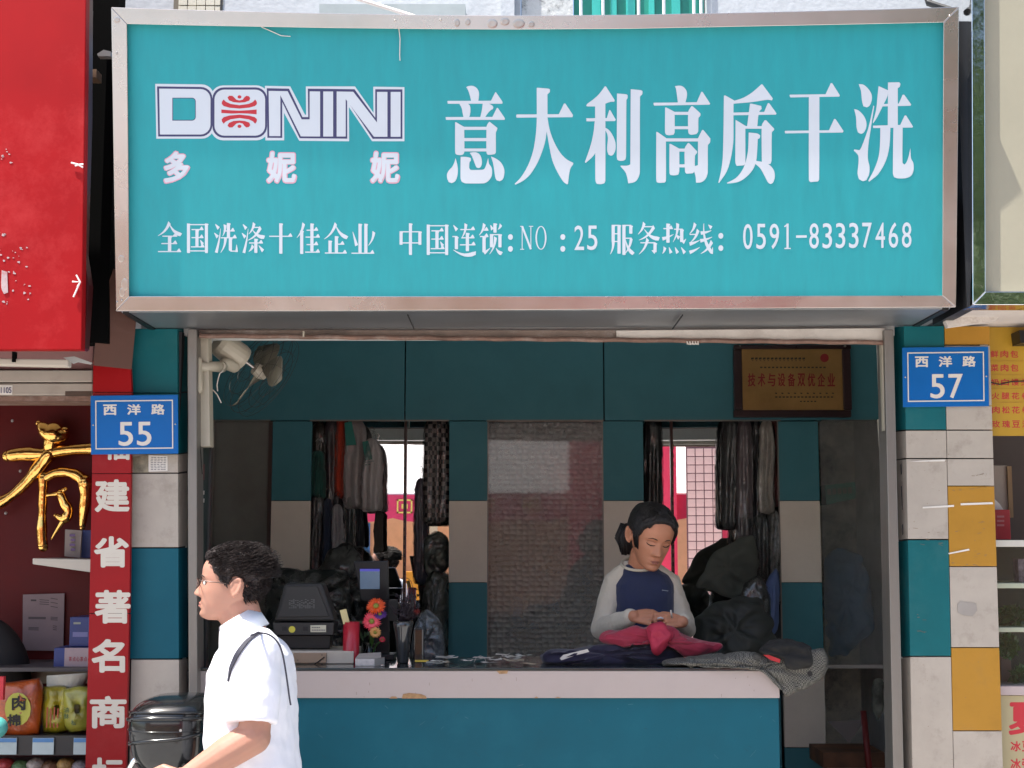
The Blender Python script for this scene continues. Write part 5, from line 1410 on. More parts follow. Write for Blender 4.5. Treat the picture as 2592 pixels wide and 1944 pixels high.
# ------------------------------------------------------------------ award plaque
pl = T('award_plaque', 'brass award plaque with red characters in a dark wooden frame', 'plaque', (X(2006, 960, 6.93), 6.93, Z(1055, 6.93)))
YP = 6.93
wf = mat('dark_rosewood', (.035, .014, .016), .3, var=.3, scale=8, stretch=(1, 1, 1))
for a in ((1858, 873, 2155, 883), (1858, 1038, 2155, 1056), (1858, 884, 1879, 1037), (2134, 884, 2155, 1037)):
    PB('frame_rail', *a, YP, .03, wf, pl, .004)
PB('brass_sheet', 1879, 883, 2134, 1038, YP + .012, .006, mat('aged_brass', (.42, .24, .08), .38, metal=.55, var=.25, scale=3, bump=.05), pl)
mpq = onY(YP + .012)
for i, ch in enumerate('技术与设备双优企业'):
    q = MB(); text(q, ch, 1893 + i * 25.2, 945, 1912 + i * 25.2, 978, mpq, .03, .001)
    q.build('character', mat('plaque_red', (.26, .01, .012), .5), pl, fixn=False)
q = MB()
for i in range(14): seg(q, (1901 + i * 10, 908), (1908 + i * 10, 907), 5, mpq, .001); seg(q, (1903 + i * 10, 913), (1907 + i * 10, 913), 1.5, mpq, .001)
for i in range(17): seg(q, (1924 + i * 10, 930), (1930 + i * 10, 930), 3.5, mpq, .001)
for i in range(10): seg(q, (1962 + i * 16, 995), (1967 + i * 16, 996), 3, mpq, .001)
for i in range(16): seg(q, (1962 + i * 9.4, 1005), (1968 + i * 9.4, 1005), 3.5, mpq, .001)
for i in range(5): seg(q, (2025 + i * 9, 1016), (2030 + i * 9, 1016), 3, mpq, .001)
q.build('fine_print', mat('plaque_dark', (.05, .035, .015), .5), pl, fixn=False)
q = MB(); poly(q, [(2087 + 11 * math.cos(t * .52), 906 + 11 * math.sin(t * .52)) for t in range(12)], mpq, .001); q.build('seal', MATS['plaque_red'], pl, fixn=False)
for px in (1873, 2139): MB().ball(P(px, 876, YP - .002), .006, 8, 6).build('screw', M_STEEL, pl, smooth=True)

# ------------------------------------------------------------------ things on the counter
def onC(px, Y): return X(px, 1690, Y)
rbx = T('white_cash_box', 'white box drawer unit carrying the black terminal on the counter', 'drawer box', (onC(775, 4.95), 4.95, CT))
zb_ = Z(1648, 4.95)
MB().box(onC(650, 4.95), onC(895, 4.95), 4.95, 5.20, CT, zb_).build('casing', mat('cream_painted_box', (.50, .44, .36), .5), rbx, bev=.003)
MB().box(X(743, 1670, 4.945), X(826, 1670, 4.945), 4.942, 4.952, CT + .004, Z(1653, 4.945)).build('drawer_front', mat('bare_plywood', (.34, .23, .15), .7, var=.15), rbx, bev=.001)
MB().tube([P(785, 1688, 4.939), P(804, 1676, 4.939), P(821, 1663, 4.939)], .0018, 5).build('pull_wire', M_BLACK, rbx)
for px, py in ((754, 1671), (815, 1658), (815, 1680)): MB().ball(P(px, py, 4.942), .002, 6, 4).build('nail', M_BLACK, rbx)
tr = T('black_terminal', 'bulky black monitor seen from behind with a yellow sticker, on the white box', 'monitor', (onC(780, 5.0), 5.0, zb_))
PZ = lambda u, v: (660 + u / 4.514, 1400 + v / 4.514)
def prism(pts, Y, d, m, name, bev=.004): return MB().quadprism([P(*PZ(a, b_), Y) for a, b_ in pts], (0, d, 0)).build(name, m, tr, bev=bev)
q = MB()
rA = [(135, 790), (290, 345), (690, 342), (860, 790)]
rB = [(110, 1000), (110, 790), (225, 250), (760, 250), (900, 790), (900, 1000)]
q.quadprism([P(*PZ(a, b_), 5.0) for a, b_ in ((150, 780), (270, 350), (700, 345), (850, 780))], (0, .1, 0))
q.build('rear_hump', M_GREYP, tr, bev=.008)
prism([(190, 735), (300, 380), (645, 378), (780, 725)], 4.994, .006, mat('hump_panel', (.020, .019, .018), .6), 'vent_panel', .002)
prism([(130, 795), (840, 795), (830, 935), (150, 935)], 4.985, .12, M_GREYP, 'connector_block')
prism([(190, 940), (800, 940), (790, 1090), (230, 1090)], 5.01, .08, M_BLACK, 'foot')
q = MB(); poly(q, [PZ(357 + 38 * math.cos(t * .393), 872 + 38 * math.sin(t * .393)) for t in range(16)], onY(4.984), 0); q.build('yellow_sticker', mat('sticker_yellow', (.55, .48, .05), .5), tr, fixn=False)
prism([(568, 825), (746, 822), (746, 903), (568, 903)], 4.982, .002, mat('label_cream', (.50, .47, .36), .6), 'paper_label', 0)
q = MB()
for k in range(2):
    for j in range(8 - 3 * (k == 0)): seg(q, PZ(582 + j * 20, 850 + k * 30), PZ(597 + j * 20, 850 + k * 30), 2.6, onY(4.981), .001)
q.build('label_print', M_INK, tr, fixn=False)
q = MB()
for k in range(9):
    for j in range(13):
        if random.random() < .62: seg(q, PZ(322 + j * 23, 530 + k * 12), PZ(340 + j * 23, 530 + k * 12), 1.2, onY(4.993), .0005)
q.build('vent_print', mat('faint_grey_print', (.12, .12, .115), .6), tr, fixn=False)
for a in (240, 480): prism([(a, 840), (a + 55, 840), (a + 55, 890), (a, 890)], 4.984, .004, M_BLACK, 'socket', .001)

cup = T('red_pen_cup', 'red cylindrical cup holding a yellow ruler beside the terminal', 'cup', (onC(885, 4.93), 4.93, zb_))
cz = Z(1576, 4.93); cb = Z(1642, 4.93); r_ = (X(906, 1600, 4.93) - X(864, 1600, 4.93)) / 2
MB().lathe((X(885, 1600, 4.93), 4.98, 0), [(r_ * .96, CT + .0), (r_, CT + .01), (r_, cz), (r_ * .92, cz), (r_ * .9, cz - .05)], 24).build('cup_body', mat('red_tin', (.40, .015, .03), .3), cup, smooth=True)
MB().quadprism([P(860, 1545, 4.96), P(876, 1541, 4.96), P(886, 1580, 4.96), P(869, 1580, 4.96)], (0, .004, 0)).build('ruler', mat('pale_yellow_wood', (.55, .46, .22), .5), cup)

fl = T('gerbera_vase', 'glass of bright gerberas standing behind the little white carton', 'flowers', (onC(935, 5.08), 5.08, CT))
MB().lathe((X(935, 1640, 5.08), 5.08, 0), [(.022, CT), (.026, CT + .004), (.027, Z(1628, 5.08)), (.025, Z(1628, 5.08)), (.023, CT + .01)], 20).build('glass', M_GLASS, fl, smooth=True)
def gerbera(px, py, r, m, cen, tilt, ry=1):
    q = MB()
    c = P(px, py, 5.0)
    Mx = Matrix.Rotation(R(90) + tilt, 3, 'X')
    n = 26
    for lay_ in range(2):
        for k in range(n):
            a = 2 * math.pi * (k + .5 * lay_) / n + random.uniform(-.05, .05)
            rl = r * (1 - .22 * lay_) * random.uniform(.92, 1.04)
            d_ = Vector((math.cos(a), math.sin(a), 0)); s_ = Vector((-math.sin(a), math.cos(a), 0))
            pts = [d_ * rl * .25, d_ * rl * .7 + s_ * rl * .10 + Vector((0, 0, .004)), d_ * rl + Vector((0, 0, .002)), d_ * rl * .7 - s_ * rl * .10 + Vector((0, 0, .004))]
            q.add([c + Mx @ (p + Vector((0, 0, .003 * lay_))) for p in pts], [(0, 1, 2, 3)])
    fo = q.build('blossom', m, fl, fixn=False)
    MB().ball(c + Mx @ Vector((0, 0, .003)), (r * .28, r * .2, r * .28), 12, 8).build('flower_centre', cen, fo, smooth=True)
    MB().tube([c + Vector((0, .004, 0)), P((px + 935) / 2, (py + 1650) / 2, 5.05), P(935, 1675, 5.08)], .0025, 6).build('flower_stem', mat('stem_green', (.04, .12, .02), .5), fo)
gc_ = mat('olive_centre', (.22, .22, .03), .7)
gerbera(952, 1535, .036, mat('orange_petal', (.75, .09, .012), .5, var=.15), gc_, -.6)
gerbera(962, 1556, .026, mat('violet_petal', (.10, .03, .22), .5), gc_, -.8)
gerbera(941, 1572, .035, mat('pink_petal', (.78, .08, .12), .5, var=.15), gc_, .1)
gerbera(950, 1600, .022, mat('apricot_petal', (.70, .36, .12), .5, var=.15), gc_, .3)
gerbera(968, 1618, .012, mat('crimson_petal', (.5, .02, .05), .5), gc_, .3)
q = MB()
for k in range(12):
    c = P(935 + random.uniform(-22, 26), 1600 + random.uniform(-30, 30), 5.07)
    u_ = Vector((random.gauss(0, 1), random.gauss(0, .5), random.gauss(0, 1))).normalized() * .022; v_ = u_.orthogonal().normalized() * .007
    q.add([c - u_, c - v_, c + u_, c + v_], [(0, 1, 2, 3)])
q.build('leaf_bunch', mat('vase_leaf', (.02, .05, .015), .5), fl, fixn=False)

cx = T('small_white_carton', 'small white carton with an open flap at the front of the counter', 'carton', (onC(930, 4.86), 4.86, CT))
x0, x1 = onC(899, 4.86), onC(948, 4.86)
zt_ = Z(1668, 4.86)
MB().box(x0, x1, 4.86, 4.95, CT, zt_).build('carton_body', mat('speckled_white_card', (.55, .50, .47), .6, var=.15, scale=80), cx, bev=.001)
MB().quadprism([(x1, 4.86, CT), (x1 + .03, 4.9, CT), (x1 + .03, 4.9, zt_), (x1, 4.86, zt_)], (-.004, .05, 0)).build('carton_end', mat('grey_card', (.34, .31, .28), .6), cx)
MB().quadprism([(x0, 4.862, zt_ + .001), (x1 + .02, 4.88, zt_ + .001), (x1 + .015, 4.93, zt_ + .016), (x0 + .008, 4.91, zt_ + .013)], (0, 0, .0015)).build('flap', mat('grey_card', (.34, .31, .28), .6), cx)

mo_ = T('small_monitor', 'small black screen on a stand behind the gerberas', 'monitor', (onC(950, 5.15), 5.15, CT))
MB().quadprism([P(895, 1421, 5.14), P(982, 1419, 5.14), P(984, 1520, 5.16), P(914, 1520, 5.16)], (0, .03, 0)).build('housing', mat('glossy_black', (.006, .006, .009), .3, spec=.3), mo_, bev=.003)
MB().quadprism([P(911, 1446, 5.137), P(961, 1446, 5.137), P(961, 1491, 5.145), P(912, 1491, 5.145)], (0, .004, 0)).build('screen', mat('dim_lit_screen', (.07, .11, .17), .2, emit=.16), mo_)
MB().quadprism([P(911, 1440, 5.137), P(961, 1440, 5.137), P(961, 1446, 5.137), P(911, 1446, 5.137)], (0, .003, 0)).build('screen_bar', mat('screen_bar_blue', (.05, .05, .3), .3, emit=.3), mo_)
MB().quadprism([P(930, 1520, 5.16), P(985, 1520, 5.16), P(985, 1600, 5.16), P(940, 1600, 5.16)], (0, .03, 0)).build('stand', mat('glossy_black', (.006, .006, .009), .3, spec=.3), mo_)
MB().box(onC(920, 5.15), onC(1000, 5.15), 5.1, 5.22, CT, CT + .02).build('stand_foot', M_BLACK, mo_, bev=.003)
MB().quadprism([P(940, 1600, 5.16), P(985, 1600, 5.16), P(985, 1685, 5.16), P(945, 1685, 5.16)], (0, .02, 0)).build('stand_column', M_BLACK, mo_)
o = PB('dark_card_reader', 983, 1518, 1006, 1572, 5.12, .03, M_BLACK, None, .002); props(o, 'small dark device clipped beside the little screen', 'card reader')

va = T('dark_plant_vase', 'smoked glass vase with a dark spiky plant standing on the counter', 'vase', (onC(1018, 4.98), 4.98, CT))
c = (X(1020, 1640, 4.98), 4.98, 0)
MB().lathe(c, [(.018, CT), (.020, CT + .005), (.028, Z(1605, 4.98)), (.034, Z(1586, 4.98)), (.036, Z(1572, 4.98)), (.03, Z(1572, 4.98)), (.02, CT + .02)], 24).build('vase_body', mat('smoked_vase', (.03, .03, .03), .08, spec=.8), va, smooth=True)
q = MB()
for k in range(60):
    b0 = P(1020 + random.uniform(-12, 12), 1575, 4.98)
    tip = P(random.gauss(1036, 19), random.uniform(1490, 1560), 4.98 + random.uniform(-.04, .04))
    q.tube([b0, (b0 + tip) / 2 + Vector((random.uniform(-.006, .006), 0, 0)), tip], [.0014, .0012, .0008], 4)
    for j in range(4):
        t = random.uniform(.35, 1)
        c_ = b0.lerp(tip, t); d_ = Vector((random.uniform(-1, 1), random.uniform(-.5, .5), random.uniform(-.3, 1))).normalized()
        l = random.uniform(.008, .018); s_ = d_.orthogonal().normalized() * .0028
        q.add([c_, c_ + d_ * l * .5 + s_, c_ + d_ * l, c_ + d_ * l * .5 - s_], [(0, 1, 2, 3)])
q.build('spiky_plant', mat('near_black_leaf', (.02, .012, .018), .5), va, fixn=False)
q = MB()
for k in range(10):
    a = k * .628
    q.tube([P(1055, 1548, 4.96), P(1055 + 8 * math.cos(a), 1548 + 7 * math.sin(a), 4.95)], .0016, 4)
q.build('dark_red_flower', mat('dark_red_petal', (.13, .015, .012), .5), va)
MB().box(onC(1046, 5.05), onC(1072, 5.05), 5.05, 5.12, CT, Z(1590, 5.05)).build('dark_jar', mat('smoked_vase', (.03, .03, .03), .08, spec=.8), None, bev=.006)
props(bpy.data.objects['dark_jar'], 'square dark jar behind the smoked vase', 'jar')
sack('clear_plastic_bag', [(1055, 1560), (1080, 1540), (1120, 1580), (1125, 1650), (1118, 1690), (1032, 1690), (1040, 1640)], 5.3, mat('milky_plastic', (.10, .11, .12), .25, var=.8, scale=14, bump=1, bscale=20), 'crumpled plastic bag standing behind the vase', 'bag', 51, True, .05)

# papers and small bits
pp_ = T('loose_papers', 'pile of crumpled receipts and papers spread on the counter', 'papers', (onC(1190, 5.0), 5.0, CT))
for k in range(26):
    x = random.uniform(1090, 1345); y = random.uniform(4.84, 5.16)
    cxx = onC(x, y); zz = CT + random.uniform(.002, .006) + (.014 if x > 1250 else .004) * random.random()
    a = random.uniform(-.5, .5); l, w_ = random.uniform(.03, .09), random.uniform(.02, .05)
    q = MB(); vs = []
    for i in range(5):
        for j in range(2):
            p = Vector(((i / 4 - .5) * l, (j - .5) * w_, .004 * random.random() * (i in (0, 4)) + .0015 * math.sin(i * 2 + k)))
            vs.append(Matrix.Rotation(a, 3, 'Z') @ p + Vector((cxx, y, zz + .004)))
    q.add(vs, [(2 * i, 2 * i + 1, 2 * i + 3, 2 * i + 2) for i in range(4)])
    q.build('paper_slip', random.choice([M_PAPER, mat('grey_slip', (.28, .28, .25), .7), mat('tan_slip', (.36, .30, .22), .7), mat('pale_slip', (.48, .46, .43), .7)]), pp_, fixn=False)
MB().tube([P(*p, 4.98) for p in ((1200, 1676), (1206, 1664), (1216, 1660), (1226, 1664), (1230, 1674))], .003, 6, flat=.3).build('curled_strip', M_PAPER, pp_)
MB().box(onC(1050, 4.9), onC(1084, 4.9), 4.9, 4.912, CT + .01, CT + .016).build('yellow_pencil', mat('pencil_yellow', (.6, .42, .05), .5)); props(bpy.data.objects['yellow_pencil'], 'short yellow pencil at the left end of the papers', 'pencil')
for px in (968, 1038):
    o = MB().ball((onC(px, 4.84), 4.84, CT + .003), (.008, .004, .003), 10, 6).build('button', M_STEEL, smooth=True); props(o, 'shiny metal clip on the dark counter top ' + ('near the white carton' if px < 1000 else 'below the smoked vase'), 'clip')

# garments lying on the counter
def drape(name, outline, m, Y, d, lab, cat, seed, hmax=.03, dz=0, fold=18):
    """flat-lying cloth whose silhouette from the street is the outline; thickness d in depth"""
    q = MB()
    sp = smooth_pts(outline, 4)
    c = Vector((sum(p[0] for p in outline) / len(outline), sum(p[1] for p in outline) / len(outline)))
    rings = []
    for s, yo in ((.05, -.02), (.4, -.028), (.7, -.022), (.9, -.01), (1, .01), (.97, d * .5), (.8, d), (.3, d)):
        r = []
        for p in sp:
            x, y = c.x + (p[0] - c.x) * s, c.y + (p[1] - c.y) * s
            nz = noise.noise((x * .02, y * .05, seed)) + .5 * noise.noise((x * .06, y * .12, seed + 3))
            rz = abs(noise.noise((x * .03 + y * .03, y * .01, seed + 8)))
            r.append(P(x, y, Y + yo + (hmax * nz - .02 * rz) * (1 if s < 1 else .3)))
        rings.append(r)
    q.loft(rings)
    o = q.build(name, m, smooth=True)
    props(o, lab, cat)
    folds(o, *((.012, .06) if 'raspberry' in name else (.010, .06)), 2)
    return o
W = lambda u, v: (1480 + u / 3.77, 1260 + v / 3.77)
Q = lambda u, v: (1200 + u / 2.2122, 1000 + v / 2.2122)
M_PURP = cl('deep_purple_cloth', (.009, .006, .026), var=.3)
M_PINKC = cl('raspberry_cloth', (.27, .012, .036), var=.2)
drape('purple_garment', [Q(360, 1460), Q(420, 1430), Q(560, 1425), Q(700, 1400), Q(900, 1395), Q(1080, 1400), Q(1180, 1440), Q(1190, 1480), Q(1040, 1518), Q(700, 1522), Q(480, 1522), Q(370, 1508)], M_PURP, 4.95, .2, 'deep purple garment lying along the counter under the pink one', 'garment', 61)
drape('raspberry_garment', [Q(695, 1370), Q(720, 1335), Q(800, 1310), Q(900, 1298), Q(1000, 1290), Q(1110, 1300), Q(1180, 1350), Q(1290, 1385), Q(1400, 1400), Q(1385, 1425), Q(1290, 1450), Q(1200, 1470), Q(1160, 1440), Q(1100, 1400), Q(960, 1385), Q(820, 1408), Q(730, 1405)], M_PINKC, 4.93, .14, 'raspberry pink garment being mended across the counter', 'garment', 62, .02)
drape('raspberry_collar', [Q(965, 1310), Q(1000, 1285), Q(1060, 1272), Q(1120, 1330), Q(1108, 1380), Q(1060, 1420), Q(1025, 1460), Q(1000, 1430), Q(985, 1370)], mat('raspberry_collar_cloth', (.33, .016, .045), .75, var=.12), 4.885, .03, 'folded raspberry collar tip pointing down over the purple cloth', 'collar', 63, .01)
q = MB(); rows = []
M_HOUND = mat('houndstooth_cloth', (.10, .10, .09), .85, var=.2)
tt = M_HOUND.node_tree; ck = tt.nodes.new('ShaderNodeTexChecker'); ck.inputs['Scale'].default_value = 210
ck.inputs['Color1'].default_value = (.025, .025, .022, 1); ck.inputs['Color2'].default_value = (.13, .125, .11, 1)
tcc = tt.nodes.new('ShaderNodeTexCoord'); tt.links.new(tcc.outputs['Object'], ck.inputs['Vector']); tt.links.new(ck.outputs['Color'], tt.nodes['Principled BSDF'].inputs['Base Color'])
drape('houndstooth_jacket', [Q(1042, 1490), Q(1200, 1468), Q(1380, 1450), Q(1560, 1440), Q(1700, 1480), Q(1860, 1440), Q(1960, 1420), Q(1985, 1480), Q(1970, 1560), Q(1900, 1620), Q(1830, 1660), Q(1760, 1690), Q(1700, 1610), Q(1600, 1560), Q(1500, 1525), Q(1200, 1520), Q(1045, 1512)], M_HOUND, 4.80, .3, 'grey houndstooth jacket draped over the right end of the counter', 'jacket', 64, .02)
drape('black_knit_jacket', [Q(1590, 1430), Q(1640, 1385), Q(1720, 1368), Q(1800, 1375), Q(1880, 1410), Q(1905, 1470), Q(1890, 1520), Q(1800, 1545), Q(1740, 1530), Q(1730, 1490), Q(1640, 1465)], mat('black_knit', (.006, .006, .006), .95, var=.3), 4.76, .3, 'black knitted jacket bunched on top of the houndstooth one', 'jacket', 65, .03)
PQ('red_care_label', [Q(1620, 1455), Q(1650, 1455), Q(1715, 1480), Q(1712, 1500), Q(1660, 1484)], 4.735, .003, mat('label_red', (.35, .01, .015), .6)); props(bpy.data.objects['red_care_label'], 'bright red label showing on the houndstooth jacket', 'label')
MB().lathe(P(*Q(1880, 1560), 4.745), [(.002, -.003), (.009, -.003), (.009, .003), (.002, .003)], 14, Matrix.Rotation(R(90), 3, 'X')).build('jacket_button', M_BLACK); props(bpy.data.objects['jacket_button'], 'round black button on the houndstooth lapel', 'button')
ph_ = T('white_tag', 'white garment tag with a dark edge lying on the purple cloth', 'tag', P(*Q(560, 1450), 4.9))
MB().quadprism([P(*Q(480, 1475), 4.885), P(*Q(500, 1455), 4.885), P(*Q(635, 1422), 4.885), P(*Q(645, 1438), 4.885), P(*Q(560, 1460), 4.885), P(*Q(490, 1485), 4.885)], (0, .003, 0)).build('tag_card', M_PLTXT, ph_)
MB().quadprism([P(*Q(515, 1468), 4.883), P(*Q(560, 1446), 4.883), P(*Q(580, 1444), 4.883), P(*Q(572, 1458), 4.883)], (0, .001, 0)).build('tag_window', M_PURP, ph_)

# ================================================================== PEOPLE
def interp(tab, z):
    if z <= tab[0][0]: return tab[0][1:]
    if z >= tab[-1][0]: return tab[-1][1:]
    n = len(tab)
    for i in range(n - 1):
        if tab[i][0] <= z <= tab[i + 1][0]:
            t = (z - tab[i][0]) / (tab[i + 1][0] - tab[i][0])
            p0, p1, p2, p3 = tab[max(0, i - 1)], tab[i], tab[i + 1], tab[min(n - 1, i + 2)]
            out = []
            for k in range(1, len(p1)):
                a, b_, c_, d_ = p0[k], p1[k], p2[k], p3[k]
                v = .5 * ((2 * b_) + (c_ - a) * t + (2 * a - 5 * b_ + 4 * c_ - d_) * t * t + (3 * b_ - a - 3 * c_ + d_) * t**3)
                out.append(v)
            return out
HT = [(-.50, .29, -.16, .055), (-.475, .35, -.06, .12), (-.43, .38, .05, .175), (-.34, .385, .16, .225), (-.24, .385, .27, .262), (-.12, .388, .37, .298), (0, .385, .43, .322),
      (.12, .398, .462, .335), (.22, .392, .468, .334), (.32, .345, .44, .308), (.40, .265, .375, .255), (.46, .16, .27, .17), (.49, .07, .15, .08), (.50, .01, .06, .01)]
def sst(a, b_, x):
    t = max(0, min(1, (x - a) / (b_ - a)))
    return t * t * (3 - 2 * t)
def ga(x, s): return math.exp(-(x / s) ** 2)
class Head:
    def __init__(s, H, M, c, depth=1, nose=1, fem=False):
        s.H, s.M, s.c, s.depth, s.nose, s.fem = H, M, Vector(c), depth, nose, fem
    def loc(s, phi, z, infl=0):
        f, b_, w_ = interp(HT, z)
        f *= s.depth; b_ *= s.depth
        if s.fem and z < -.1: w_ *= 1 - .10 * sst(-.1, -.45, z) if False else 1 - .08 * min(1, (-.1 - z) / .3)
        yc, ry = (b_ - f) / 2, (f + b_) / 2
        sn, cs = math.sin(phi), math.cos(phi)
        e = 2 / 2.25
        x = w_ * math.copysign(abs(sn) ** e, sn)
        y = yc - ry * math.copysign(abs(cs) ** e, cs)
        fr = max(0, cs) ** .5
        n_ = s.nose
        ax = abs(x)
        b = 0
        rampz = sst(.05, -.155, z) * (1 - sst(-.165, -.215, z))
        b += .118 * n_ * rampz ** 1.3 * ga(x, .038 + .028 * sst(.0, -.16, z))
        b += .030 * n_ * ga(ax - .062, .028) * ga(z + .168, .030)
        b += .020 * ga(x, .05) * ga(z - .0, .05)
        b -= .045 * ga(ax - .135, .065) * ga(z - .012, .042)
        b += .024 * ga(ax - .138, .052) * ga(z - .0, .026)
        b += .018 * ga(ax - .14, .09) * ga(z - .075, .03)
        b += .030 * ga(x, .095) * (ga(z + .272, .020) + 1.05 * ga(z + .322, .023))
        b -= .010 * ga(x, .10) * ga(z + .297, .009)
        b -= .012 * ga(x, .09) * ga(z + .365, .022)
        b += .022 * ga(x, .09) * ga(z + .43, .045)
        b += .014 * ga(ax - .20, .07) * ga(z + .10, .07)
        b -= .008 * ga(x, .02) * ga(z + .235, .02)
        y -= b * fr
        p = Vector((x, y, z))
        if infl:
            nrm = Vector((x / max(w_, .08), (y - yc) / max(ry, .1), 1.5 * max(0, z - .1) / .4 + (z / .8))).normalized()
            p += nrm * infl
        return p
    def pt(s, phi, z, infl=0): return s.c + s.M @ (s.loc(phi, z, infl) * s.H)
    def face(s, x, z, lift=.004):
        f, b_, w_ = interp(HT, z)
        a = min(.999, abs(x) / w_)
        phi = math.copysign(math.asin(a ** (2.25 / 2)), x)
        l = s.loc(phi, z)
        return s.c + s.M @ ((l + Vector((0, -lift, 0))) * s.H)
    def mesh(s, q, nphi=72, nz=90):
        rows = []
        for i in range(nz + 1):
            z = -.5 + i / nz
            rows.append([s.pt(2 * math.pi * k / nphi, z) for k in range(nphi)])
        q.loft(rows)
        for sg in (-1, 1):
            w_ = interp(HT, -.03)[2]
            Mx = s.M @ Matrix.Rotation(R(-14 * sg), 3, 'Z') @ Matrix.Rotation(R(-12), 3, 'X')
            ctr = s.c + s.M @ (Vector((sg * (w_ + .028), .06 * s.depth + .03, -.035)) * s.H)
            q.ball(ctr, (.035 * s.H, .075 * s.H, .125 * s.H), 14, 10, Mx)
            q.ball(ctr + s.M @ (Vector((-sg * .01, -.02, -.105)) * s.H), (.022 * s.H, .035 * s.H, .04 * s.H), 10, 8, Mx)
            # rim of the ear
            rim = []
            for k in range(12):
                a = R(-70 + 250 * k / 11)
                rim.append(ctr + Mx @ (Vector((sg * .03, .075 * math.cos(a - R(20)), .125 * math.sin(a))) * s.H))
            q.tube(rim, .017 * s.H, 6)
def hairline(tab, phi):
    a = abs(math.degrees((phi + math.pi) % (2 * math.pi) - math.pi))
    for (a0, z0), (a1, z1) in zip(tab, tab[1:]):
        if a <= a1: return z0 + (z1 - z0) * sst(0, 1, (a - a0) / (a1 - a0))
    return tab[-1][1]
def haircap(h, tab, thick, m, parent, rough=0, seed=0, nphi=110, nz=80, fr=9):
    q = MB(); rows = []
    for i in range(nz + 1):
        z = -.44 + .94 * i / nz
        row = []
        for k in range(nphi):
            phi = 2 * math.pi * k / nphi
            zh = hairline(tab, phi) + .02 * noise.noise((phi * 3, seed, 0))
            t = thick(phi, z) if callable(thick) else thick
            a = sst(-.012, .03, z - zh)
            l = h.loc(phi, z)
            nn = noise.noise(Vector(l) * fr + Vector((seed, 0, 0))) + .5 * noise.noise(Vector(l) * fr * 2.3)
            infl = -.05 * (1 - a) + a * (t + rough * nn)
            row.append(h.pt(phi, z, infl))
        rows.append(row)
    q.loft(rows)
    return q.build('hair', m, parent, smooth=True)
def hand(q, wr, f, n_, s, size=1, curl=(30, 40, 30), thumb=(.75, 1), spread=.10, curls=None):
    wr, f, n_, s = Vector(wr), Vector(f).normalized(), Vector(n_), Vector(s)
    n_ = (n_ - f * n_.dot(f)).normalized()
    s0 = f.cross(n_).normalized()
    s = s0 if s0.dot(s) > 0 else -s0
    S_ = size
    for i in range(4):
        off = (.029 - .0195 * i) * S_
        kn = wr + f * (.078 - .004 * abs(i - 1)) * S_ + s * off - n_ * .003 * abs(i - 1.5)
        q.capsule(wr + f * .006 + s * off * .62, kn, .0125 * S_, .0105 * S_, 10)
        L = [(.042, .026, .021), (.046, .030, .022), (.043, .028, .021), (.034, .021, .018)][i]
        rr_ = [.0080, .0080, .0076, .0068][i] * S_
        cc = curls[i] if curls else curl
        a = 0; p = kn
        fd = (f + s * spread * (1.5 - i) * .5).normalized()
        for j in range(3):
            a += R(cc[j])
            d_ = fd * math.cos(a) - n_ * math.sin(a)
            p2 = p + d_ * L[j] * S_
            q.capsule(p, p2, rr_ * (1 - .08 * j), rr_ * (.92 - .1 * j), 8)
            p = p2
    b0 = wr + f * .015 * S_ + s * .020 * S_
    d1 = (f * thumb[0] + s * thumb[1] - n_ * .25).normalized()
    p1 = b0 + d1 * .042 * S_
    d2 = (f * 1.0 + s * .25 - n_ * .35).normalized()
    p2 = p1 + d2 * .031 * S_
    d3 = (f * 1 - s * .1 - n_ * .5).normalized()
    p3 = p2 + d3 * .024 * S_
    q.capsule(b0, p1, .0135 * S_, .0105 * S_, 8); q.capsule(p1, p2, .0102 * S_, .0092 * S_, 8); q.capsule(p2, p3, .0092 * S_, .0072 * S_, 8)
def ell(c, rx, ry, n=28, M=None, e=2.0, nf=0, seed=0):
    out = []
    for k in range(n):
        t = 2 * math.pi * k / n
        x = math.copysign(abs(math.cos(t)) ** (2 / e), math.cos(t)) * rx
        y = math.copysign(abs(math.sin(t)) ** (2 / e), math.sin(t)) * ry
        p = Vector((x, y, 0))
        out.append(Vector(c) + (M @ p if M else p))
    return out
def remesh(o, vox, smooth=2, disp=None):
    r_ = o.modifiers.new('remesh', 'REMESH')
    r_.mode = 'VOXEL'; r_.voxel_size = vox; r_.use_smooth_shade = True
    if smooth:
        s_ = o.modifiers.new('smooth', 'SMOOTH'); s_.factor = .5; s_.iterations = smooth
    if disp:
        tx = bpy.data.textures.new('folds', 'CLOUDS'); tx.noise_scale = disp[1]; tx.noise_depth = 2
        d_ = o.modifiers.new('folds', 'DISPLACE'); d_.texture = tx; d_.strength = disp[0]; d_.mid_level = .5; d_.texture_coords = 'LOCAL'
    return o

# ------------------------------------------------------------------ the woman behind the counter
wo = T('person', 'woman in a navy and beige raglan jumper mending a pink garment behind the counter', 'person', (P(1640, 1600, 5.38).x, 5.42, FL))
SK1 = skinmat('skin_warm', (.54, .235, .135))
Mh = Matrix.Rotation(R(17), 3, 'Z') @ Matrix.Rotation(R(22), 3, 'X') @ Matrix.Rotation(R(7), 3, 'Y')
HW = Head(.228, Mh, P(1648, 1358, 5.33), fem=True, nose=.85)
q = MB()
HW.mesh(q)
neck0 = HW.c + Mh @ Vector((0, .02, -.085)); neckb = P(1622, 1452, 5.42)
q.capsule(neck0, neckb, .052, .056, 20)
q.capsule(neckb, P(1632, 1500, 5.45), .062, .075, 16)
shl, shr = P(1555, 1480, 5.44), P(1697, 1483, 5.44)
q.capsule(shl, shr, .030, .030, 14)
ell_, elr = P(1524, 1590, 5.40), P(1733, 1590, 5.40)
wl, wr = P(1604, 1560, 5.15), P(1727, 1574, 5.15)
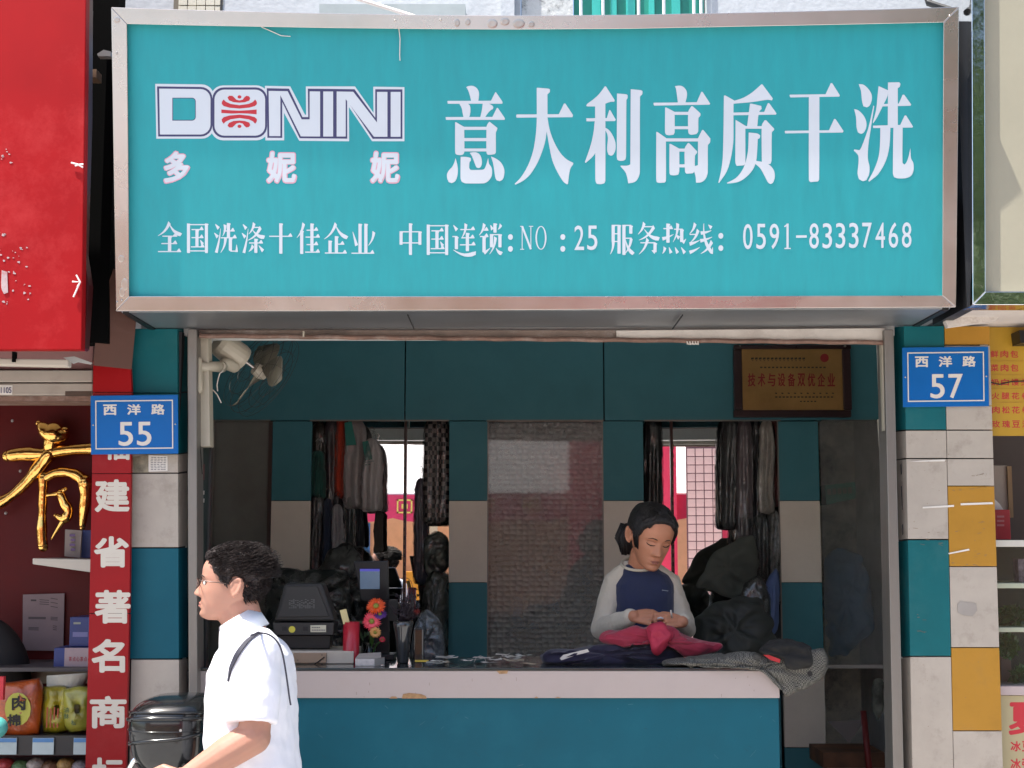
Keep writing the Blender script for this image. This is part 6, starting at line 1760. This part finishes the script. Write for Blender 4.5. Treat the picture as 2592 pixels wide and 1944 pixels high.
hip = Vector((P(1632, 1500, 5.44).x, 5.48, .95))
q.loft([ell(P(1630, 1490, 5.44), .095, .07), ell(P(1630, 1540, 5.44), .095, .075), ell(hip + Vector((0, 0, .12)), .11, .09), ell(hip, .15, .10), ell(hip + Vector((0, 0, -.12)), .13, .09)])
for s, (a, e_, w_) in ((-1, (shl, ell_, wl)), (1, (shr, elr, wr))):
    q.capsule(a, e_, .033, .029, 14); q.capsule(e_, w_, .029, .022, 14)
    q.capsule(hip + Vector((s * .07, 0, -.1)), hip + Vector((s * .08, -.02, -.42)), .075, .05, 12)
    q.capsule(hip + Vector((s * .08, -.02, -.42)), Vector((hip.x + s * .08, 5.5, FL + .06)), .05, .035, 12)
    q.capsule(Vector((hip.x + s * .08, 5.5, FL + .05)), Vector((hip.x + s * .09, 5.36, FL + .035)), .04, .03, 10)
hand(q, wl, (.90, -.16, -.05), (-.1, -.75, .62), (.1, .3, .9), .84, curl=(26, 38, 24), curls=[(14, 42, 30), (26, 44, 34), (40, 50, 36), (52, 52, 36)], thumb=(.9, .5))
hand(q, wr, (-.88, -.25, .12), (.1, -.78, .55), (-.1, .3, .9), .80, curls=[(10, 34, 26), (24, 44, 34), (40, 50, 36), (52, 52, 36)], thumb=(.9, .5))
remesh(q.build('body', SK1, wo), .0030, 1)
# features
lip = mat('lip_tone', (.36, .13, .10), .45, var=.05)
brow = mat('brow_hair', (.02, .012, .010), .8)
def features(h, par, down=True, lipm=lip, bw_=.009):
    for sg in (-1, 1):
        pts = [h.face(sg * x, z, .004) for x, z in ((.065, .078), (.10, .094), (.15, .098), (.205, .075))]
        MB().tube(pts, [bw_ * h.H * .7, bw_ * h.H * 1.2, bw_ * h.H * 1.1, bw_ * h.H * .4], 8, flat=.8).build('eyebrow', brow, par, smooth=True)
        if down:
            pts = [h.face(sg * x, z, .003) for x, z in ((.07, -.016), (.10, -.030), (.14, -.036), (.18, -.026), (.205, -.008))]
            MB().tube(pts, [.004 * h.H, .008 * h.H, .009 * h.H, .009 * h.H, .005 * h.H], 6).build('eyelashes', brow, par, smooth=True)
            pts = [h.face(sg * x, z, .001) for x, z in ((.08, .030), (.12, .042), (.17, .038), (.20, .02))]
            MB().tube(pts, .0035 * h.H, 6).build('lid_crease', mat('lid_shadow_skin', (.16, .07, .05), .6), par, smooth=True)
        else:
            ec = h.face(sg * .138, .0, -.030)
            MB().ball(ec, .052 * h.H, 16, 12).build('eyeball', mat('eye_white', (.62, .58, .54), .2), par, smooth=True)
            fw = h.M @ Vector((0, -1, 0))
            MB().ball(ec + fw * .036 * h.H, .026 * h.H, 12, 10).build('iris', mat('dark_iris', (.015, .008, .005), .15), par, smooth=True)
            for zz, cv, rr_ in ((.020, .022, .010), (-.022, -.012, .006)):
                pts = [h.face(sg * x, zz * (1 - abs(x - .138) / .11) + 0, .006) for x in (.07, .10, .138, .175, .205)]
                MB().tube(pts, rr_ * h.H, 6).build('eyelid', brow if zz > 0 else mat('lid_shadow_skin', (.16, .07, .05), .6), par, smooth=True)
    for z, r_, sc in ((-.279, .012, .82), (-.317, .014, .72)):
        pts = [h.face(x * sc, z + .010 * (abs(x) / .1) ** 2 * (-1 if z > -.3 else 1) + (.004 if abs(x) < .03 and z > -.3 else 0), -.004) for x in (-.10, -.07, -.035, 0, .035, .07, .10)]
        MB().tube(pts, [.003 * h.H, r_ * .8 * h.H, r_ * h.H, r_ * h.H, r_ * h.H, r_ * .8 * h.H, .003 * h.H], 10, flat=.9).build('lip', lipm, par, smooth=True)
    pts = [h.face(x, -.298, .012) for x in (-.09, -.045, 0, .045, .09)]
    MB().tube(pts, .003 * h.H, 6).build('mouth_line', mat('mouth_dark', (.10, .025, .02), .6), par, smooth=True)
    for sg in (-1, 1):
        MB().ball(h.face(sg * .032, -.198, .0), (.009 * h.H, .006 * h.H, .004 * h.H), 8, 6, h.M).build('nostril', mat('mouth_dark', (.10, .025, .02), .6), par, smooth=True)
features(HW, wo)
M_HAIR1 = mat('black_hair', (.012, .009, .009), .38, var=.4, scale=40, stretch=(6, 6, 1), bump=.5, bscale=60, spec=.5)
hl = [(0, .335), (20, .32), (45, .22), (62, .06), (74, -.06), (88, .05), (100, .02), (120, -.22), (150, -.34), (180, -.36)]
haircap(HW, hl, .055, M_HAIR1, wo, .012, 3)
def hpt(x, y, z): return HW.c + Mh @ (Vector((x, y, z)) * HW.H)
q = MB()
for k in range(150):
    a = random.uniform(0, 6.28); r_ = .030 * random.random() ** .5
    base = P(1594, 1338, 5.40) + Vector((r_ * math.cos(a), r_ * math.sin(a) + .01, random.uniform(-.02, .02)))
    mid = P(1583, 1362, 5.41) + Vector((1.15 * r_ * math.cos(a), 1.1 * r_ * math.sin(a), random.uniform(-.01, .01)))
    tip = P(1584 + random.uniform(-4, 5), 1400 + random.uniform(-10, 6), 5.41) + Vector((.6 * r_ * math.cos(a), r_ * math.sin(a), 0))
    q.tube([base, mid, tip], [.009, .010, .002], 5)
q.build('ponytail', M_HAIR1, wo, smooth=True)
q = MB()
for k in range(160):
    phi = R(random.choice([-1, 1]) * random.uniform(30, 66))
    z1 = hairline(hl, phi)
    pts = [HW.pt(phi * .75, .44, .06), HW.pt(phi * .95, (z1 + .44) / 2 + .02, .062), HW.pt(phi * 1.05, z1 + random.uniform(-.03, .02), .02)]
    q.tube(pts, [.0035, .0035, .0012], 4)
for k in range(40):
    phi = R(-random.uniform(60, 78))
    q.tube([HW.pt(phi, .15, .05), HW.pt(phi * 1.03, .02, .035), HW.pt(phi * 1.06, -.08 - random.random() * .10, .02)], [.003, .0028, .0008], 4)
def capl(l, inf):
    e = Vector((l.x / .335, (l.y - .03) / .43, (l.z - .0) / .5)).normalized()
    return Vector((e.x * (.335 + inf), e.y * (.43 + inf) + .03, e.z * (.5 + inf)))
tb_ = Vector((-.27, .26, .06))
for k in range(420):
    phi = R(random.uniform(-100, 125)); z0 = hairline(hl, phi)
    a0 = HW.loc(phi, z0 + random.uniform(-.01, .03)); pts = []
    j1, j2 = random.uniform(-.03, .03), random.uniform(-.02, .02)
    for i in range(8):
        t = i / 7
        l = a0.lerp(tb_, t) + Vector((j1 * math.sin(3.14 * t), j2 * math.sin(3.14 * t), .22 * math.sin(3.14 * t) * (1 if abs(phi) > .5 else .8)))
        l = capl(l, .020 + .046 * min(1, t * 4) + random.uniform(-.003, .006))
        pts.append(HW.c + Mh @ (l * HW.H))
    q.tube(pts, [.0008, .0016, .0018, .0018, .0018, .0016, .0014, .0010], 3, False)
q.build('hair_strands', M_HAIR1, wo, smooth=True)

# jumper
M_NAVYC = mat('navy_jersey', (.018, .026, .075), .85, var=.12, scale=12, bump=.15, bscale=200, sheen=.3)
M_BEIGEC = mat('beige_jersey', (.62, .55, .45), .9, var=.07, scale=8, bump=.15, bscale=200, sheen=.3)
q = MB()
bc = lambda py, dy=0: P(1630, py, 5.43 + dy)
q.loft([ell(P(1621, 1428, 5.41), .056, .058, e=2), ell(P(1622, 1440, 5.415), .072, .066), ell(bc(1456), .098, .078, e=2.2), ell(bc(1480), .118, .090, e=2.3), ell(bc(1515), .121, .097, e=2.3), ell(bc(1550), .120, .097, e=2.3), ell(bc(1600), .130, .102), ell(bc(1680), .15, .11)])
remesh(q.build('jumper_body', M_NAVYC, wo), .0045, 5, (.010, .09))
for a, nn, e_, w_, sg in ((shl, P(1586, 1432, 5.42), ell_, wl, -1), (shr, P(1664, 1438, 5.42), elr, wr, 1)):
    q = MB()
    a2 = a + Vector((-.004 * sg, 0, .004))
    q.capsule(nn + Vector((0, 0, -.014)), a2, .034, .048, 16)
    q.capsule(a2, e_ + Vector((sg * .002, 0, 0)), .048, .042, 16)
    q.capsule(a2 + Vector((0, 0, -.02)), a2.lerp(e_, .45), .049, .047, 16)
    w2 = e_.lerp(w_, .93)
    q.capsule(e_, w2, .042, .029, 16)
    for k in range(6):
        p = e_.lerp(w_, .45 + .09 * k)
        q.ball(p, .0375 - .0014 * k, 14, 8)
    remesh(q.build('sleeve', M_BEIGEC, wo), .0042, 3, (.012, .06))
q = MB()
ring = [P(1620 + 46 * math.cos(t * math.pi / 18), 1424 + 17 * math.sin(t * math.pi / 18) + 3, 5.40 - .058 * math.sin(t * math.pi / 18)) for t in range(37)]
q.tube(ring, .0055, 8, False)
q.build('neck_trim', mat('pale_trim', (.62, .56, .44), .8), wo, smooth=True)
q = MB(); text(q, 'manner', *W(738, 874), *W(800, 896), lambda a, b_: P(a, b_, 5.327), .02, .0)
q = MB()
for k in range(6): seg(q, W(738 + k * 10.5, 880 + k * 1.5), W(745 + k * 10.5, 882 + k * 1.5), 2.2, lambda a, b_: P(a, b_, 5.322), 0)
q.build('chest_print', mat('pale_chest_print', (.30, .32, .36), .7), wo, fixn=False)
o = MB().tube([P(1698, 1545, 5.085), P(1701, 1564, 5.10)], .0034, 8).build('white_chalk', M_PLTXT, smooth=True); props(o, 'short white stick held upright in the woman\'s hand', 'chalk')
o = MB().tube([P(1664, 1566, 5.07), P(1672, 1563, 5.07), P(1679, 1566, 5.07)], .003, 8).build('needle_and_thread', mat('pale_thread', (.6, .6, .62), .4), smooth=True); props(o, 'pale thread pinched between the woman\'s fingers', 'thread')

# ------------------------------------------------------------------ the man walking past
YMAN = 4.02
ma = T('person', 'man in glasses and a white short-sleeved shirt walking left past the shop', 'person', (P(640, 1700, YMAN).x, YMAN, 0))
SK2 = skinmat('skin_light', (.40, .205, .145))
Mm = Matrix.Rotation(R(-88), 3, 'Z') @ Matrix.Rotation(R(-3), 3, 'X')
HM = Head(183 / FPX * YMAN * 1.0, Mm, P(590, 1478, YMAN), depth=1.06, nose=.95)
q = MB(); HM.mesh(q)
mp_ = lambda px, py, dy=0: P(px, py, YMAN + dy)
q.capsule(mp_(606, 1530), mp_(636, 1622), .052, .050, 20)
q.capsule(mp_(585, 1545), mp_(628, 1600), .045, .05, 16)
shn, shf = mp_(660, 1674, -.155), mp_(660, 1674, .155)
q.capsule(shn, shf, .040, .040, 14)
q.loft([ell(mp_(650, 1660), .065, .12), ell(mp_(636, 1720), .085, .13), ell(mp_(636, 1850), .085, .12), ell(mp_(640, 1980), .09, .125), ell(mp_(640, 2080), .10, .135), ell(mp_(640, 2150), .09, .13)])
eln, wrn = mp_(642, 1866, -.20), mp_(470, 1968, -.22)
elf, wrf = mp_(700, 1900, .22), mp_(640, 2100, .24)
q.capsule(shn, eln, .042, .044, 16); q.capsule(eln, eln.lerp(wrn, .4), .046, .044, 16); q.capsule(eln.lerp(wrn, .4), wrn, .044, .027, 16)
q.capsule(shf, elf, .042, .042, 14); q.capsule(elf, wrf, .042, .026, 14)
hand(q, wrn, wrn - eln, (0, -.9, .3), (-.3, -.2, .9), 1.05, curls=[(25, 35, 20)] * 4)
hand(q, wrf, wrf - elf, (0, .9, .3), (-.3, .2, .9), 1.05, curls=[(25, 35, 20)] * 4)
hipm = mp_(640, 2110)
an = [(hipm.x - .10, .20), (hipm.x + .14, .14)]
for (axx, z0), sg in zip(an, (-1, 1)):
    kn = Vector((hipm.x + (-.14 if sg < 0 else .02), YMAN + .09 * sg, .50))
    ank = Vector((hipm.x + (-.22 if sg < 0 else .22), YMAN + .09 * sg, .10 if sg < 0 else .13))
    q.capsule(hipm + Vector((0, .085 * sg, 0)), kn, .085, .058, 14); q.capsule(kn, ank, .058, .036, 14)
    q.capsule(ank + Vector((.02, 0, -.04)), ank + Vector((-.14, 0, -.06)), .04, .032, 10)
remesh(q.build('body', SK2, ma), .0032, 1)
features(HM, ma, False, mat('man_lip', (.42, .16, .13), .5), .011)
M_HAIR2 = mat('dark_brown_hair', (.020, .013, .012), .5, var=.5, scale=60, bump=.8, bscale=90, spec=.3)
hm = [(0, .30), (30, .29), (50, .22), (63, .12), (74, .02), (84, -.02), (92, .10), (104, .06), (118, -.16), (140, -.36), (180, -.40)]
def thm(phi, z):
    a = abs((phi + math.pi) % (2 * math.pi) - math.pi)
    return .016 + .038 * sst(.0, .35, z) + .004 * sst(1.2, 3, a) * sst(-.35, .05, z)
haircap(HM, hm, thm, M_HAIR2, ma, .030, 9, 150, 110, 7)
q = MB()
for k in range(6500):
    phi = random.uniform(-math.pi, math.pi); z = random.uniform(-.40, .5)
    zh = hairline(hm, phi)
    if z < zh + .005: continue
    if z > .44 and random.random() < .5: z = random.uniform(.3, .5)
    t = thm(phi, z)
    p0 = HM.pt(phi, z, t * .6)
    cur = noise.noise_vector(HM.loc(phi, z) * 5.0) * .9
    l0 = HM.loc(phi, z); nrm = (HM.M @ Vector((l0.x, l0.y * .8, l0.z * 1.0))).normalized()
    ln = (.018 if z > .1 else .008) * random.uniform(.7, 1.3)
    tang = HM.M @ Vector((cur.x * .5, cur.y * .5 + .8, cur.z * .5 + (.15 if z > .1 else -.9)))
    d1 = (nrm * .7 + tang * .7).normalized(); d2 = (nrm * .25 + tang + HM.M @ Vector((cur.z, cur.x, cur.y)) * .35).normalized()
    q.tube([p0, p0 + d1 * ln * .6, p0 + d1 * ln * .6 + d2 * ln * .8], [.0014, .0012, .0003], 3, False)
q.build('hair_strands', M_HAIR2, ma, smooth=True)
# glasses
def hl_(x, y, z): return HM.c + Mm @ (Vector((x, y, z)) * HM.H)
M_WIRE = mat('thin_metal_frame', (.10, .07, .06), .3, metal=.7)
gl = MB()
yl = -.385 * HM.depth - .065
for sg in (-1, 1):
    ring = [hl_(sg * .15 + .115 * math.cos(t * math.pi / 12), yl + .04 * abs(math.cos(t * math.pi / 12)) * (1 if math.cos(t * math.pi / 12) * sg > 0 else .2), .0 - .01 + .068 * math.sin(t * math.pi / 12)) for t in range(25)]
    gl.tube(ring, .0013, 6, False)
    gl.tube([hl_(sg * .265, yl + .04, .03), hl_(sg * .335, yl + .10, .032), hl_(sg * .345, -.15, .020), hl_(sg * .345, .04, .0), hl_(sg * .345, .12, -.04)], .0015, 6)
gl.tube([hl_(-.035, yl, .02), hl_(0, yl - .015, .03), hl_(.035, yl, .02)], .0013, 6)
gl.build('glasses_frame', M_WIRE, ma, smooth=True)
for sg in (-1, 1):
    q = MB(); q.sheet([hl_(sg * .15 + .112 * math.cos(t * math.pi / 8), yl + .012, -.01 + .066 * math.sin(t * math.pi / 8)) for t in range(16)])
    q.build('lens', mat('lens_glass', (.9, .92, .95), .03, alpha=.12, spec=.9), ma, fixn=False)
# shirt
M_SHIRT = mat('white_cotton', (.76, .76, .82), .8, var=.02, scale=6, bump=.12, bscale=14, sheen=.2)
q = MB()
q.loft([ell(mp_(622, 1598), .060, .072), ell(mp_(636, 1616), .076, .095), ell(mp_(643, 1634), .092, .125), ell(mp_(641, 1655), .108, .165, e=2.2), ell(mp_(637, 1700), .121, .185, e=2.3), ell(mp_(636, 1770), .123, .185, e=2.3), ell(mp_(637, 1850), .124, .18, e=2.3), ell(mp_(640, 1930), .130, .185, e=2.3), ell(mp_(643, 2000), .137, .19, e=2.3), ell(mp_(643, 2120), .137, .19)])
for a, e_, sg in ((shn, eln, -1), (shf, elf, 1)):
    a2 = a + Vector((-.015, 0, .012))
    e2 = mp_(634, 1832, -.20) if sg < 0 else a.lerp(e_, .75)
    q.capsule(mp_(652, 1640, -.06 * -sg), a2, .058, .073, 18)
    # open wide sleeve
    d_ = (e2 - a2).normalized()
    Mx = d_.to_track_quat('Z', 'Y').to_matrix()
    q.loft([ell(a2, .070, .070, 24, Mx), ell(a2.lerp(e2, .35), .072, .068, 24, Mx), ell(a2.lerp(e2, .7), .070, .064, 24, Mx), ell(a2.lerp(e2, .98), .069, .062, 24, Mx)])
sho = remesh(q.build('shirt', M_SHIRT, ma), .0050, 3, (.022, .11))
# collar
q = MB()
cn = mp_(628, 1588)
vs = []; n = 40
tilt = Matrix.Rotation(R(-30), 3, 'Y')
for k in range(n + 1):
    a = R(200) + R(320) * k / n            # opening faces -X
    ca, sa = math.cos(a), math.sin(a)
    u_ = k / n
    tipf = max(0, 1 - min(u_, 1 - u_) / .16)
    top = mp_(608, 1570) + tilt @ Vector((.060 * ca, .060 * sa, .012))
    bot = mp_(611, 1600) + tilt @ Vector(((.078 + .020 * tipf) * ca, .090 * sa * (1 + .15 * tipf), -.018 - .030 * tipf))
    inn = mp_(610, 1598) + tilt @ Vector((.062 * ca, .062 * sa, -.004))
    vs += [inn, top, bot]
fs = []
for k in range(n):
    for j in range(2): fs.append((3 * k + j, 3 * k + j + 1, 3 * k + j + 4, 3 * k + j + 3))
q.add(vs, fs)
o = q.build('collar', mat('white_cotton_collar', (.80, .82, .86), .8, var=.02), ma, smooth=True, fixn=False)
sm = o.modifiers.new('s', 'SOLIDIFY'); sm.thickness = .0025
# strap
def ribbon(pts, wd, Y0):
    q = MB(); vs = []
    for i, (a, b_) in enumerate(pts):
        p0, p1 = Vector(pts[max(0, i - 1)][:2]), Vector(pts[min(len(pts) - 1, i + 1)][:2])
        d_ = (p1 - p0).normalized(); n_ = Vector((-d_.y, d_.x)) * wd[i] / 2
        vs += [P(a + n_.x, b_ + n_.y, Y0), P(a - n_.x, b_ - n_.y, Y0)]
    q.add(vs, [(2 * i, 2 * i + 1, 2 * i + 3, 2 * i + 2) for i in range(len(pts) - 1)])
    return q
sp_ = [(550, 1738), (556, 1712), (566, 1688), (580, 1662), (598, 1636), (618, 1617), (640, 1606), (662, 1602), (684, 1608), (702, 1624), (714, 1650), (722, 1690), (728, 1730), (732, 1760), (736, 1785)]
spc = spl([(a, b_, 0) for a, b_ in sp_], 4)
wds = [3 + 9 * math.exp(-((i - 12) / 9) ** 2) if i < 26 else 4.2 for i in range(len(spc))]
o = ribbon([(v.x, v.y) for v in spc], wds, YMAN - .34).build('shoulder_strap', mat('navy_webbing', (.02, .02, .035), .7), ma, fixn=False)
sw_ = o.modifiers.new('wrap', 'SHRINKWRAP'); sw_.target = sho; sw_.wrap_method = 'PROJECT'; sw_.use_project_x = False; sw_.use_project_y = True; sw_.use_positive_direction = True; sw_.use_negative_direction = False; sw_.offset = .004
sm = o.modifiers.new('s', 'SOLIDIFY'); sm.thickness = .003
MB().box(X(727, 1735, YMAN), X(731, 1735, YMAN), YMAN - .19, YMAN - .175, Z(1741, YMAN), Z(1727, YMAN)).build('strap_buckle', M_BLACK, ma)
# trousers and shoes
q = MB()
q.loft([ell(mp_(643, 2080), .134, .185), ell(hipm + Vector((0, 0, -.06)), .13, .18), ell(hipm + Vector((0, 0, -.16)), .12, .17)])
for sg in (-1, 1):
    kn = Vector((hipm.x + (-.14 if sg < 0 else .02), YMAN + .09 * sg, .50))
    ank = Vector((hipm.x + (-.22 if sg < 0 else .22), YMAN + .09 * sg, .10 if sg < 0 else .13))
    q.capsule(hipm + Vector((0, .085 * sg, 0)), kn, .098, .075, 16); q.capsule(kn, ank, .075, .062, 16)
    MB().capsule(ank + Vector((.03, 0, -.055)), ank + Vector((-.15, 0, -.07)), .05, .04, 14).build('shoe', M_BLACK, ma, smooth=True)
remesh(q.build('trousers', mat('dark_trousers', (.03, .032, .04), .85), ma), .008, 3, (.02, .1))

# ------------------------------------------------------------------ scooter with top box
YS = 4.42
sc_ = T('motor_scooter', 'parked black scooter with a glossy ridged top box, left of the walking man', 'scooter', (P(430, 1900, YS).x, YS, 0))
M_GLB = mat('glossy_black_paint', (.007, .008, .009), .16, var=.3, coat=.3, spec=.45, dirt=(.03, .035, .03), damt=.5, dscale=6)
prof = [(1755, 470, 50, .05), (1761, 462, 72, .09), (1775, 448, 88, .125), (1795, 442, 98, .145), (1812, 440, 101, .152), (1850, 440, 101, .155), (1890, 441, 97, .150), (1920, 442, 90, .14), (1945, 444, 78, .12), (1958, 446, 60, .09)]
rows = []
for py, cx_, rx, ry in prof:
    rows.append([P(cx_, py, YS) + v for v in (ell((0, 0, 0), rx / FPX * YS, ry, 40, None, 3.0))])
def sring(py):
    for (a, b_) in zip(prof, prof[1:]):
        if a[0] <= py <= b_[0]:
            t = (py - a[0]) / (b_[0] - a[0])
            return [a[i] + (b_[i] - a[i]) * t for i in range(4)]
    return prof[-1]
tb = MB().loft(rows).build('top_box', M_GLB, sc_, smooth=True)
ss = tb.modifiers.new('s', 'SUBSURF'); ss.levels = 1; ss.render_levels = 2
def bead(pf, r_, a0, a1, name='ridge'):
    pts = []
    for k in range(31):
        a = R(a0 + (a1 - a0) * k / 30)
        py = pf(k / 30)
        _, cx_, rx, ry = sring(py)
        c_, s_ = math.cos(a), math.sin(a)
        x = math.copysign(abs(c_) ** (2 / 3), c_) * rx / FPX * YS
        y = math.copysign(abs(s_) ** (2 / 3), s_) * ry
        pts.append(P(cx_, py, YS) + Vector((x, y, 0)) * 1.0)
    MB().tube(pts, r_, 8).build(name, M_GLB, sc_, smooth=True)
bead(lambda t: 1797 - 6 * math.sin(math.pi * t), .005, 192, 335)
bead(lambda t: 1816 - 12 * math.sin(math.pi * t * .9) + 2 * t, .007, 188, 350)
bead(lambda t: 1876 - 38 * t, .006, 192, 352)
bead(lambda t: 1838 - 2 * t, .002, 180, 540, 'lid_seam')
MB().quadprism([P(336, 1812, YS - .06), P(352, 1796, YS - .06), P(352, 1868, YS - .06), P(338, 1868, YS - .06)], (0, .12, 0)).build('backrest_pad', mat('maroon_pad', (.07, .02, .025), .45), sc_, bev=.006)
MB().quadprism([P(345, 1872, YS - .05), P(352, 1870, YS - .05), P(354, 1902, YS - .05), P(346, 1900, YS - .05)], (0, .1, 0)).build('red_reflector', mat('reflector_red', (.30, .01, .01), .2), sc_, bev=.003)
MB().tube([P(356, 1905, YS - .1), P(340, 1925, YS - .1), P(322, 1955, YS - .1)], .009, 10).build('chrome_rail', mat('chrome', (.8, .8, .8), .08, metal=1), sc_, smooth=True)
MB().tube([P(366, 1895, YS - .12), P(353, 1915, YS - .13), P(357, 1900, YS - .13)], .002, 6).build('box_latch', MATS['chrome'], sc_)
MB().lathe(P(459, 1848, YS - .155), [(.001, -.003), (.004, -.003), (.004, .01), (.001, .01)], 12, Matrix.Rotation(R(90), 3, 'X')).build('lock', MATS['chrome'], sc_)
bx0 = P(440, 1900, YS).x
MB().box(bx0 - .12, bx0 + .12, YS - .09, YS + .09, .84, .865).build('rack', M_STEEL, sc_, bev=.005)
MB().loft([ell((bx0 - .42, YS, z), .34, r_, 24, None, 2.6) for z, r_ in ((.62, .10), (.70, .14), (.78, .13), (.80, .09))]).build('seat', M_BLACK, sc_, smooth=True)
MB().loft([[Vector((x, YS + yy * w_, zz)) for yy, zz in ((-1, z0), (-1.05, (z0 + z1) / 2), (-.7, z1), (.7, z1), (1.05, (z0 + z1) / 2), (1, z0))] for x, w_, z0, z1 in ((bx0 + .15, .07, .55, .72), (bx0 - .1, .13, .40, .70), (bx0 - .5, .14, .28, .66), (bx0 - .75, .15, .26, .34), (bx0 - 1.0, .15, .26, .36), (bx0 - 1.1, .14, .30, .80), (bx0 - 1.18, .08, .45, .86))]).build('body_shell', M_GLB, sc_, smooth=False)
for x in (bx0 - .12, bx0 - 1.32):
    pr = [(.13, -.04), (.22, -.045), (.25, -.02), (.25, .02), (.22, .045), (.13, .04)]
    wh = MB().lathe((x, YS, .25), pr, 32, Matrix.Rotation(R(90), 3, 'X')).build('wheel', mat('tyre_rubber', (.015, .015, .015), .8), sc_, smooth=False)
    MB().lathe((x, YS, .25), [(.02, -.03), (.13, -.025), (.13, .025), (.02, .03)], 24, Matrix.Rotation(R(90), 3, 'X')).build('rim', M_STEEL, wh)
MB().tube([(bx0 - 1.32, YS, .25), (bx0 - 1.15, YS, .85)], .03, 10).build('fork', M_BLACK, sc_)
MB().tube([(bx0 - 1.12, YS - .28, .86), (bx0 - 1.15, YS, .88), (bx0 - 1.12, YS + .28, .86)], .014, 8).build('handlebar', M_BLACK, sc_)
